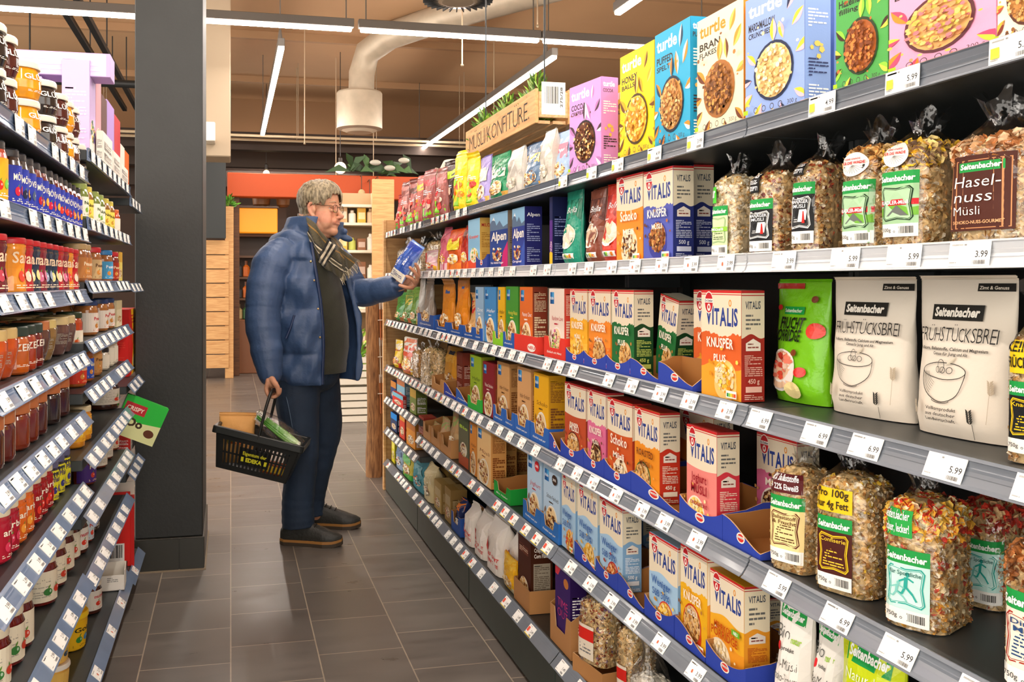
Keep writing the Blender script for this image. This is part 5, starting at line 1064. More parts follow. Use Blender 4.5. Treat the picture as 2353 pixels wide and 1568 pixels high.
for k, (u0, u1, vt, c1, c2, lab, kd) in enumerate(BT):
    ar = generic(1.9, c1, c2, None, '#fff', (mixc(c1, '#ffffff', .5), mixc(c1, '#000000', .4), '#c86a4a'), c2 if 'foot' in lab else None, None, k, patch=mixc(c2, '#ffffff', .3))
    X = 1.05 if 'behind' in lab else (.955 if k < 5 else .96)
    if kd == 'box': box_r(u0, u1, vt, Z0, X, .075, ar, plain_side(mixc(c1, '#3a2410', .3), mixc(c1, '#ffffff', .3)), c1, lab, 0, name='paper_packet', cat='packet')
    else: pouch_r(u0, u1, vt, Z0, X, .08, c1, ar, lab, 0, style='block', name='flour_bag', cat='flour bag', seed=k, mtl=PAPER, crease=.006)
pouch_r(1046, 1058, 1150, Z0 + .003, .965, .07, '#1f2c5c', generic(1.9, '#1f2c5c', '#e07a1c', None, '#ffffff', ('#e8902a', '#1a2450', '#ffffff'), None, None, 3), 'dark blue and orange bag in a blue tray, bottom shelf', 4, style='block', name='snack_bag', cat='snack bag', seed=8)
tray_r(1041, 1062, Z0, .951, .13, .08, .10, '#2a52a0', 'blue display tray holding the dark blue and orange bag', None, 'notch')
wk = Art(1.5); wk.rect(0, 0, 1, 1.5, '#efe8e0', 5, 8); wk.poly([(.1, .95), (.3, .95), (.28, .6), (.2, .5), (.1, .62)], '#d8342c'); wk.text('DAS KOMMT', .55, .42, .1, '#d8403a', fit=.7, rot=-4); wk.text('KEINE TÜTE', .55, .24, .1, '#d8403a', fit=.7, rot=-4)
for i, (u0, u1, vt, X) in enumerate(((1065, 1083, 1172, .958), (1100, 1132, 1185, 1.055), (1088, 1111, 1196, .958), (1115, 1147, 1208, .958), (1130, 1176, 1205, 1.085), (1166, 1186, 1232, .99))):
    pouch_r(u0, u1, vt, Z0, X, .085, '#ebe4da', wk, f'white paper bag with red print, {ORD[i+1]} from the far end, bottom shelf', 0, style='block', name='sugar_bag', cat='paper bag', seed=60 + i, mtl=PAPER, crease=.005, top=.015)
brn = Art(2.0); brn.rect(0, 0, 1, 2, '#4a1f14', 3, 6); brn.rect(.1, 1.5, .8, 1.75, '#6a3424'); brn.fine(.12, 1.52, .78, 1.73, 4, '#d8b8a0'); brn.ell(.5, .45, .36, .36, '#f0e0c0'); brn.bits(.5, .47, .32, .32, NUTS, 40, .06, 3)
brs = Art(2.1); brs.rect(0, 0, 1, 2.1, '#45200f', 2, 4); brs.text('Crispy Choc', .5, 1.78, .12, '#f6ece0', fit=.7, bold=.03); brs.text('Corn Flakes', .5, 1.6, .12, '#f6ece0', fit=.7, bold=.03); brs.rect(.12, .55, .9, 1.42, '#a89c88'); brs.fine(.16, .6, .86, 1.38, 14, '#6a5c4c'); brs.rect(.25, .2, .85, .42, '#d8d0c0')
box_r(1190, 1221, 1248, Z0 + .003, .965, .075, brn, brs, '#45200f', 'dark brown carton with fine print side in kraft tray, bottom shelf', -4, '#5a2c1c')
tray_r(1186, 1222, Z0, .951, .13, .075, .075, '#b98450', 'kraft display tray under the dark brown carton, bottom shelf', None, 'flat')
pouch_r(1152, 1180, 1290, Z0, .951, .03, '#f0b41c', generic(1, '#f2b81c', '#f6c83a', None, '#fff', tuple(OATS), '#e8d8b0', None, 2), 'small yellow snack bag lying against the white paper bags', 0, name='snack_bag', cat='snack bag', seed=12, style='pillow')
tim = Art(3.0); tim.rect(0, 0, 1, 3, '#3a1c66', 4, 12); tim.poly([(.0, 2.6), (.0, 2.95), (.4, 2.95), (.2, 2.6)], '#d83a4a'); tim.ell(.72, 2.5, .16, .18, '#c87a3a', 14)
for i, (t, y) in enumerate((('TIME', 1.5), ('OUT', 1.12))): tim.text(t, .5, y, .3, '#d83a7a', fit=.66, bold=-.01)
box_r(1275, 1312, 1322, Z0 + .003, .957, .05, tim, plain_side('#2c1450'), '#341a5c', 'dark purple carton in a tall kraft tray, bottom shelf', 4, '#3c1e6a')
tray_r(1270, 1318, Z0, .951, .12, .11, .19, '#c08a56', 'tall kraft display tray holding the dark purple carton', None, 'notch', hs=.20)
redl = lab_small('#e8dcc8', '#d8281e', None, 1.0)
mz(1324, 1382, 1360, Z0 + .05, .965, .09, 18, FRUIT + ['#8a6a8a'], [(redl, -.76, .5, .08, .62)], 'plump clear muesli bag with red stripes above a kraft tray, bottom shelf', .8, 520, seed=51)
tray_r(1322, 1390, Z0, .956, .12, .05, .05, '#b98450', 'kraft tray carrying the plump muesli bag, bottom shelf', None, 'flat', rot=8)
mz(1414, 1450, 1410, Z0, 1.0, .09, 16, OATS, [(redl, -.76, .6, .05, .5)], 'clear muesli bag with red label right of the plump one, bottom shelf', .8, 380, seed=52)
mz(1440, 1490, 1448, Z0, .955, .08, 16, ['#d8d0c0', '#e8e2d4', '#b8b0a0'], [], 'clear crumpled film bag at the bottom edge, lowest shelf', .55, 120, seed=53)
# ======================= jars and cartons on the left-hand shelves =======================
ZA = [z[0] - .004 for z in LSA]; ZB = [z[0] - .004 for z in LSB]; ZCC = [z[0] - .004 for z in LSC]
@cached
def jlabel(A, bg, txt, tc, fruit, style=''):
    a = Art(A)
    if bg: a.rect(0, 0, 1, A, bg, 16, 2)
    if style == 'top': a.rect(0, A*.7, 1, A, tc, 16, 1); a.fine(.3, A*.15, .7, A*.6, 4, '#8a8478')
    elif style == 'list': a.fine(.12, A*.15, .45, A*.85, 9, '#b0a898'); a.text(txt, .68, A*.12, .09, tc, fit=.34, shear=.2)
    elif txt: a.text(txt, .5, A*(.62 if style != 'low' else .2), min(.2, A*(.24 if bg is None or txt == 'Samt' else .17)), tc, fit=.5 if bg is None or txt == 'Samt' else .36, bold=.02, jit=.05)
    if fruit:
        for i, c in enumerate(fruit): a.ell(.41 + .15*i, A*(.33 + .04*i), .062, min(.085, A*.12), c, 12); a.ell(.44 + .15*i, A*(.35 + .04*i), .015, .02, mixc(c, '#ffffff', .6), 8); a.leaf(.41 + .15*i, A*.42, .07, 60 + 40*i, '#5a8a34')
    if style != 'list': a.fine(.3, A*.06, .72, A*.16, 2, tc)
    return a
JT = {}
def jar(kind, r, h, body, lid, lab, lidr=1.0, lidh=.16, spread=True):
    """jar standing at the origin, printed side toward -y"""
    e = empty('spread_jar', (0, 0, 0)); n = 20; lh = h*lidh; hb = h - lh
    P = {'straight': [(r*.86, 0), (r*.97, .004), (r, .012), (r, hb*.84), (r*.93, hb*.93), (r*.86, hb)],
         'squat': [(r*.6, 0), (r*.86, .004), (r, hb*.35), (r*.98, hb*.6), (r*.86, hb*.9), (r*.82, hb)],
         'waist': [(r*.86, 0), (r, .006), (r*.98, hb*.2), (r*.84, hb*.5), (r*.9, hb*.74), (r*.98, hb*.88), (r*.9, hb)],
         'tulip': [(r*.5, 0), (r*.66, .004), (r*.86, hb*.35), (r, hb*.75), (r*.99, hb*.95), (r*.93, hb)],
         'tub': [(r*.8, 0), (r*.84, .003), (r*.97, hb*.96), (r, hb)]}[kind]
    mg = MB(); mg.lathe(P, body, n); plain = bool(lab) and lab[0] is None
    lr = r*.95*lidr; m = MB(); m.lathe([(lr, hb - .001), (lr*1.01, hb + .002), (lr, h - .003), (lr*.95, h), (lr*.6, h - .0005)], lid, n); m.build('lid', PLAS, e)
    if lab:
        bg, txt, tc, fruit, st, z0, z1, arc = lab; zz0, zz1 = hb*z0, hb*z1; al = R(arc)/2; art = jlabel(round((zz1-zz0)/(2*al*r), 2), bg, txt, tc, fruit, st)
        zs = [p[1] for p in P]; rs = [p[0] for p in P]
        def mp(x, y, l):
            t = zz0 + np.asarray(y)*2*al*r; rr = np.interp(t, zs, rs) + l + .0006; q = (np.asarray(x) - .5)*2*al - .25
            return P3(rr*np.sin(q), -rr*np.cos(q), t)
        m = mg if plain else MB(); art.apply(m, mp, txl=.0006, mi=int(plain))
        if not plain: m.build('label', PAPER, e)
    mg.build('container' if kind == 'tub' else 'glass_jar', [PLAS if kind == 'tub' else JAM, PAPER], e)
    return e
def put_jar(key, spec, loc, label, rz=R(90), group=None, cat='jar'):
    if key not in JT: e = JT[key] = jar(*spec)
    else: e = dup(JT[key])
    e.location = loc; e.rotation_euler = (0, 0, rz + R(random.Random(str(loc)).uniform(-14, 14))); tag(e, label, cat, group); return e
def Yright(u, X, r):
    """distance at which a round jar of radius r centred on x=X ends at photo column u"""
    lo, hi = .3, 12.0
    for _ in range(40):
        y = (lo+hi)/2; zc = ZC(X, y); uu = CX + F*(X*CT - y*ST)/zc + F*r/zc
        lo, hi = (y, hi) if uu < u else (lo, y)
    return lo
def row(z, us, specs, r, setback, rowname, deep=0, stack=None, cat='jar'):
    """jars along a left shelf from the camera outward: us right-hand edges in the photo; specs (key, spec, words)"""
    X = LX - setback - r; last = -9; cnt = 0
    for u, (key, sp, words) in zip(us, specs):
        rr = sp[1]; X = LX - setback - rr
        y = max(Yright(u, X, rr), last + rr + .001); last = y + rr; cnt += 1
        for k in range(deep + 1):
            w = f'{words}, {rowname}, {ORD[cnt]} along' + (', behind' if k else '')
            put_jar(key, sp, (X - k*(2*rr + .003), y, z), w, cat=cat)
            if stack and stack[cnt-1] and k == 0: put_jar(key, sp, (X, y + .003, z + sp[2] + .0005), w + ', upper', cat=cat)
GLK = lambda c: ('squat', .043, .080, c, '#d8d2c4', (None, 'GLÜCK', '#f6f2ea', None, '', .2, .9, 200), 1.0, .17)
gy, gd, gr = ('GY', GLK('#e89a14'), 'yellow honey jar with white lettering'), ('GD', GLK('#241a18'), 'black jam jar with white lettering'), ('GR', GLK('#4a140f'), 'dark red jam jar with white lettering')
row(ZA[0], [12, 30, 91, 129, 155, 169, 179, 197], [gd, gr, gy, gd, gr, gy, gr, gd], .043, .012, 'top left row', 0, [1, 1, 1, 1, 1, 1, 1, 0])
MV = lambda i, c, f: (f'MV{i}', ('straight', .031, .112, '#2a1410' if i < 3 else '#7a2416', '#26262c', ('#2b3aa6', 'MÖVEN', '#f0ead8', f, '', .08, .84, 210), .9, .14), f'slim jar with blue {c} label')
mv = [MV(0, 'cherry', ('#c81e3c', '#c81e3c')), MV(1, 'blackberry', ('#1e2440', '#e0962a')), MV(2, 'blackberry', ('#1a2038', '#4a5a7a')), MV(3, 'cherry', ('#b01430', '#d83a4a')), MV(4, 'apricot', ('#f08a24', '#f0a83a')), MV(5, 'strawberry', ('#e8341e', '#f0644a'))]
nj = ('NJ', ('straight', .03, .095, '#8a5a2c', '#d8b84a', ('#efe6d0', 'Nuss', '#4a3a20', ('#c89a5a',), '', .1, .7, 200), .95, .15), 'small nut butter jar with cream label')
row(ZA[1], [14, 46, 61, 79, 95, 109, 124, 134, 144, 153, 163, 176, 187], [('MG', ('straight', .031, .112, '#c8401e', '#2c2c30', ('#f0a81e', '', '#ffffff', ('#d8281e', '#7ac143'), '', .08, .84, 210), .9, .14), 'slim jar with orange and green label')] + [mv[i] for i in (0, 1, 2, 3, 4, 0, 4, 5, 5, 3, 4, 4)], .031, .012, 'second left row')
SM = lambda i, c, b, words: (f'SM{i}', ('waist', .034, .108, c, '#c8202a', (c, 'Samt', '#f2d8b8', (b, b), '', .04, .97, 230), 1.02, .1), words)
sm = [SM(0, '#6a1c24', '#b03a4a', 'dark red waisted spread jar'), SM(1, '#e8902a', '#d8402c', 'orange waisted spread jar with strawberries'), SM(2, '#b81e28', '#e8c8b0', 'red waisted spread jar'), SM(3, '#27344a', '#d8cf8a', 'navy waisted spread jar with pale foot'), SM(4, '#8a2434', '#c86a8a', 'wine red waisted spread jar'), SM(5, '#1f2c44', '#8a98b0', 'dark blue waisted spread jar')]
row(ZA[2], [14, 58, 70, 90, 98, 118, 126, 133, 149, 164, 180], [sm[i] for i in (0, 1, 2, 3, 4, 5, 3, 2, 4, 1, 2)], .034, .012, 'third left row')
tl = lambda i, c, l, w: (f'TL{i}', ('tulip', .042, .10, c, l, (None, '', '#e8e0d0', None, 'list', .3, .8, 150), 1.0, .2), w)
ze = lambda i, c: (f'ZE{i}', ('straight', .036, .098, c, '#2f4038', (None, 'ZERO', '#f2e8d8', None, '', .15, .9, 200), 1.0, .2), 'jar with dark green lid and white ZERO letters')
row(ZA[3], [14, 31, 64, 74, 95, 112, 128, 158, 172, 188], [tl(0, '#c8501a', '#d8b878', 'orange tulip-shaped jar with wooden lid'), tl(0, '#c8501a', '#d8b878', 'orange tulip-shaped jar with wooden lid'), ze(0, '#c8601c'), ze(1, '#a83a1c'), ze(2, '#6a1410'), tl(1, '#5a3a34', '#c87a4a', 'brown tulip-shaped jar with copper lid'), tl(2, '#8a6a3c', '#d8c07a', 'tan tulip-shaped jar with pale lid'), tl(3, '#6a4a44', '#d8c08a', 'mauve tulip-shaped jar with pale lid'), tl(3, '#6a4a44', '#d8c08a', 'mauve tulip-shaped jar with pale lid'), ('HR', ('straight', .036, .105, '#b8441c', '#2a3a22', ('#e8e0cc', '', '#8a3a1c', ('#d85a1c',), '', .1, .6, 200), 1.0, .15), 'orange jar with dark lid and white band')], .042, .03, 'fourth left row', 1)
# jars in paper sleeves
def sleeve_jar(c):
    e = jar('straight', .040, .100, c, '#b5683a', None, 1.04, .24); e.name = 'sleeved_jar'
    m = MB(); w = .013
    m.box(-.044, -.040, -w*1.6, w*1.6, .004, .103, '#e8dfc8'); m.box(.040, .044, -w*1.6, w*1.6, .004, .103, '#e8dfc8'); m.box(-.044, .044, -w*1.6, w*1.6, .1005, .103, '#e8dfc8')
    a = Art(3.0); a.rect(.1, 1.2, .9, 1.8, '#5a1c22'); a.fine(.15, 2.1, .85, 2.8, 4, '#6a6a4a'); a.ell(.5, .7, .25, .4, '#e8903a', 12)
    a.apply(m, lambda x, y, l: P3(-.044 - l, (.5-x)*w*3.2, .008 + y*.03)); m.build('paper_sleeve', PAPER, e); return e
for i, (u, c) in enumerate(((12, '#4a1c10'), (38, '#5a1a10'), (72, '#7a2a10'), (92, '#6a200c'), (112, '#4a160c'), (142, '#26120c'), (163, '#3a1410'))):
    X = LX - .032 - .044; y = max(Yright(u, X, .046), (0 if i == 0 else yl + .09)); yl = y
    for k in range(2):
        if k == 0 and i == 0 or ('SL', c) not in JT: e = JT[('SL', c)] = sleeve_jar(c)
        else: e = dup(JT[('SL', c)])
        e.location = (X - k*.092, y, ZA[4]); e.rotation_euler = (0, 0, R(72 + 6*k)); tag(e, f'terracotta-lidded jar in cream paper sleeve, {ORD[i+1]} from the camera, fifth left row' + (', behind it' if k else ''), 'jar')
DA = lambda i, c, f, w: (f'DA{i}', ('straight', .034, .105, c, '#d8ccb0', (c, 'arbo', '#f6ecd8', (f, f), '', .06, .9, 220), 1.0, .13), w)
da = [DA(0, '#a8142c', '#d83a5a', 'raspberry red jam jar with cream lid'), DA(1, '#d8641a', '#f0a03a', 'orange jam jar with cream lid'), DA(2, '#9a1418', '#e03a2c', 'strawberry red jam jar with cream lid')]
pv = ('PV', ('straight', .031, .10, '#1e1a2c', '#5a5a7a', ('#d8d02a', 'Pflaume', '#3a2a6a', ('#3a3a7a', '#5a4a8a'), '', .05, .92, 220), 1.02, .16), 'dark jar with yellow label and violet plums')
row(ZA[5], [22, 38, 55, 75, 93, 102, 115, 133, 147, 160], [da[i] for i in (0, 0, 1, 1, 2, 2, 2)] + [pv]*3, .034, .042, 'sixth left row')
WL = ('WL', ('straight', .044, .120, '#6a140e', '#d8cdb4', ('#e6dcc4', '', '#4a4034', ('#3a7a3a', '#c8402c'), 'list', .1, .82, 230), 1.0, .14), 'large red jam jar with white lined label')
WG = ('WG', ('straight', .040, .115, '#5a120e', '#d8cdb4', ('#e6dcc4', '', '#4a4034', ('#c8402c',), 'list', .1, .82, 230), 1.0, .14), 'red jam jar with cream label and green leaf')
row(ZA[6], [20, 52, 74, 128, 150, 168, 182], [WL, WL, WG, WL, WG, WG, WG], .044, .045, 'seventh left row', 1, [1, 1, 1, 0, 0, 0, 0])
# middle bay
N7 = ('N7', ('straight', .027, .10, '#8a5a22', '#c8b84a', ('#e8d45a', 'Nuss', '#4a3a14', ('#c8902a',), '', .1, .75, 200), .9, .16), 'small jar with yellow nut butter label')
N8 = ('N8', ('straight', .027, .10, '#6a7a34', '#8a9a4a', ('#f0ead8', 'Nuss', '#3a5a24', ('#7aa83a',), '', .1, .75, 200), .9, .16), 'small jar with white and green label')
row(ZB[1], [202, 213, 229, 240, 252, 262, 275], [N8, N7, N8, N8, N7, N7, ('N9', ('straight', .027, .085, '#b8441c', '#c8602a', ('#e8e0d0', '', '#b8341c', None, '', .1, .75, 200), .9, .16), 'small orange jar with white label')], .027, .012, 'second middle-bay row')
PB = lambda i, c, l, bg, tc, w: (f'PB{i}', ('straight', .036, .108, c, l, (bg, 'Peanut', tc, ('#c8843a',), '', .1, .75, 200), 1.0, .14), w)
pb = [PB(0, '#a8683a', '#b89a6a', '#b5763f', '#f0e0c0', 'brown peanut butter jar with tan lid'), PB(1, '#a8683a', '#c8202a', '#c8a878', '#5a3a20', 'peanut butter jar with red lid'), PB(2, '#a06030', '#2a7ab8', '#4a9ac8', '#f0f4f8', 'peanut butter jar with blue lid and blue label'), PB(3, '#8a2a1c', '#c8202a', '#a8341c', '#f0d8b0', 'small dark red jar with red lid'),
      PB(4, '#b0703a', '#1f3a6a', '#e8ddd0', '#c8202a', 'peanut butter jar with navy lid and white label'), PB(5, '#a85a1c', '#b8241c', '#c8341c', '#f6d8a0', 'peanut butter jar with red label'), PB(6, '#a85a1c', '#2a4a9a', '#2a4aa8', '#f6e8c0', 'peanut butter jar with blue label'), PB(7, '#b87a44', '#c89a4a', '#c08a50', '#5a3010', 'plain tan peanut butter jar with ochre lid')]
row(ZB[2], [200, 208, 232, 258, 272], [pb[0], pb[0], pb[1], pb[2], pb[3]], .036, .022, 'third middle-bay row')
row(ZB[3], [224, 248, 262], [pb[4]]*3, .036, .028, 'fourth middle-bay row', 1)
row(ZB[4], [197, 214, 233, 250, 262, 270], [pb[5], pb[6], pb[7], ('WJ', ('straight', .03, .075, '#d8cdb8', '#2a2420', ('#e8e0cc', '', '#3a342c', None, '', .1, .85, 200), 1.0, .18), 'small white jar with dark lid')] + [('WK', ('straight', .03, .09, '#d8cdb8', '#d8d0bc', ('#e8e0cc', '', '#3a342c', None, '', .1, .85, 200), 1.0, .15), 'small white jar with white lid')]*2, .036, .032, 'fifth middle-bay row')
wide = ('WD', ('straight', .062, .115, '#3a1a10', '#d2cabc', ('#d8d0c0', '', '#3a6aa8', ('#c8402c', '#3a8ac0'), 'list', .22, .85, 220), .95, .2), 'wide dark chocolate jar with white lid')
hon = ('HO', ('straight', .038, .105, '#d88a1c', '#d8c8a0', ('#e8a82a', '', '#6a3a10', ('#f0c84a',), '', .2, .9, 210), 1.0, .16), 'golden honey jar with pale lid')
row(ZB[5], [194, 209, 272], [hon, hon, wide], .038, .04, 'sixth middle-bay row')
pur = ('PU', ('straight', .036, .10, '#6a2c18', '#5a2a34', ('#4a2c78', 'Nuss', '#f0d8b0', ('#c8402c',), '', .1, .9, 200), 1.0, .14), 'brown jar with purple label'); pla = ('PL', ('straight', .036, .095, '#7a3a24', '#c8bca8', ('#e0d8c8', '', '#4a3a30', None, 'list', .1, .85, 200), 1.0, .14), 'brown spread jar with white label')
row(ZB[6], [219, 245, 258, 272], [pur, pla, pla, ('RJ', ('straight', .036, .095, '#8a3a1c', '#b8341c', ('#e8d8c0', 'Nuss', '#b8341c', ('#d8402c',), '', .1, .85, 200), 1.0, .14), 'brown jar with red lid and orange picture')], .036, .042, 'seventh middle-bay row')
nut = ('NU', ('straight', .042, .115, '#4a1c10', '#e0d8c8', ('#e8e2d6', 'nutella', '#c8202a', ('#e0402c',), '', .15, .85, 220), 1.02, .2), 'chocolate spread jar with white lid and red dot')
row(ZB[7], [200, 214, 226], [nut, ('NU2', ('straight', .036, .10, '#7a3018', '#3a7ac0', ('#c8d8e0', 'Nuss', '#c8402c', ('#d8402c',), '', .1, .85, 200), 1.0, .14), 'brown jar with blue lid'), ('GJ', ('straight', .036, .095, '#2a1a14', '#2a2420', ('#3a2a20', '50%', '#e8e0d0', None, 'low', .1, .85, 200), 1.0, .14), 'dark jar with 50% label and green foot')], .042, .045, 'eighth middle-bay row', 1)
tub = ('TB', ('tub', .055, .11, '#f0b818', '#f4cc1c', ('#f0bc1c', 'Gold', '#1c2c1c', ('#3a8a3a', '#4a8ac0'), '', .05, .9, 210), 1.08, .14), 'bright yellow tub with green meadow label')
tub2 = ('TC', ('tub', .045, .085, '#e0a84a', '#e8e2d6', ('#e0b45a', '', '#5a3a1c', ('#3a4a5a',), '', .05, .9, 210), 1.08, .14), 'tan tub with white lid')
row(ZB[8], [158, 200, 232], [tub2, tub, nut], .05, .05, 'bottom middle-bay row', 0, [1, 1, 0], 'tub')
# cartons on the left
def box_l(u0, u1, vt, z, X, d, front, side, base, label, top=None, name='carton', cat='carton', h=None):
    """front face on the plane x=X seen from u0 (near) to u1 (far)"""
    y0, y1 = Yu(u0, X), Yu(u1, X); w = y1 - y0; h = h or (Zv(vt, X, y0) - z)
    return carton(name, (X, (y0+y1)/2, z), w, h, d, R(90), front, side, base, label, cat, top, None, True)
lil = plain_side('#cdb4dc', '#ddcde8', None, A=2.4); mk = lambda bg, tc, cs, s: generic(2.2, bg, None, None, tc, cs, '#f0e8e4', None, s, .2)
for u0, u1, vt, bg, cs, lab, s in ((206, 219, 138, '#c3a8dc', ('#5a3a8a', '#f0c83a', '#3a8a4a'), 'lilac carton standing upright, nearest of the top cartons on the left', 1), (220, 232, 170, '#d898a4', ('#d8506a', '#8a3a2a', '#f0d8a0'), 'pink carton behind the first lilac one, top of the middle bay', 2), (233, 245, 215, '#5a2c24', ('#d8902a', '#c83a2a', '#f0c85a'), 'dark brown carton, third of the top cartons on the left', 3), (246, 262, 228, '#b090d8', ('#6a4aa0', '#e8c83a'), 'violet carton, fourth of the top cartons on the left', 4), (263, 276, 262, '#c82a34', ('#e86a8a', '#f0d8b0'), 'red carton, fifth of the top cartons on the left', 5), (277, 286, 330, '#f0e6dc', ('#d8502a', '#e8b83a'), 'white and orange carton near the column', 6), (287, 296, 345, '#e8702a', ('#f0c83a', '#c83a2a'), 'orange carton next to the column, top of the middle bay', 7)):
    box_l(u0, u1, vt, ZB[0], LX - .02, .075, mk(bg, '#ffffff', cs, s), lil if s == 1 else plain_side(mixc(bg, '#ffffff', .3)), mixc(bg, '#ffffff', .25), lab)
for u0, u1, vt, lab in ((236, 258, 300, 'low white display carton with black print, nearer one'), (260, 276, 345, 'low white display carton with black print, middle one'), (278, 294, 375, 'low white display carton with black print, one by the column')):
    box_l(u0, u1, vt, ZB[0], LX + .004, .018, plain_side('#f0ebe2', '#2a2a2a', None, A=.9), plain_side('#e8e2d8', '#5a5a5a', A=2), '#f0ebe2', lab)
y = Yu(206, LX - .02); carton('carton', (LX - .15, y + .055, ZB[0]), .10, .225, .07, R(90), None, lil, '#c4aad6', 'lilac carton with white panel standing behind the first upright lilac one', 'carton', None, None, True)
m = MB(); m.box(-.30, .27, -.045, .055, 0, .068, '#c3a6d8', ch=.0015); a = Art(.12); a.rect(.42, .004, .98, .116, '#d6c2e4'); a.rect(.02, .004, .3, .116, '#e6dcec'); a.fine(.04, .02, .28, .1, 4, '#e0d4e6'); a.fine(.45, .02, .95, .1, 3, '#dcc8ea')
a.apply(m, lambda x, y_, l: P3(-.30 + x*.57, -.045 - l, y_*.56)); y = Yu(206, LX - .02) + .04
tag(m.build('carton', CARD, None, (LX - .235, y + .015, ZB[0] + .232)), 'long lilac carton lying across the upright lilac cartons, top left', 'carton')
box_l(272, 281, 500, ZB[2], LX - .04, .05, generic(2, '#e8d46a', '#d8a83a', None, '#8a3a1c', tuple(NUTS)), plain_side('#d8b85a'), '#d8b85a', 'yellow carton at the far end of the third row, middle bay', h=.115)
box_l(268, 280, 692, ZB[3], LX - .03, .05, generic(1.6, '#e8dcb8', '#d8c89a', None, '#8a6a3a', tuple(NUTS)), plain_side('#d8cba4', '#a89868'), '#e0d4ae', 'cream carton with pale pictures at the end of the fourth row')
red = Art(2.6); red.rect(0, 0, 1, 2.6, '#e8b01c', 4, 6); red.poly([(0, 0), (0, 2.6), (.25, 2.6), (.6, 1.3), (.3, .0)], '#d8241e'); red.ell(.6, 1.5, .2, .35, '#c8641c'); red.ell(.7, .5, .2, .25, '#f0e0b0'); red.fine(.3, 2.0, .9, 2.4, 3, '#c8241c')
box_l(296, 313, 712, ZCC[2], LX - .045, .12, red, plain_side('#d0201c', '#d83a2c', A=2), '#c8201c', 'tall red and yellow carton beside the black column')
box_l(300, 310, 1000, ZCC[3], LX - .05, .08, plain_side('#e8e0d8', '#333333', A=2), plain_side('#c8302a', A=1.5), '#c8302a', 'small red carton with barcode under the green one')
# green carton tipping over the rail
grn = Art(1.0); grn.rect(0, 0, 1, 1, '#28b83c', 3, 3); grn.poly([(.0, .0), (.0, .5), (.5, .42), (1, .5), (1, 0)], '#d8dca0'); grn.rect(.05, .6, .55, .85, '#b8242c'); grn.text('CRISPY', .3, .67, .1, '#f6e8d8', fit=.4); grn.text('Oo', .4, .3, .2, '#3a2a14', fit=.4, bold=.04); grn.ell(.8, .25, .12, .1, '#5a2c14')
m = MB(); m.box(-.085, .085, -.025, .025, 0, .16, '#24a836', ch=.002); grn.apply(m, lambda x, y_, l: P3(-.085 + x*.17, -.025 - l, y_*.16))
o = m.build('carton', CARD, None, (LX - .01, 3.80, ZCC[2] - .22), R(6)); o.rotation_euler = (0, R(24), R(8)); tag(o, 'bright green carton tipping out over the rail beside the black column', 'carton')
# red promotion card with barcode and white tray
m = MB(); m.box(-.10, .035, -.004, .0, 0, .30, '#d8241e', ch=.001); m.box(-.10, .05, .03, .034, .0, .335, '#e6ded0', ch=.001); a = Art(1); a.barcode(.02, .02, .98, .98)
a.apply(m, lambda x, y_, l: P3(-.095 + x*.11, -.004 - l, .02 + y_*.075)); m.box(.035, .05, -.004, .034, 0, .28, '#c8201c')
tag(m.build('display_stand', CARD, None, (-.43, 3.86, ZCC[4]), R(4)), 'red and white promotion display with barcode before the black column', 'display stand')
m = MB(); t = .002; m.box(-.09, .06, -.05, -.05 + t, 0, .055, '#ece6dc'); m.box(-.09, .06, .05, .05 + t, 0, .075, '#e4ded2'); m.box(-.09, -.09 + t, -.05, .05, 0, .05, '#e4ded2'); m.box(.06 - t, .06, -.05, .05, 0, .07, '#ece6dc'); m.box(-.09, .06, -.05, .05, 0, t, '#d8d0c4')
a = Art(.36); a.text('lla', .22, .08, .2, '#d8241e', fit=.34, bold=.05); a.fine(.6, .2, .85, .32, 3, '#8a8a86'); a.apply(m, lambda x, y_, l: P3(-.09 + x*.15, -.05 - l, y_*.15))
tag(m.build('display_tray', CARD, None, (LX - .06, 3.50, ZB[8] + .001), R(3)), 'white card tray with red letters on the lowest left shelf', 'display tray')
# ======================= the person =======================
PZ = 4.63; PX = (712 - 1000) / 2100 * PZ
ploc = at_depth(712, 648 + 2100*H/PZ, PZ); ploc.z = 0
def L(u, v, y):
    """person-local point (x to the photo's right, y away from the camera, z up) seen at photo pixel u, v"""
    zc = PZ + y; return Vector(((u - 1000)/2100*zc - PX, y, H - (v - 648)*zc/2100))
person = empty('person', ploc, -TH); tag(person, 'grey-haired person in blue puffer jacket and jeans reading a blue pack, basket in hand', 'person')
def fuse(mb, name, m, voxel, smooth=2, parent=None, colf=None, shade=True):
    """one continuous surface from overlapping closed shapes"""
    ob = bpy.data.objects.new('tmp', mb.mesh('tmp', [m])); S.collection.objects.link(ob)
    md = ob.modifiers.new('r', 'REMESH'); md.mode = 'VOXEL'; md.voxel_size = voxel
    if smooth: sm = ob.modifiers.new('s', 'SMOOTH'); sm.factor = .5; sm.iterations = smooth
    dg = bpy.context.evaluated_depsgraph_get(); me = bpy.data.meshes.new_from_object(ob.evaluated_get(dg)); bpy.data.objects.remove(ob)
    me.name = name; me.materials.clear(); me.materials.append(m)
    for a in list(me.attributes):
        if a.name == 'Col': me.attributes.remove(a)
    if colf:
        n = len(me.polygons); cs = np.empty(n*3, np.float32); me.polygons.foreach_get('center', cs)
        a = me.attributes.new('Col', 'FLOAT_COLOR', 'FACE'); a.data.foreach_set('color', np.asarray(colf(cs.reshape(-1, 3)), np.float32).reshape(-1))
    me.polygons.foreach_set('use_smooth', [shade]*len(me.polygons))
    o = bpy.data.objects.new(name, me); S.collection.objects.link(o)
    if parent: o.parent = parent
    return o
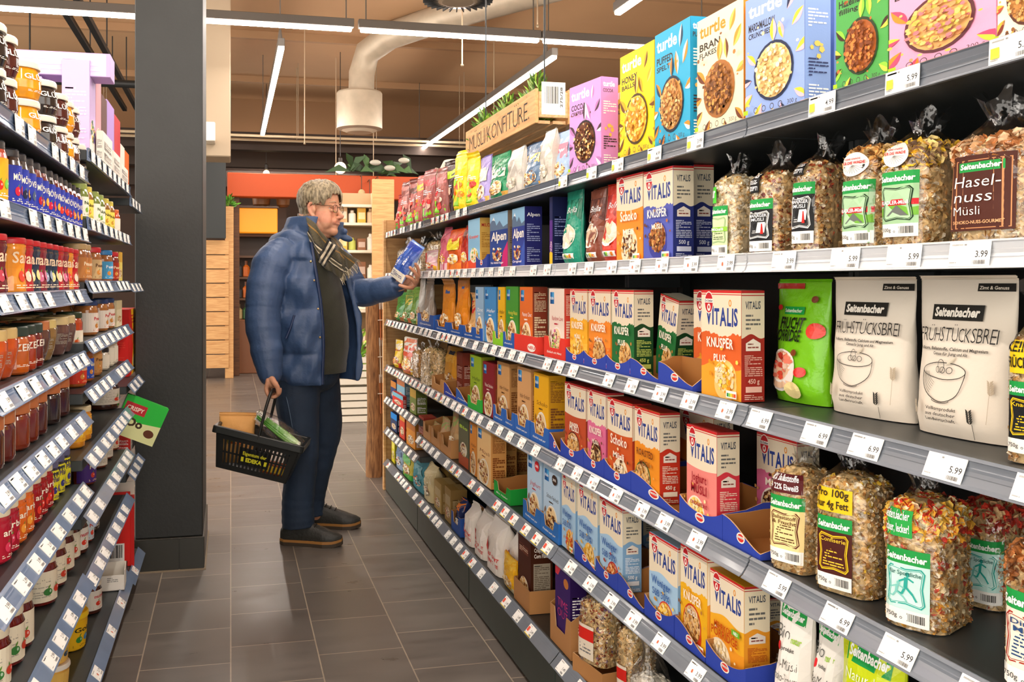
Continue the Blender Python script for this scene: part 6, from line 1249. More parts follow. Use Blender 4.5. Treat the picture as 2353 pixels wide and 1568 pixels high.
def limb(mb, pts, rad, n=14):
    mb.tube([tuple(p) for p in pts], list(rad), n=n)
    for p, r in zip(pts, rad): mb.ell(tuple(p), (r*.99,)*3, n=12, m=8)
def smoothpath(pts, rad, k=5):
    P = [Vector(p) for p in pts]; o = []; r = []
    for i in range(len(P)-1):
        p0, p1, p2, p3 = P[max(0, i-1)], P[i], P[i+1], P[min(len(P)-1, i+2)]
        for j in range(k):
            t = j/k; o.append(.5*((2*p1) + (p2-p0)*t + (2*p0-5*p1+4*p2-p3)*t*t + (3*p1-p0-3*p2+p3)*t**3)); r.append(rad[i]*(1-t) + rad[i+1]*t)
    return o + [P[-1]], r + [rad[-1]]
# head frame: X forward (turned a little to the camera), Y to the person's left, Z up
HS = 1.16; yaw = R(-17); pit = R(4)
HC = L(731, 481, -.01)
HM = Matrix.Translation(HC) @ Matrix.Rotation(yaw, 4, 'Z') @ Matrix.Rotation(pit, 4, 'Y') @ Matrix.Scale(HS, 4)
hp = lambda x, y, z: HM @ Vector((x, y, z))
HR = (Matrix.Rotation(yaw, 4, 'Z') @ Matrix.Rotation(pit, 4, 'Y'))
b = MB()
def he(c, r, tilt=0): b.ell(tuple(hp(*c)), tuple(q*HS for q in r), n=22, m=14, M=HR @ Matrix.Rotation(R(tilt), 4, 'Y'))
he((.006, 0, .036), (.084, .077, .078)); he((.030, 0, -.022), (.060, .066, .084)); he((.022, 0, -.078), (.062, .064, .042)); he((.073, 0, -.092), (.025, .030, .021)); he((.05, 0, -.088), (.04, .045, .026))
he((.046, 0, .045), (.042, .058, .045)); he((.078, 0, .022), (.014, .042, .010))
for s in (-1, 1):
    he((.008, s*.042, -.068), (.054, .032, .048)); he((.048, s*.040, -.028), (.036, .024, .032)); he((.052, s*.030, -.060), (.034, .028, .030)); he((.083, s*.020, -.050), (.014, .016, .014)); he((.042, s*.043, -.048), (.045, .024, .044))
    he((.0985, s*.0125, -.034), (.010, .009, .008))
    e = [(x + .024, y, z*.9 - .004) for x, y, z in ((-.004, .076, .022), (-.014, .085, .030), (-.026, .088, .022), (-.030, .087, .002), (-.022, .083, -.020), (-.012, .079, -.032), (-.006, .076, -.030))]
    P_, r_ = smoothpath([hp(x, s*y, z) for x, y, z in e], [.0055*HS, .006*HS, .0062*HS, .006*HS, .0062*HS, .0075*HS, .006*HS], 3); limb(b, P_, r_, 8)
    he((.010, s*.077, -.006), (.013, .0065, .024)); he((.020, s*.079, -.008), (.005, .006, .010))
    he((.080, s*.033, -.0055), (.010, .018, .006)); he((.0815, s*.033, .0125), (.011, .019, .0085))       # eyelids
P_, r_ = smoothpath([hp(.084, 0, .016), hp(.097, 0, -.008), hp(.112, 0, -.024), hp(.111, 0, -.030)], [.0085*HS, .0092*HS, .0108*HS, .0098*HS], 4); limb(b, P_, r_)
he((.0945, 0, -.0480), (.010, .024, .0050)); he((.0940, 0, -.0590), (.011, .021, .0066)); he((.082, 0, -.073), (.014, .024, .012))
# neck, trunk, legs (mostly under the clothes)
limb(b, [hp(-.025, 0, -.05), hp(-.035, 0, -.10), L(712, 575, 0), L(700, 620, 0)], [.066*HS, .068*HS, .085, .12])
b.ell(tuple(hp(.022, 0, -.108)), (.055, .055, .03), n=16, m=10)
b.ell((-.03, 0, 1.33), (.13, .17, .13)); b.ell((.0, 0, 1.10), (.155, .15, .18)); b.ell((-.02, 0, .92), (.13, .15, .14))
limb(b, [L(680, 880, -.08), L(690, 1040, -.13), L(686, 1175, -.165), L(690, 1215, -.165)], [.09, .062, .05, .04]); limb(b, [L(735, 880, .08), L(744, 1030, .12), L(722, 1150, .13), L(727, 1180, .13)], [.085, .06, .05, .04])
# near arm and hand closed round the basket handle
GB = L(630, 897, -.33)                                        # middle of the grip, which runs away from the camera
limb(b, [L(640, 590, -.15), L(607, 730, -.26), L(621, 845, -.315)], [.06, .045, .031])
limb(b, [L(621, 845, -.315), L(620, 862, -.325)], [.030, .031]); b.ell((GB.x - .006, -.336, GB.z + .036), (.026, .047, .028), n=16, m=10)
for k in range(4):
    yy = -.370 + .0235*k; q = (1.0, 1.06, 1.0, .88)[k]
    kn = Vector((GB.x - .020, yy, GB.z + .046)); b.ell(tuple((kn + Vector((L(620, 864, -.325)[0], yy*.55 - .327*.45, L(620, 864, -.325)[2]))) / 2), (.017, .016, .032), n=12, m=8)
    pts = [kn, (GB.x - .030, yy, GB.z + .012), (GB.x - .020, yy, GB.z - .018), (GB.x + .004, yy - .002, GB.z - .0275*q), (GB.x + .024*q, yy - .003, GB.z - .016), (GB.x + .029*q, yy - .003, GB.z + .002)]
    P_, r_ = smoothpath(pts, [.0125, .0108, .0098, .0092, .0088, .0075], 4); limb(b, P_, r_, 10)
P_, r_ = smoothpath([L(622, 866, -.355), (GB.x + .012, -.387, GB.z + .040), (GB.x + .026, -.386, GB.z + .018), (GB.x + .028, -.381, GB.z - .010)], [.0165, .0138, .0118, .0095], 4); limb(b, P_, r_, 10)
# far arm reaching out, hand round the pack
limb(b, [L(770, 605, .17), L(812, 672, .14), L(905, 660, -.06), L(922, 655, -.08)], [.058, .046, .032, .030])
PC = L(938, 600, -.10)
b.ell(tuple(L(934, 646, -.085)), (.040, .030, .030), n=16, m=10, M=Matrix.Rotation(R(-25), 4, 'Y')); b.ell(tuple(L(926, 652, -.085)), (.033, .030, .025), n=16, m=10)
for pts in ([(946, 652, -.10), (960, 640, -.118), (962, 622, -.145), (954, 606, -.178)], [(945, 654, -.11), (959, 648, -.135), (956, 630, -.175), (942, 615, -.194)], [(943, 657, -.115), (955, 655, -.145), (948, 643, -.185), (934, 635, -.197)], [(940, 660, -.12), (947, 662, -.155), (934, 661, -.186), (918, 656, -.190)]):
    P_, r_ = smoothpath([L(*q) for q in pts], [.0125, .0108, .0098, .0082], 5); limb(b, P_, r_, 10)
P_, r_ = smoothpath([L(922, 652, -.075), L(914, 641, -.062), L(914, 627, -.055), L(918, 617, -.052)], [.0165, .0135, .0115, .0092], 4); limb(b, P_, r_, 10)
SKIN = mat('skin', None, .45, var=.1, vscale=35, bump=.05, bscale=120, sss=.12)
hinv = HM.inverted()
def skin(c):
    o = np.tile(np.array(lin('#d29a7a')), (len(c), 1)); h1 = np.c_[c, np.ones(len(c))] @ np.array(hinv).T; x, y, z = h1[:, 0], h1[:, 1], h1[:, 2]
    def blend(msk, col, k): o[msk] = o[msk]*(1-k) + np.array(lin(col))*k
    hd = (np.abs(x) < .16) & (np.abs(y) < .12) & (z > -.16)
    blend(hd & (x > .083) & (np.abs(y) < .024) & (z < -.043) & (z > -.065), '#b5705e', .65)
    blend(hd & (x > .02) & (np.abs(y) > .02) & (z < -.01) & (z > -.06), '#d98a72', .45); blend(hd & (x > .1) & (z < -.02) & (z > -.045), '#d2806a', .5)
    blend(hd & (x < .01) & (np.abs(y) > .07), '#d2846c', .45); blend(hd & (x > .02) & (z < -.055), '#cf9a80', .3)
    return o
fuse(b, 'body', SKIN, .0036, 6, person, skin)
# eyes
for s in (-1, 1):
    m = MB(); m.ell((0, 0, 0), (.0115*HS,)*3, '#b3a596', n=16, m=10); c = hp(.0695, s*.033, .0030); d = (HR @ Vector((1, 0, -.12))).normalized()  # eye white darkened in its colour to read as shade round the eye
    m.ell(tuple(d*.0095*HS), (.0046*HS,)*3, '#4f6472'); m.ell(tuple(d*.0118*HS), (.0026*HS,)*3, '#15120f'); m.build('eye', mat('eye_surface', None, .1), person, c)
    P_, r_ = smoothpath([hp(.090, s*.016, .030), hp(.090, s*.034, .034), hp(.076, s*.054, .029)], [.002*HS, .0026*HS, .0016*HS], 4); m = MB(); limb(m, P_, r_, 8); m.c = [lin('#b3967a')]*len(m.f); m.build('eyebrow', PAPER, person)
# hair: swept locks over the skull
b = MB(); rg = random.Random(12)
def scalp(th, ph, off=0.0):
    x, y, z = math.sin(ph)*math.cos(th), math.sin(ph)*math.sin(th), math.cos(ph)
    return hp(.006 + (.086 + off)*x, (.080 + off)*y, .040 + (.082 + off)*z)
he2 = lambda c, r: b.ell(tuple(hp(*c)), tuple(q*HS for q in r), n=20, m=12, M=HR)
he2((-.002, 0, .046), (.080, .0775, .077)); he2((-.034, 0, .0), (.050, .066, .064))
for i in range(210):
    th = rg.uniform(-math.pi, math.pi); a = abs(th)
    end = 1.22 if a < .45 else (1.5 if a < .75 else (1.78 if a < 1.35 else (1.7 if a < 1.9 else (2.05 if a < 2.3 else 2.2))))
    end *= rg.uniform(.92, 1.05); st = rg.uniform(.0, .75)*min(1, end*.6); sw = rg.uniform(.1, .4) if a < 1.5 else rg.uniform(-.08, .12)
    pts = []; rd = []; lr_ = rg.uniform(.003, .006)
    for k in range(7):
        t = k/6; pts.append(scalp(th - sw*t, st + (end-st)*t, .004 + .007*math.sin(t*2.4) + rg.uniform(-.001, .001))); rd.append(HS*(.0022 + lr_*math.sin(math.pi*min(1, .15 + t*.8))))
    limb(b, pts, rd, 7)
HAIRM = bpy.data.materials.new('grey_blond_hair'); HAIRM.use_nodes = True
_n = HAIRM.node_tree.nodes; _l = HAIRM.node_tree.links; _t = _n.new('ShaderNodeTexCoord'); _m = _n.new('ShaderNodeMapping'); _m.inputs['Scale'].default_value = (1, 1, .35); _z = _n.new('ShaderNodeTexNoise'); _z.inputs['Scale'].default_value = 95; _z.inputs['Detail'].default_value = 4
_r = _n.new('ShaderNodeValToRGB'); _r.color_ramp.elements[0].color = lin('#5e533e'); _r.color_ramp.elements[0].position = .36; _r.color_ramp.elements[1].color = lin('#a99a7c'); _r.color_ramp.elements[1].position = .68
_b = _n.new('ShaderNodeBump'); _b.inputs['Strength'].default_value = .9; _b.inputs['Distance'].default_value = .004
_l.new(_t.outputs['Object'], _m.inputs[0]); _l.new(_m.outputs[0], _z.inputs[0]); _l.new(_z.outputs[0], _r.inputs[0]); _l.new(_r.outputs[0], _n['Principled BSDF'].inputs['Base Color']); _l.new(_z.outputs[0], _b.inputs['Height']); _l.new(_b.outputs[0], _n['Principled BSDF'].inputs['Normal']); _n['Principled BSDF'].inputs['Roughness'].default_value = .5
fuse(b, 'hair', HAIRM, .0027, 0, person)
# glasses
g = MB()
for s in (-1, 1):
    pts = []
    for k in range(17):
        t = 2*math.pi*k/16; pts.append(hp(.097 - .006*abs(math.sin(t))*0 - .008*(.5 + .5*math.cos(t)*1)*.3, s*(.034 + .0225*math.copysign(abs(math.cos(t))**.75, math.cos(t))), +.004 + .0165*math.copysign(abs(math.sin(t))**.75, math.sin(t))))
    g.tube(pts, .0011*HS, '#3a2a1c', n=6)
    g.tube([hp(.095, s*.0565, .013), hp(.088, s*.070, .014), hp(.05, s*.078, .014), hp(.012, s*.083, .018), hp(-.002, s*.084, .006)], .0015*HS, '#4a3622', n=6)
g.tube([hp(.0975, -.0115, .010), hp(.101, 0, .014), hp(.0975, .0115, .010)], .0012*HS, '#3a2a1c', n=6)
gl = g.build('glasses', mat('glasses_frame', None, .25, metal=.5), person)
m = MB()
for s in (-1, 1):
    rim = [hp(.0966, s*(.034 + .0215*math.copysign(abs(math.cos(t))**.75, math.cos(t))), +.004 + .0158*math.copysign(abs(math.sin(t))**.75, math.sin(t))) for t in [2*math.pi*k/16 for k in range(16)]]
    m.add([tuple(p) for p in rim], [tuple(range(16))], '#ffffff')
m.build('lenses', film_mat('spectacle_glass', gl=.03, rough=.02, bump=0), gl)
# ---- sweater ----
b = MB(); rings = []; cols = []
def torso(z):       # centre x and radii of the trunk under the jacket
    zs = [.80, .86, .95, 1.06, 1.18, 1.30, 1.40, 1.47, 1.53]; cx = [.012, .012, .012, .008, .0, -.012, -.022, -.026, -.02]
    rx = [.165, .172, .185, .190, .182, .165, .142, .115, .085]; ry = [.165, .17, .175, .178, .18, .182, .175, .13, .09]
    f = lambda a: float(np.interp(z, zs, a)); return f(cx), f(rx), f(ry)
for z in (.825, .83, .845, .866, .872, .95, 1.06, 1.18, 1.30, 1.40, 1.47, 1.53):
    c, rx, ry = torso(z); k = (1.012 if z < .868 else 1.0); ring = []
    for j in range(40):
        t = 2*math.pi*j/40; w = 1 + (.012*math.sin(5*t + 9*z) + .008*math.sin(11*t - 7*z)) * (1 if z > .88 else .3); ring.append((c + rx*k*w*math.cos(t), ry*k*w*math.sin(t), z))
    rings.append(np.array(ring))
b.loft(rings, '#2e2f22'); b.build('sweater', mat('dark_olive_knit', '#2f3023', .85, bump=.25, bscale=260, var=.25, vscale=14, sheen=.25), person)
# ---- puffer jacket ----
b = MB(); seams = [.775, .925, 1.15, 1.385, 1.50]
def puff(z):
    for a, c in zip(seams[:-1], seams[1:]):
        if a <= z <= c: return math.sin(math.pi*(z-a)/(c-a))**.55
    return 0
A0, A1 = R(-70), R(4)                    # the open front, as directions seen from above (-90 is toward the camera)
rings = []; zs = np.linspace(.775, 1.50, 44)
for z in zs:
    c, rx, ry = torso(max(.82, min(1.5, z))); pu = puff(z); drop = 1.0; out = []; inn = []
    a0 = A1 + R(0); a1 = 2*math.pi + A0; n = 46
    for j in range(n + 1):
        t = a0 + (a1-a0)*j/n; q = j/n; fl = max(0, 1 - q/.14); fn = max(0, 1 - (1-q)/.08)
        wr = .006*math.sin(9*t + 23*z) + .005*math.sin(17*t - 31*z + 2) + .004*math.sin(40*z + 3*t)
        th = .014 + .026*pu*(1 - .75*max(fl, fn)**2); ro = .030*fl*(1.35 - z)/.5 + (.01 if z < 1.3 else 0)
        ex, ey = (rx + .016 + ro)*math.cos(t), (ry + .016 + ro)*math.sin(t); k = 1 + 0
        nx, ny = math.cos(t), math.sin(t)
        out.append((c + ex + nx*(th + wr), ey + ny*(th + wr), z)); inn.append((c + ex - nx*.006, ey - ny*.006, z))
    rings.append(np.array(out + inn[::-1]))
b.loft(rings)
def sleeve(pts, rad, nb, wr=.004, seed=0):
    P_, r_ = smoothpath(pts, rad, 14); N_ = len(P_); rr = [r*(1 + .09*abs(math.sin(math.pi*nb*i/(N_-1)))**.5 - .05 + .010*math.sin(i*1.1 + seed) + .014*math.sin(i*.53 + seed*2)) for i, r in enumerate(r_)]
    b.tube([tuple(p) for p in P_], rr, n=22); b.ell(tuple(P_[0]), (rr[0],)*3, n=18, m=12)
    b.ell(tuple(P_[-1]), (rr[-1]*.98, rr[-1]*.98, rr[-1]*.5), n=18, m=12)
sleeve([L(640, 588, -.155), L(620, 622, -.205), L(607, 680, -.245), L(604, 740, -.268), L(612, 800, -.295), L(620, 852, -.318)], [.088, .094, .086, .082, .076, .060], 4, seed=1)
limb(b, [L(619, 850, -.318), L(621, 860, -.322)], [.061, .058])
sleeve([L(772, 602, .16), L(800, 645, .16), L(822, 672, .11), L(868, 668, .01), L(915, 657, -.07)], [.088, .082, .073, .066, .054], 4, seed=4)
# shoulders, hood and collar
b.ell(tuple(L(668, 578, -.12)), (.10, .075, .065), n=18, m=12); b.ell(tuple(L(745, 585, .13)), (.10, .075, .06), n=18, m=12); b.ell((-.05, 0, 1.44), (.13, .19, .07), n=20, m=12)
P_, r_ = smoothpath([L(700, 556, -.135), L(668, 548, -.125), L(646, 556, -.07), L(640, 560, .02), L(660, 556, .10), L(710, 552, .13)], [.034, .044, .050, .052, .046, .034], 6); limb(b, P_, r_, 14)
P_, r_ = smoothpath([L(682, 530, -.10), L(666, 538, -.04), L(664, 540, .05), L(680, 536, .10)], [.034, .042, .042, .034], 6); limb(b, P_, r_, 14)
col = []
for z_, g_ in ((1.44, .0), (1.50, .01), (1.56, .02), (1.605, .016)):
    out = []; inn = []
    for j in range(31):
        t = R(14) + (R(282) - R(14))*j/30; r_ = .115 + g_ + .004*math.sin(7*t); th = .018 + .004*math.sin(5*t + z_*30); dz = -.045*max(0, 1 - j/6)*0 - .02*max(0, math.cos(t))
        cx_ = -.018 + .30*(z_ - 1.44); r_ -= .008
        out.append((cx_ + (r_ + th)*math.cos(t)*1.02, (r_ + th)*math.sin(t), z_ + dz)); inn.append((cx_ + (r_ - th)*math.cos(t)*1.02, (r_ - th)*math.sin(t), z_ + dz))
    col.append(np.array(out + inn[::-1]))
b.loft(col)
b.ell(tuple(L(652, 560, -.185)), (.052, .014, .030), n=16, m=10, M=Matrix.Rotation(R(18), 4, 'Y'))       # hood tab
limb(b, [L(752, 548, .10), L(776, 538, .07), L(792, 532, .04)], [.03, .026, .016]); b.ell(tuple(L(796, 548, .05)), (.036, .020, .017), n=16, m=10, M=Matrix.Rotation(R(14), 4, 'Y'))
JACK = mat('blue_shiny_nylon', '#395177', .5, bump=.35, bscale=16, var=.07, vscale=6, spec=.5)
jk = fuse(b, 'puffer_jacket', JACK, .0058, 2, person)
SEAM = mat('navy_seam_trim', '#1a2d52', .4)
# front edges with snaps, pocket
edge = []
for z in np.linspace(.782, 1.47, 16):
    c, rx, ry = torso(max(.82, z)); edge.append((c + (rx + .040)*math.cos(A0 + .02), (ry + .040)*math.sin(A0 + .02), z))
m = MB(); m.tube(edge, .009, n=8, flat=1.0); m.build('front_edge', SEAM, jk)
for i in (2, 5, 8, 11, 13):
    m = MB(); p = edge[i]; m.ell((p[0] - .014, p[1] - .010, p[2]), (.006, .004, .006), '#c8b48c', n=10, m=6); m.build('snap_button', mat('brass_snap', '#b8a070', .3, metal=.8), jk)
for (u, v) in ((634, 570), (661, 573)):
    m = MB(); m.ell(tuple(L(u, v, -.2)), (.005, .004, .005), n=10, m=6); m.build('snap_button', mat('brass_snap'), jk)
m = MB(); P_, r_ = smoothpath([L(676, 725, -.236), L(668, 752, -.243), L(657, 778, -.247)], [.006, .006, .006], 5); m.tube([tuple(p) for p in P_], r_, n=8); m.build('pocket_zip', SEAM, jk)
# ---- scarf ----
OL, LT, WH, BK, OR = '#4b4530', '#5c5638', '#d8cdb4', '#1c1a14', '#8f6a2c'
def plaid(s_, t_):
    k = OL
    for c, w, q in ((.30, .035, BK), (.355, .03, WH), (.41, .03, BK), (.465, .03, WH), (.52, .035, BK), (.85, .02, OR)):
        if abs((s_*1.0) - c) < w/2: k = q
    for c, w, q in ((.56, .018, BK), (.585, .015, WH), (.61, .016, BK), (.635, .015, WH), (.66, .018, BK), (.15, .012, OR), (.9, .012, OR)):
        if abs(t_ - c) < w/2: k = q
    return k
def scarf_band(pts, wid, name, th=.011, parent=None, seed=0):
    """soft folded band: points with width vectors"""
    n = len(pts); ns = 22; m = MB(); up = []; dn = []
    for i, (p, w) in enumerate(zip(pts, wid)):
        p = Vector(p); w = Vector(w); tg = (Vector(pts[min(n-1, i+1)]) - Vector(pts[max(0, i-1)])).normalized(); nn = tg.cross(w).normalized(); ru = []; rd = []
        for j in range(ns + 1):
            s_ = j/ns; fold = .010*math.sin(s_*9 + i*.5 + seed) + .006*math.sin(s_*17 + i*.9); q = p + w*(s_ - .5) + nn*fold
            e = th*math.sqrt(max(.02, 1 - (2*s_ - 1)**4)); ru.append(q + nn*e); rd.append(q - nn*e)
        up.append(ru); dn.append(rd)
    for A_ in (up, dn):
        for i in range(n - 1):
            for j in range(ns): m.add([tuple(A_[i][j]), tuple(A_[i][j+1]), tuple(A_[i+1][j+1]), tuple(A_[i+1][j])], [(0, 1, 2, 3)], plaid((j+.5)/ns, (i+.5)/(n-1)), True)
    for j in (0, ns):
        for i in range(n-1): m.add([tuple(up[i][j]), tuple(up[i+1][j]), tuple(dn[i+1][j]), tuple(dn[i][j])], [(0, 1, 2, 3)], OL, True)
    rg = random.Random(seed + 3)
    for j in range(0, ns + 1):
        p = up[-1][j]; d = (up[-1][j] - up[-2][j]).normalized(); m.tube([tuple(p), tuple(p + d*.018 + Vector((0, rg.uniform(-.004, .004), -.006))), tuple(p + d*.028 + Vector((rg.uniform(-.006, .006), 0, -.018)))], [.0022, .0016, .001], '#8f8468' if j % 3 else WH, n=5)
    return m.build(name, mat('scarf_wool', None, .9, bump=.3, bscale=300, sheen=.3), parent)
ctl = [L(692, 502, .02), L(695, 508, -.065), L(705, 526, -.128), L(722, 552, -.155), L(745, 578, -.16), L(768, 596, -.15), L(788, 609, -.14), L(802, 619, -.135)]
P_, _ = smoothpath(ctl, [1]*len(ctl), 6)
wd = []
for i in range(len(P_)):
    t = i/(len(P_)-1); wd.append(Vector((.045*t + .03, -.01 - .02*(1-t), .075 + .02*math.sin(3*t))) * (1.0 + .15*t) * (.62 + .38*min(1, 4*t)))
sc_ = scarf_band([tuple(p) for p in P_], wd, 'scarf', parent=person)
ctl = [L(700, 512, .12), L(735, 540, .10), L(762, 560, .03), L(772, 575, -.06), L(778, 590, -.12), L(786, 606, -.13), L(793, 622, -.12)]
P_, _ = smoothpath(ctl, [1]*len(ctl), 5)
scarf_band([tuple(p) for p in P_], [Vector((.055, -.02, .05)) for _ in P_], 'scarf_fold', parent=sc_, seed=2)
# ---- jeans ----
b = MB()
def leg(pts, rad, seed):
    P_, r_ = smoothpath(pts, rad, 10); N_ = len(P_)
    rr = [r*(1 + .007*math.sin(i*.7 + seed) + (.018*math.sin(i*1.7 + seed) if i > N_*.72 else 0) + (.018*math.sin(i*1.1) if abs(i - N_*.52) < 6 else 0)) for i, r in enumerate(r_)]
    b.tube([tuple(p) for p in P_], rr, n=22); b.ell(tuple(P_[0]), (rr[0],)*3, n=18, m=10)
leg([L(684, 862, -.075), L(684, 930, -.105), L(690, 1000, -.125), L(692, 1050, -.14), L(688, 1110, -.155), L(684, 1165, -.165), L(686, 1210, -.168)], [.125, .108, .092, .084, .078, .078, .080], 1)
leg([L(728, 862, .075), L(738, 930, .095), L(746, 985, .11), L(738, 1035, .12), L(726, 1095, .13), L(716, 1150, .135), L(717, 1184, .135)], [.118, .104, .090, .080, .070, .068, .068], 3)
b.ell((.0, 0, .83), (.155, .165, .12), n=22, m=12)
JEAN = mat('dark_blue_denim', '#1a2c42', .8, bump=.5, bscale=11, var=.3, vscale=7)
je = fuse(b, 'jeans', JEAN, .0058, 2, person)
P_, r_ = smoothpath([L(655, 900, -.19), L(664, 940, -.215), L(672, 985, -.214)], [.0022, .002, .002], 5); m = MB(); m.tube([tuple(p) for p in P_], r_, '#b8c4d0', n=6); m.build('side_seam', mat('pale_thread', '#4f6278', .8), je)
# ---- shoes ----
def shoe(loc, yw, name):
    e = empty(name, loc, R(yw)); e.parent = person; k = 1.04; xs = np.linspace(0, 1, 15); U = MB(); Sl = MB(); ru = []; rs = []; rw = []
    for t in xs:
        x = (t*.292 - .075)*k; hw = float(np.interp(t, [0, .06, .25, .5, .72, .9, 1], [.018, .030, .034, .040, .048, .036, .012]))*k; h = float(np.interp(t, [0, .06, .16, .3, .45, .6, .78, .92, 1], [.070, .100, .116, .122, .110, .092, .074, .060, .042]))*k
        lift = .010*max(0, (t-.8)/.2)**2 + .003*max(0, (.08-t)/.08); z0 = .026 + lift; yc = .006*math.sin(math.pi*t)
        ru.append(np.array([(x, yc + hw*.97*math.copysign(abs(math.cos(a))**.8, math.cos(a)), z0 + max(0, math.sin(a))**.75*(h - .026) - (.004 if math.sin(a) < 0 else 0)) for a in [2*math.pi*j/20 for j in range(20)]]))
        for rr, za, zb, gx in ((rs, .0, .018, 1.07), (rw, .017, .029, 1.08)):
            rr.append(np.array([(x*1.015 if t > .5 else x*1.02, yc + hw*gx*c, (za if s_ < 0 else zb) + lift) for c, s_ in ((1, -1), (1, 1), (.5, 1), (-.5, 1), (-1, 1), (-1, -1), (-.5, -1), (.5, -1))]))
    U.loft(ru); up = U.build('upper', mat('dark_leather', '#2b2b27', .5, bump=.15, bscale=90, var=.2, vscale=20), e)
    Sl.loft(rs, smooth=False); Sl.build('sole', mat('dark_rubber_sole', '#3a2f22', .6), e); w = MB(); w.loft(rw, smooth=False); w.build('welt', mat('tan_welt', '#a06f36', .55), e)
    m = MB()
    for q in range(3):
        x = (.40 + .085*q)*.292*k - .075*k; z = .026 + float(np.interp(.40 + .085*q, [0, .06, .16, .3, .45, .6, .78], [.070, .100, .116, .122, .110, .092, .074]))*k - .024
        m.tube([(x, -.020, z - .008), (x + .006, 0, z + .003), (x, .022, z - .008)], .0024, n=6)
    m.build('laces', mat('dark_lace', '#1c1b19', .7), e); return e
f1 = L(684, 1225, -.175); shoe((f1.x - .005, -.175, 0), -9, 'shoe'); f2 = L(720, 1190, .135); shoe((f2.x + .02, .135, 0), -4, 'shoe')
# ---- pack in the hand ----
zx = Vector((.53, -.06, .85)).normalized(); yx = Vector((.72, .62, -.30)); yx = (yx - zx*yx.dot(zx)).normalized(); xx = yx.cross(zx)
PM = Matrix((xx, yx, zx)).transposed().to_4x4()
pk = Art(1.55); pk.rect(.0, .0, 1, .34, '#e8e4d4', 10, 5); pk.rect(.0, .34, 1, 1.25, '#3f63b8', 12, 10); pk.rect(.5, .34, 1, 1.25, '#2c4ca0', 8, 10); pk.text('Haferflocken', .3, .45, .16, '#f2f4fa', 'L', fit=.75, rot=90, bold=.02); pk.text('zart', .72, .6, .14, '#f2f4fa', 'L', fit=.4, rot=90); pk.fine(.08, .06, .9, .28, 4, '#3a4a7a'); pk.rect(.0, 1.25, 1, 1.5, '#2440a0', 10, 4)
o = pouch('flour_pack', (0, 0, 0), .125, .205, .05, 0, '#8aa8dc', pk, 'blue and white crinkled food pack held up in the person’s raised hand', 'food pack', 'pillow', seed=7, crease=.006)
wm = Matrix.Translation(ploc) @ Matrix.Rotation(-TH, 4, 'Z'); o.matrix_world = wm @ Matrix.Translation(L(936, 601, -.135)) @ PM @ Matrix.Translation((0, -.025, -.105))
# ---- shopping basket ----
BC = (L(497, 980, -.455) + L(693, 1028, -.455)) / 2; ax = (L(693, 1028, -.455) - L(497, 980, -.455)); BL = ax.length
bx = ax.normalized(); by = Vector((.0, 1, 0)); by = (by - bx*by.dot(bx)).normalized(); bz = bx.cross(by)
BM = Matrix((bx, by, bz)).transposed().to_4x4(); BW = .225; bh = .19
bk = empty('shopping_basket', (0, 0, 0)); bk.matrix_world = wm @ Matrix.Translation(BC) @ BM
tag(bk, 'black plastic shopping basket with yellow lettering hanging from the person’s hand', 'shopping basket')
PLB = mat('black_plastic', None, .4, bump=.03, bscale=200)
hl = BL/2; tp = .035           # taper toward the foot
def wall(P, Q, n_in, name, plate=None):
    """slotted wall between rim corners P and Q (at z 0), leaning inward toward the foot"""
    P = Vector(P); Q = Vector(Q); d = (Q - P); ln = d.length; d.normalize(); n_in = Vector(n_in); m = MB()
    def pt(s_, z_, o=0.0):
        sh = tp*(-z_)/bh; s2 = sh + (ln - 2*sh)*s_; q = P + d*s2 + n_in*(sh + o); q.z = z_; return tuple(q)
    def slab(s0, s1, z0, z1, t=.004):
        v = [pt(s0, z0), pt(s1, z0), pt(s1, z1), pt(s0, z1), pt(s0, z0, t), pt(s1, z0, t), pt(s1, z1, t), pt(s0, z1, t)]
        m.add(v, [(0, 1, 2, 3), (7, 6, 5, 4), (0, 4, 5, 1), (3, 2, 6, 7), (0, 3, 7, 4), (1, 5, 6, 2)], '#1b1d1c')
    slab(0, 1, -.05, 0); slab(0, 1, -bh, -.165); slab(0, .09, -.165, -.05); slab(.91, 1, -.165, -.05)
    nb = int(ln/.024); 
    for i in range(nb):
        s_ = .09 + .82*(i+.5)/nb; slab(s_ - .0055/ln*1, s_ + .0055/ln*1, -.165, -.05)
    slab(.09, .91, -.112, -.104)
    if plate: slab(*plate, -.147, -.068)
    mo = m.build(name, PLB, bk); return pt
ptf = wall((-hl, 0, 0), (hl, 0, 0), (0, 1, 0), 'long_side', (.30, .70)); wall((-hl, BW, 0), (hl, BW, 0), (0, -1, 0), 'long_side'); wall((-hl, 0, 0), (-hl, BW, 0), (1, 0, 0), 'short_side'); wall((hl, 0, 0), (hl, BW, 0), (-1, 0, 0), 'short_side')
m = MB(); m.box(-hl + tp, hl - tp, tp, BW - tp, -bh, -bh + .005, '#1b1d1c'); m.build('base', PLB, bk)
m = MB()
for (x0, x1, y0, y1) in ((-hl - .012, hl + .012, -.012, .006), (-hl - .012, hl + .012, BW - .006, BW + .012), (-hl - .012, -hl + .006, -.012, BW + .012), (hl - .006, hl + .012, -.012, BW + .012)): m.box(x0, x1, y0, y1, -.028, .006, '#202322', ch=.003)
m.build('rim', PLB, bk)
a = Art(.34); a.text('Eigentum der', .5, .2, .075, '#d8d42a', fit=.8, bold=.02); a.text('EDEKA', .5, .06, .085, '#d8d42a', fit=.56, bold=.05); a.rect(.06, .05, .15, .15, '#d8d42a'); a.rect(.86, .05, .95, .15, '#d8d42a')
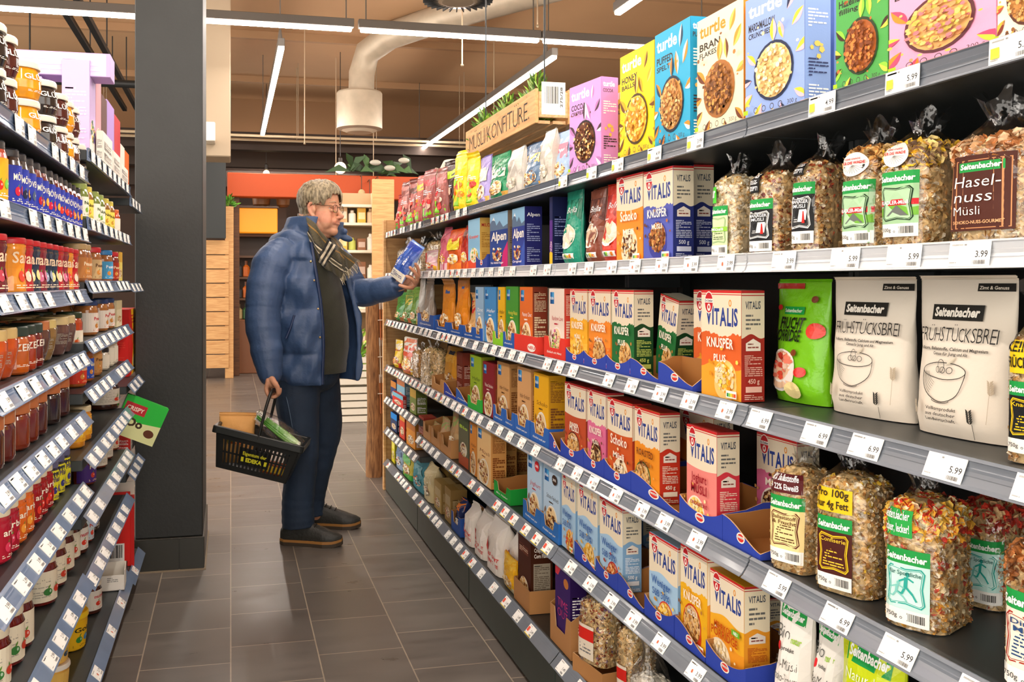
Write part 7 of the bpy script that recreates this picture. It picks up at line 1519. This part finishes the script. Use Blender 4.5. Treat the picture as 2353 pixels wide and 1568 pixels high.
m = MB(); a.apply(m, lambda x, y, l: np.array([ptf(.31 + .38*xx, -.144 + yy*.215, -.0012 - ll*0) for xx, yy, ll in zip(x, y, np.broadcast_to(l, x.shape))]))
m.build('lettering', PLB, bk)
binv = (Matrix.Translation(BC) @ BM).inverted(); gb = binv @ GB
P_, r_ = smoothpath([(.0, -.004, -.012), (gb.x*.25, -.002, gb.z*.35), (gb.x*.55, .004, gb.z*.70), (gb.x*.9, gb.y - .085, gb.z*.96), (gb.x, gb.y - .05, gb.z), (gb.x, gb.y, gb.z), (gb.x, gb.y + .05, gb.z), (gb.x*.9, gb.y + .085, gb.z*.96), (gb.x*.55, BW - .004, gb.z*.70), (gb.x*.25, BW + .002, gb.z*.35), (.0, BW + .004, -.012)], [.009, .009, .009, .010, .0115, .012, .0115, .010, .009, .009, .009], 6)
m = MB(); m.tube([tuple(p) for p in P_], r_, '#191b1a', n=10, flat=.8); m.build('handle', PLB, bk)
# things in the basket
wb = wm @ Matrix.Translation(BC) @ BM
pb_ = Art(1.3); pb_.fine(.35, .55, .8, .8, 2, '#c8642a'); pb_.leaf(.3, .55, .3, 60, '#8a7a3a', '#6a6a2a'); pb_.leaf(.3, .55, .28, 100, '#8a7a3a')
o = pouch('bread_bag', (0, 0, 0), .17, .215, .12, 0, '#d9a25e', pb_, 'crumpled brown paper bread bag in the left of the basket', 'paper bag', 'pillow', seed=9, mtl=PAPER, crease=.012, top=.02)
o.matrix_world = wb @ Matrix.Translation((-.085, .06, -.165)) @ Matrix.Rotation(R(-12), 4, 'Y') @ Matrix.Rotation(R(6), 4, 'Z')
m = MB(); m.box(-.022, .022, -.001, .001, 0, .05, '#ece8de'); a = Art(1.1); a.fine(.1, .4, .9, .95, 3, '#6a6a66'); a.barcode(.1, .05, .9, .4); a.apply(m, lambda x, y, l: P3(-.022 + x*.044, -.001 - l, y*.044))
o = m.build('card_label', PAPER); o.matrix_world = wb @ Matrix.Translation((-.035, .10, .045)) @ Matrix.Rotation(R(22), 4, 'Y'); o.parent = None; tag(o, 'small white card label sticking up from the brown bread bag', 'label')
e = empty('spring_onions', (0, 0, 0)); e.matrix_world = wb @ Matrix.Translation((.085, .09, -.005)); tag(e, 'bunch of green spring onions in clear film lying across the basket', 'spring onions')
rg = random.Random(5)
for k in range(9):
    oy = rg.uniform(-.03, .03); oz = rg.uniform(-.012, .022); m = MB()
    pts = [(-.13, oy*.5 + .02, .075 + oz), (-.05, oy*.8 + .01, .04 + oz), (.03, oy, .008 + oz), (.09, oy*.8 - .01, -.012 + oz*.6)]
    P_, r_ = smoothpath(pts, [.0035, .0055, .0065, .0075], 4); nn = len(P_)
    m.tube([tuple(p) for p in P_], r_, [lin(mixc('#4f9a2a', '#e8f0d0', (i/(nn-1))**2)) for i in range(nn-1) for _ in range(7)] , n=7, cap=False); m.ell(tuple(P_[-1]), (.010, .008, .008), '#f0f2e0', n=8, m=6); m.build('onion_stem', PLAS, e)
m = MB(); m.tube([(-.14, .02, .08), (-.05, .01, .05), (.04, 0, .016), (.105, -.01, -.01)], [.03, .05, .048, .03], n=16, cap=False); m.build('clear_film', FILM, e)
m = MB(); m.box(-.06, .06, -.035, .035, 0, .05, '#a8542a', ch=.004); m.box(-.05, .05, -.0355, -.035, .01, .04, '#f0c83a'); o = m.build('food_carton', CARD); o.matrix_world = wb @ Matrix.Translation((.085, .14, -.182)); tag(o, 'orange and yellow food carton low in the right of the basket', 'carton')
# ======================= back of the shop =======================
def slab_px(u0, u1, v0, v1, Y, d, col, ch=.004, m=None):
    """upright box at distance Y whose front fills the photo rectangle"""
    m = m or MB(); x0, x1 = Xu(u0, Y), Xu(u1, Y); xm = (x0+x1)/2; m.box(x0, x1, Y, Y + d, Zv(v1, xm, Y), Zv(v0, xm, Y), col, ch=ch); return m
MIX = mat('shop_goods', None, .45)
# rustic trunk post at the end of the gondola, with hanging cutlery bundles
e = empty('trunk_post', (.955, 5.95, 0)); tag(e, 'rustic bark-covered trunk post at the end of the right shelves', 'wooden post')
m = MB(); rg = random.Random(2); rings = []
for i in range(16):
    z = 1.2*i/15; rings.append(np.array([(.052*(1 + .12*math.sin(3*a + 4*z) + rg.uniform(-.06, .06))*math.cos(a) - .035, .052*(1 + .1*math.cos(2*a + 5*z) + rg.uniform(-.06, .06))*math.sin(a), z) for a in [2*math.pi*j/14 for j in range(14)]]))
m.loft(rings); m.build('trunk', BARK, e)
m = MB(); m.box(.02, .075, -.015, .02, 0, 1.18, ch=.004); m.box(.085, .115, -.03, .03, 0, 1.22, ch=.004); m.build('plank', PINE2, e)
for k, z in enumerate((1.10, .86, .62)):
    c = Vector((.985, 5.90, z)); e2 = empty('cutlery_bundle', c); tag(e2, f'bundle of wooden and metal forks hanging on the trunk post, {ORD[k+1]} from the top', 'cutlery bundle', 'cutlery bundles')
    for q in range(5):
        x = -.035 + .017*q; m = MB(); m.tube([(x, 0, .0), (x*.9, 0, -.12), (x*.85, 0, -.2)], [.0035, .004, .005], ('#b5683a', '#c8bca8')[k % 2], n=6)
        for w in (-.004, 0, .004): m.tube([(x + w*.5, 0, .0), (x + w, 0, .03), (x + w, 0, .055)], .0016, '#d8d4cc', n=5)
        m.build('fork', MIX, e2)
    m = MB(); m.tube([(-.05, -.008, -.07), (0, -.012, -.068), (.05, -.008, -.07)], .003, '#d8d0c0', n=6); m.tube([(0, 0, .0), (-.02, .03, .02)], .003, '#d8d0c0', n=6); m.build('string', MIX, e2)
m = MB(); m.box(.915, .935, 5.545, 5.58, 0, 1.66, ch=.003); m.box(.935, 1.36, 5.55, 5.57, 0, 1.66, ch=.002); tag(m.build('end_panel', PINE), 'pale wooden end panel closing the right shelves', 'panel')
# white slatted crates with herbs
for k, (z0, z1) in enumerate(((0, .33), (.34, .60))):
    e = empty('slatted_crate', (Xu(810, 8.4), 8.45, z0), 0); tag(e, 'white slatted crate on the floor beside the trunk post' if k == 0 else 'white slatted crate stacked on top, holding green herbs', 'crate')
    m = MB(); n = 5 if k == 0 else 4; hh = z1 - z0
    for i in range(n):
        a_, b_ = hh*i/n + .006, hh*(i+1)/n - .008; m.box(-.26, .26, -.18, -.166, a_, b_, '#d8d0c0'); m.box(-.26, .26, .166, .18, a_, b_, '#cfc6b4'); m.box(-.26, -.246, -.166, .166, a_, b_, '#cfc6b4'); m.box(.246, .26, -.166, .166, a_, b_, '#cfc6b4')
    m.build('slats', MIX, e)
    for sx in (-1, 1):
        m = MB(); m.box(sx*.235-.012, sx*.235+.012, -.165, -.14, 0, hh, '#c8bea8'); m.box(sx*.235-.012, sx*.235+.012, .14, .165, 0, hh, '#c8bea8'); m.build('corner_post', MIX, e)
    m = MB(); m.box(-.25, .25, -.17, .17, .002, .012, '#b8ad96'); m.build('base', MIX, e)
def bush(name, c, r, n, cols, label, seed=1, lw=.03, stem=True):
    rg = random.Random(seed); m = MB(); pl = [lin(q) for q in cols]
    for i in range(n):
        d = Vector((rg.gauss(0, 1), rg.gauss(0, 1), abs(rg.gauss(0, .9)))).normalized(); p = Vector((d.x*r[0], d.y*r[1], d.z*r[2])) * rg.uniform(.35, 1); t = (d + Vector((rg.uniform(-.6, .6), rg.uniform(-.6, .6), rg.uniform(-.3, .6)))).normalized(); s_ = t.orthogonal().normalized(); l = lw*rg.uniform(.7, 1.5)
        m.add([tuple(p), tuple(p + t*l*.5 + s_*l*.22), tuple(p + t*l), tuple(p + t*l*.5 - s_*l*.22)], [(0, 1, 2, 3)], [rg.choice(pl)])
    for i in range(10):
        a = rg.uniform(0, 6.28); m.tube([(0, 0, 0), (math.cos(a)*r[0]*.4, math.sin(a)*r[1]*.4, r[2]*.7)], .003, '#5a7a2c', n=5)
    return tag(m.build(name, mat('leaves', None, .5), None, c), label, 'plant')
bush('herb_plants', (Xu(812, 8.4), 8.45, .45), (.22, .15, .42), 420, ['#7aa82c', '#9cc83a', '#5a8a24', '#b8d85a'], 'leafy green herbs growing out of the white crate', 3, .05)
# white rack with goods right of the head
yr = 9.6
e = empty('goods_rack', (Xu(822, yr), yr, 0)); tag(e, 'pale rack full of small goods behind the person’s raised arm', 'rack'); w = (Xu(868, yr) - Xu(778, yr))/2
for sx in (-1, 1): m = MB(); m.box(sx*w - .02, sx*w + .02, -.02, .35, 0, 2.25, '#d8c8a8', ch=.003); m.build('upright', MIX, e)
zr = [Zv(v, Xu(822, yr), yr) for v in (790, 712, 640, 575, 512, 470)]
for z in zr: m = MB(); m.box(-w, w, -.02, .35, z - .03, z, '#e4d8c2', ch=.003); m.build('shelf', MIX, e)
m = MB(); m.box(-w, w, .34, .36, .3, 2.25, '#b89a74'); m.build('back_panel', MIX, e)
rg = random.Random(8); cnt = 0
for i, z in enumerate(zr[:5]):
    for q in range(4):
        cnt += 1; x = Xu(822, yr) - w + .06 + q*(2*w - .12)/3; hh = rg.uniform(.12, .2); m = MB(); c = rg.choice(['#e8e0d0', '#d8b890', '#c8a070', '#f0e8d8', '#8a5a3a', '#e0b040', '#b8c05a'])
        if q % 2: m.lathe([(.035, 0), (.04, .01), (.04, hh*.7), (.02, hh*.8), (.02, hh*.95), (.024, hh*.95), (.024, hh)], n=12, cols=[c, c, c, c, '#6a4a30', '#6a4a30'])
        else: m.box(-.045, .045, -.03, .03, 0, hh, c, ch=.004); m.box(-.035, .035, -.0315, -.03, hh*.25, hh*.7, mixc(c, '#ffffff', .5))
        tag(m.build('packaged_good', MIX, None, (x, yr + .08, z + .001)), f'small blurred {"bottle" if q % 2 else "packet"} on the pale rack, {ORD[q+1]} from left on shelf {["one", "two", "three", "four", "five"][i]} from below', 'packet', 'goods on the pale rack')
m = slab_px(856, 906, 412, 930, 9.3, .05, '#c8935a'); tag(m.build('wood_panel', PINE), 'tall light wood panel behind the far end of the right shelves', 'panel')
# orange fascia over a market stall
m = slab_px(522, 985, 402, 456, 12.6, .25, '#e2561c', ch=.01); tag(m.build('orange_fascia', mat('orange_painted_board', '#b8460c', .6)), 'long orange fascia board across the back of the shop', 'fascia')
for k, u in enumerate((540, 700, 850, 965)):
    m = MB(); x = Xu(u, 12.75); m.box(x - .06, x + .06, 12.72, 12.84, 0, 2.5, ch=.005); tag(m.build('stall_post', wood('dark_post_wood', '#4a2c18', '#6b4426')), f'dark wooden post under the orange fascia, {ORD[k+1]} from left', 'post')
# stall counter, crates and hanging goods under the fascia
e = empty('market_counter', (Xu(600, 12.9), 13.0, 0)); tag(e, 'dark market counter stacked with goods behind the person’s back', 'counter'); w = (Xu(678, 12.9) - Xu(548, 12.9))/2
m = MB(); m.box(-w, w, 0, .6, 0, .75, '#7a4a2a', ch=.01); m.build('counter_body', MIX, e)
for z in (1.05, 1.35, 1.65, 1.95): m = MB(); m.box(-w, w, .15, .6, z - .03, z, '#5a3a20'); m.build('shelf', MIX, e)
m = MB(); m.box(-w, w, .6, .63, 0, 2.4, '#3a2414'); m.build('back_panel', MIX, e)
rg = random.Random(5); pal = ['#2f5a2a', '#8a2a1c', '#c8641c', '#3a3a3a', '#b8a070', '#5a8a3a', '#2a3a4a', '#d8a03a']
for i, z in enumerate((.751, 1.051, 1.351)):
    for q in range(7):
        m = MB(); c = rg.choice(pal); hh = rg.uniform(.14, .24); m.lathe([(.04, 0), (.05, .01), (.05, hh*.6), (.02, hh*.75), (.02, hh)], n=12, cols=[c, c, c, mixc(c, '#000000', .4)])
        tag(m.build('bottle', MIX, None, (Xu(600, 12.9) - w + .09 + q*(2*w - .18)/6, 13.25, z)), f'dark blurred bottle on the market counter, row {["one", "two", "three"][i]} from below, {ORD[q+1]} from left', 'bottle', 'bottles on the market counter')
e = empty('lit_display', (Xu(592, 12.7), 12.9, 1.96)); tag(e, 'orange glowing display case on the market counter behind the person', 'display case')
w2 = (Xu(640, 12.7) - Xu(545, 12.7))/2; m = MB(); m.box(-w2, w2, -.02, .2, 0, .34, '#f0a020', ch=.01); m.build('lit_front', mat('lit_orange_panel', '#e8941c', .5, emit='#f08c14', estr=.55), e); m = MB(); m.box(-w2 - .02, w2 + .02, -.03, .22, .34, .37, '#5a3a20', ch=.005); m.build('frame', MIX, e)
# wicker baskets on the display
for k, (u, v, rr) in enumerate(((600, 512, .13), (650, 520, .10))):
    c = at_depth(u, v, 12.95); m = MB(); m.lathe([(rr*.6, 0), (rr*.9, .03), (rr, .16), (rr*1.05, .18), (rr*.9, .17)], n=20, cols=['#7a4a24', '#8a5a2c', '#6a3f1e', '#8a5a2c']); m.tube([(-rr, 0, .16), (-rr*.7, 0, .36), (0, 0, .42), (rr*.7, 0, .36), (rr, 0, .16)], .012, '#7a4a24', n=8)
    tag(m.build('wicker_basket', MIX, None, (c.x, 13.06, 2.332)), f'brown wicker basket on the glowing display case, {["left", "right"][k]} one', 'basket')
# wooden slatted rack and blackboard beside the column
yw = 12.4
e = empty('wooden_rack', (Xu(500, yw), yw, 0)); tag(e, 'tall light wood slatted rack right of the black column', 'rack'); x0, x1 = Xu(462, yw) - Xu(500, yw), Xu(526, yw) - Xu(500, yw); zt = Zv(552, Xu(500, yw), yw)
for i in range(9): m = MB(); m.box(x0, x1, 0, .025, .14 + (zt-.14)*i/9, .14 + (zt-.14)*(i+1)/9 - .012, ch=.003); m.build('slat', PINE, e)
for x in (x0, x1): m = MB(); m.box(x - .05, x + .06, .026, .28, 0, zt + (.45 if x > 0 else 0), ch=.005); m.build('side_board', PINE, e)
m = MB(); m.box(x0 + .062, x1 - .052, .03, .28, zt - .03, zt, ch=.003); m.build('top_board', PINE, e)
bush('potted_plant', (Xu(524, yw), yw + .15, zt + .45), (.10, .10, .14), 120, ['#4a8a2a', '#6aa83a', '#3a6a20'], 'small green plant on top of the wooden rack post', 5, .06)
m = slab_px(470, 519, 332, 548, 12.2, .05, '#1c2020'); o = m.build('blackboard', mat('dark_slate_board', '#1c2121', .5)); 
m2 = MB(); 
for u in (478, 511):
    x = Xu(u, 12.22); m2.tube([(x, 12.225, Zv(332, x, 12.2) - .001), (x, 12.225, 4.6)], .005, '#333333', n=6)
m2.build('hanging_wire', MIX, o); tag(o, 'dark hanging board above the wooden rack beside the column', 'board')
m = MB(); c = at_depth(482, 303, 8.6); m.box(c.x - .06, c.x + .05, c.y - .03, c.y + .05, c.z - .09, c.z + .09, '#e0dacb', ch=.008); m.box(c.x - .05, c.x + .04, c.y + .05, 9.5, c.z - .02, c.z + .02, '#e0dacb'); tag(m.build('wall_box', MIX), 'small white junction box on the pale column', 'box')
# lamps, leaves near the back
for k, (u, v) in enumerate(((782, 386), (612, 398))):
    c = at_depth(u, v, 13.2 if k == 0 else 15.0); e = empty('pendant_lamp', c); tag(e, f'glowing round pendant bulb above the orange fascia, {["right", "left"][k]} one', 'lamp'); rr = .085 if k == 0 else .05
    m = MB(); m.ell((0, 0, 0), (rr, rr, rr), '#fff1d6', n=18, m=12); m.build('bulb', mat('glowing_bulb', '#fff1d6', .4, emit='#ffd9a0', estr=9), e); m = MB(); m.lathe([(.03, .06), (.03, .14), (.01, .16)], '#2a2018', n=12); m.tube([(0, 0, .15), (0, 0, 4.6 - c.z)], .006, '#2a2018', n=6); m.build('cord', MIX, e)
c = at_depth(885, 396, 12.7); e = empty('hanging_foliage', c); tag(e, 'green leaves with white blossoms on the orange fascia, right end', 'plant')
m = MB(); rg = random.Random(4)
for i in range(26):
    a = rg.uniform(-.5, math.pi + .5); l = rg.uniform(.2, .42); d = Vector((math.cos(a), rg.uniform(-.3, .3), .25 + .5*abs(math.sin(a)))).normalized(); s_ = Vector((0, 1, 0)).cross(d).normalized()*.05
    p = Vector((rg.uniform(-.5, .5), rg.uniform(.0, .15), .0)); m.add([tuple(p), tuple(p + d*l*.5 + s_), tuple(p + d*l - Vector((0, 0, .12))), tuple(p + d*l*.5 - s_)], [(0, 1, 2, 3)], rg.choice(['#2c4a1c', '#3f6426', '#223c14']))
m.build('leaves', mat('leaves', None, .5), e); m = MB()
for (x, z) in ((-.15, .12), (.25, .16), (.05, .05), (-.62, -.35)): m.ell((x, -.08, z), (.08, .04, .04), '#b8b4a4', n=10, m=6)
m.build('blossoms', MIX, e)
for k, (u, v) in enumerate(((832, 440), (850, 452), (868, 446))):
    c = at_depth(u, v, 12.5); m = MB(); m.ell((0, 0, 0), (.05, .05, .055), ['#c8a878', '#e0d0b0', '#b08a5a'][k], n=14, m=9); m.tube([(0, 0, .05), (0, 0, .25)], .006, '#4a3018', n=5); m.tube([(0, 0, .25), (0, .08, .26), (0, .145 + .06*k, .24)], .006, '#4a3018', n=5)
    tag(m.build('hanging_gourd', MIX, None, (c.x, 12.47 - .06*k, c.z - .02)), f'pale round gourd hanging from the orange fascia, {ORD[k+1]} from left', 'gourd')
for k, (u, c1) in enumerate(((530, '#8a5a34'), (560, '#6b4426'), (590, '#9a6a3a'), (680, '#7a4a2a'))): pass
# suspension lines of the ceiling grid
for k, z in enumerate((Zv(318, 1.5, 14.0), Zv(327, 1.5, 14.3))):
    m = MB(); m.tube([(-2.5, 14.0 + .3*k, z), (4.2, 14.0 + .3*k, z)], .022, '#c8b494', n=8)
    for x in (-1.8, -.2, 1.0, 2.2, 3.6): m.tube([(x, 14.0 + .3*k, z), (x, 14.0 + .3*k, 4.6)], .006, '#a08a70', n=5)
    tag(m.build('ceiling_pipe', MIX), f'thin pale crosswise pipe hung under the dark beams, {["upper", "lower"][k]} one', 'pipe')
rg = random.Random(9)
for k, (u, y, v) in enumerate(((700, 11.5, 330), (772, 13.5, 420), (858, 13.6, 420), (1062, 8.05, 150), (1135, 12.0, 330), (1235, 8.05, 60))):
    x = Xu(u, y); m = MB(); zb = Zv(v, x, y); m.tube([(x, y, zb), (x, y, 4.6)], .007, '#b49c80', n=6); m.ell((x, y, zb), (.015,)*3, '#8a7860', n=8, m=6)
    tag(m.build('hanging_cable', MIX), f'thin vertical cable hanging from the ceiling, {ORD[k+1]} from left', 'cable')
# ---- wooden crate sign on the top shelf ----
yc0, yc1 = Yu(1230, 1.0), Yu(1070, 1.0); zb = 1.815
e = empty('wooden_sign_crate', (1.0, (yc0+yc1)/2, zb), R(-90)); tag(e, 'wooden crate sign lettered MÜSLI/KONFITÜRE hanging over the top shelf', 'sign'); hw = (yc1-yc0)/2; hh = Zv(199, 1.0, yc0) - zb - .005
m = MB(); m.box(-hw, hw, 0, .012, 0, hh, ch=.002); m.build('front_board', PINE, e)
m = MB(); m.box(-hw, hw, .118, .13, 0, hh, ch=.002); m.build('back_board', PINE, e)
for sx in (-1, 1):
    m = MB(); m.box(sx*(hw-.006) - .006, sx*(hw-.006) + .006, .0125, .1175, .02, hh - .01, ch=.002); m.build('end_board', PINE2, e)
m = MB()
for y in (.0125, .068): m.box(-hw + .013, hw - .013, y, y + .045, .001, .012)
m.build('bottom_slats', PINE2, e)
A = hh/(2*hw); a = Art(A); a.text('MÜSLI/KONFITÜRE.', .5, A*.2, A*.55, '#2e241a', fit=.86, bold=-.012, jit=.06); m = MB(); a.apply(m, lambda x, y, l: P3(-hw + x*2*hw, -l, y*2*hw)); m.build('lettering', PAPER, e)
a = Art(1.3); a.rect(0, 0, 1, 1.3, '#f4f1ea'); a.barcode(.1, .25, .75, 1.2); a.text('275/28', .88, .3, .1, '#444444', 'L', rot=90, fit=.8); m = MB(); a.apply(m, lambda x, y, l: P3(hw + .0002 + l, .022 + x*.085, .03 + y*.085)); m.build('barcode_sheet', PAPER, e)
m = MB(); 
for sx in (-.8, .8): m.tube([(sx*hw, .065, hh - .012), (sx*hw, .065, 4.6 - zb)], .003, n=5); m.tube([(sx*hw, .0, hh - .012), (sx*hw, .13, hh - .012)], .003, n=5)
m.build('hanging_wire', DARKM, e)
for k, (q, rr, s_) in enumerate(((-.1, .10, 4), (.42, .11, 6), (-.62, .07, 8))):
    y = (yc0+yc1)/2 - q*hw*1.4; bush('grass_plant', (1.065, y, zb + .013), (.036, rr*.8, hh + .07), 420, ['#5a8a24', '#8ab83a', '#3f6a1c', '#a8c84a'], f'green plant growing from the wooden crate sign, {["middle one", "one nearest the camera", "small far one"][k]}', s_, .035)
b = MB(); ys = Yu(1040, 1.2); b.tube([(1.2, ys, 1.582), (1.2, ys + .01, 1.66), (1.2, ys - .03, 1.80), (1.2, ys - .10, 1.93)], [.085, .09, .085, .05], '#cfc8b8', n=18, flat=1.5); b.tube([(1.07, ys + .05, 1.60), (1.07, ys + .03, 1.75), (1.10, ys - .05, 1.90)], .011, '#b0a890', n=8); b.box(1.055, 1.07, ys + .02, ys + .05, 1.70, 1.73, '#8a8478')
tag(b.build('linen_sack', mat('linen_cloth', None, .9, bump=.3, bscale=220)), 'pale linen sack with strap standing behind the fruit bags, top shelf', 'sack')
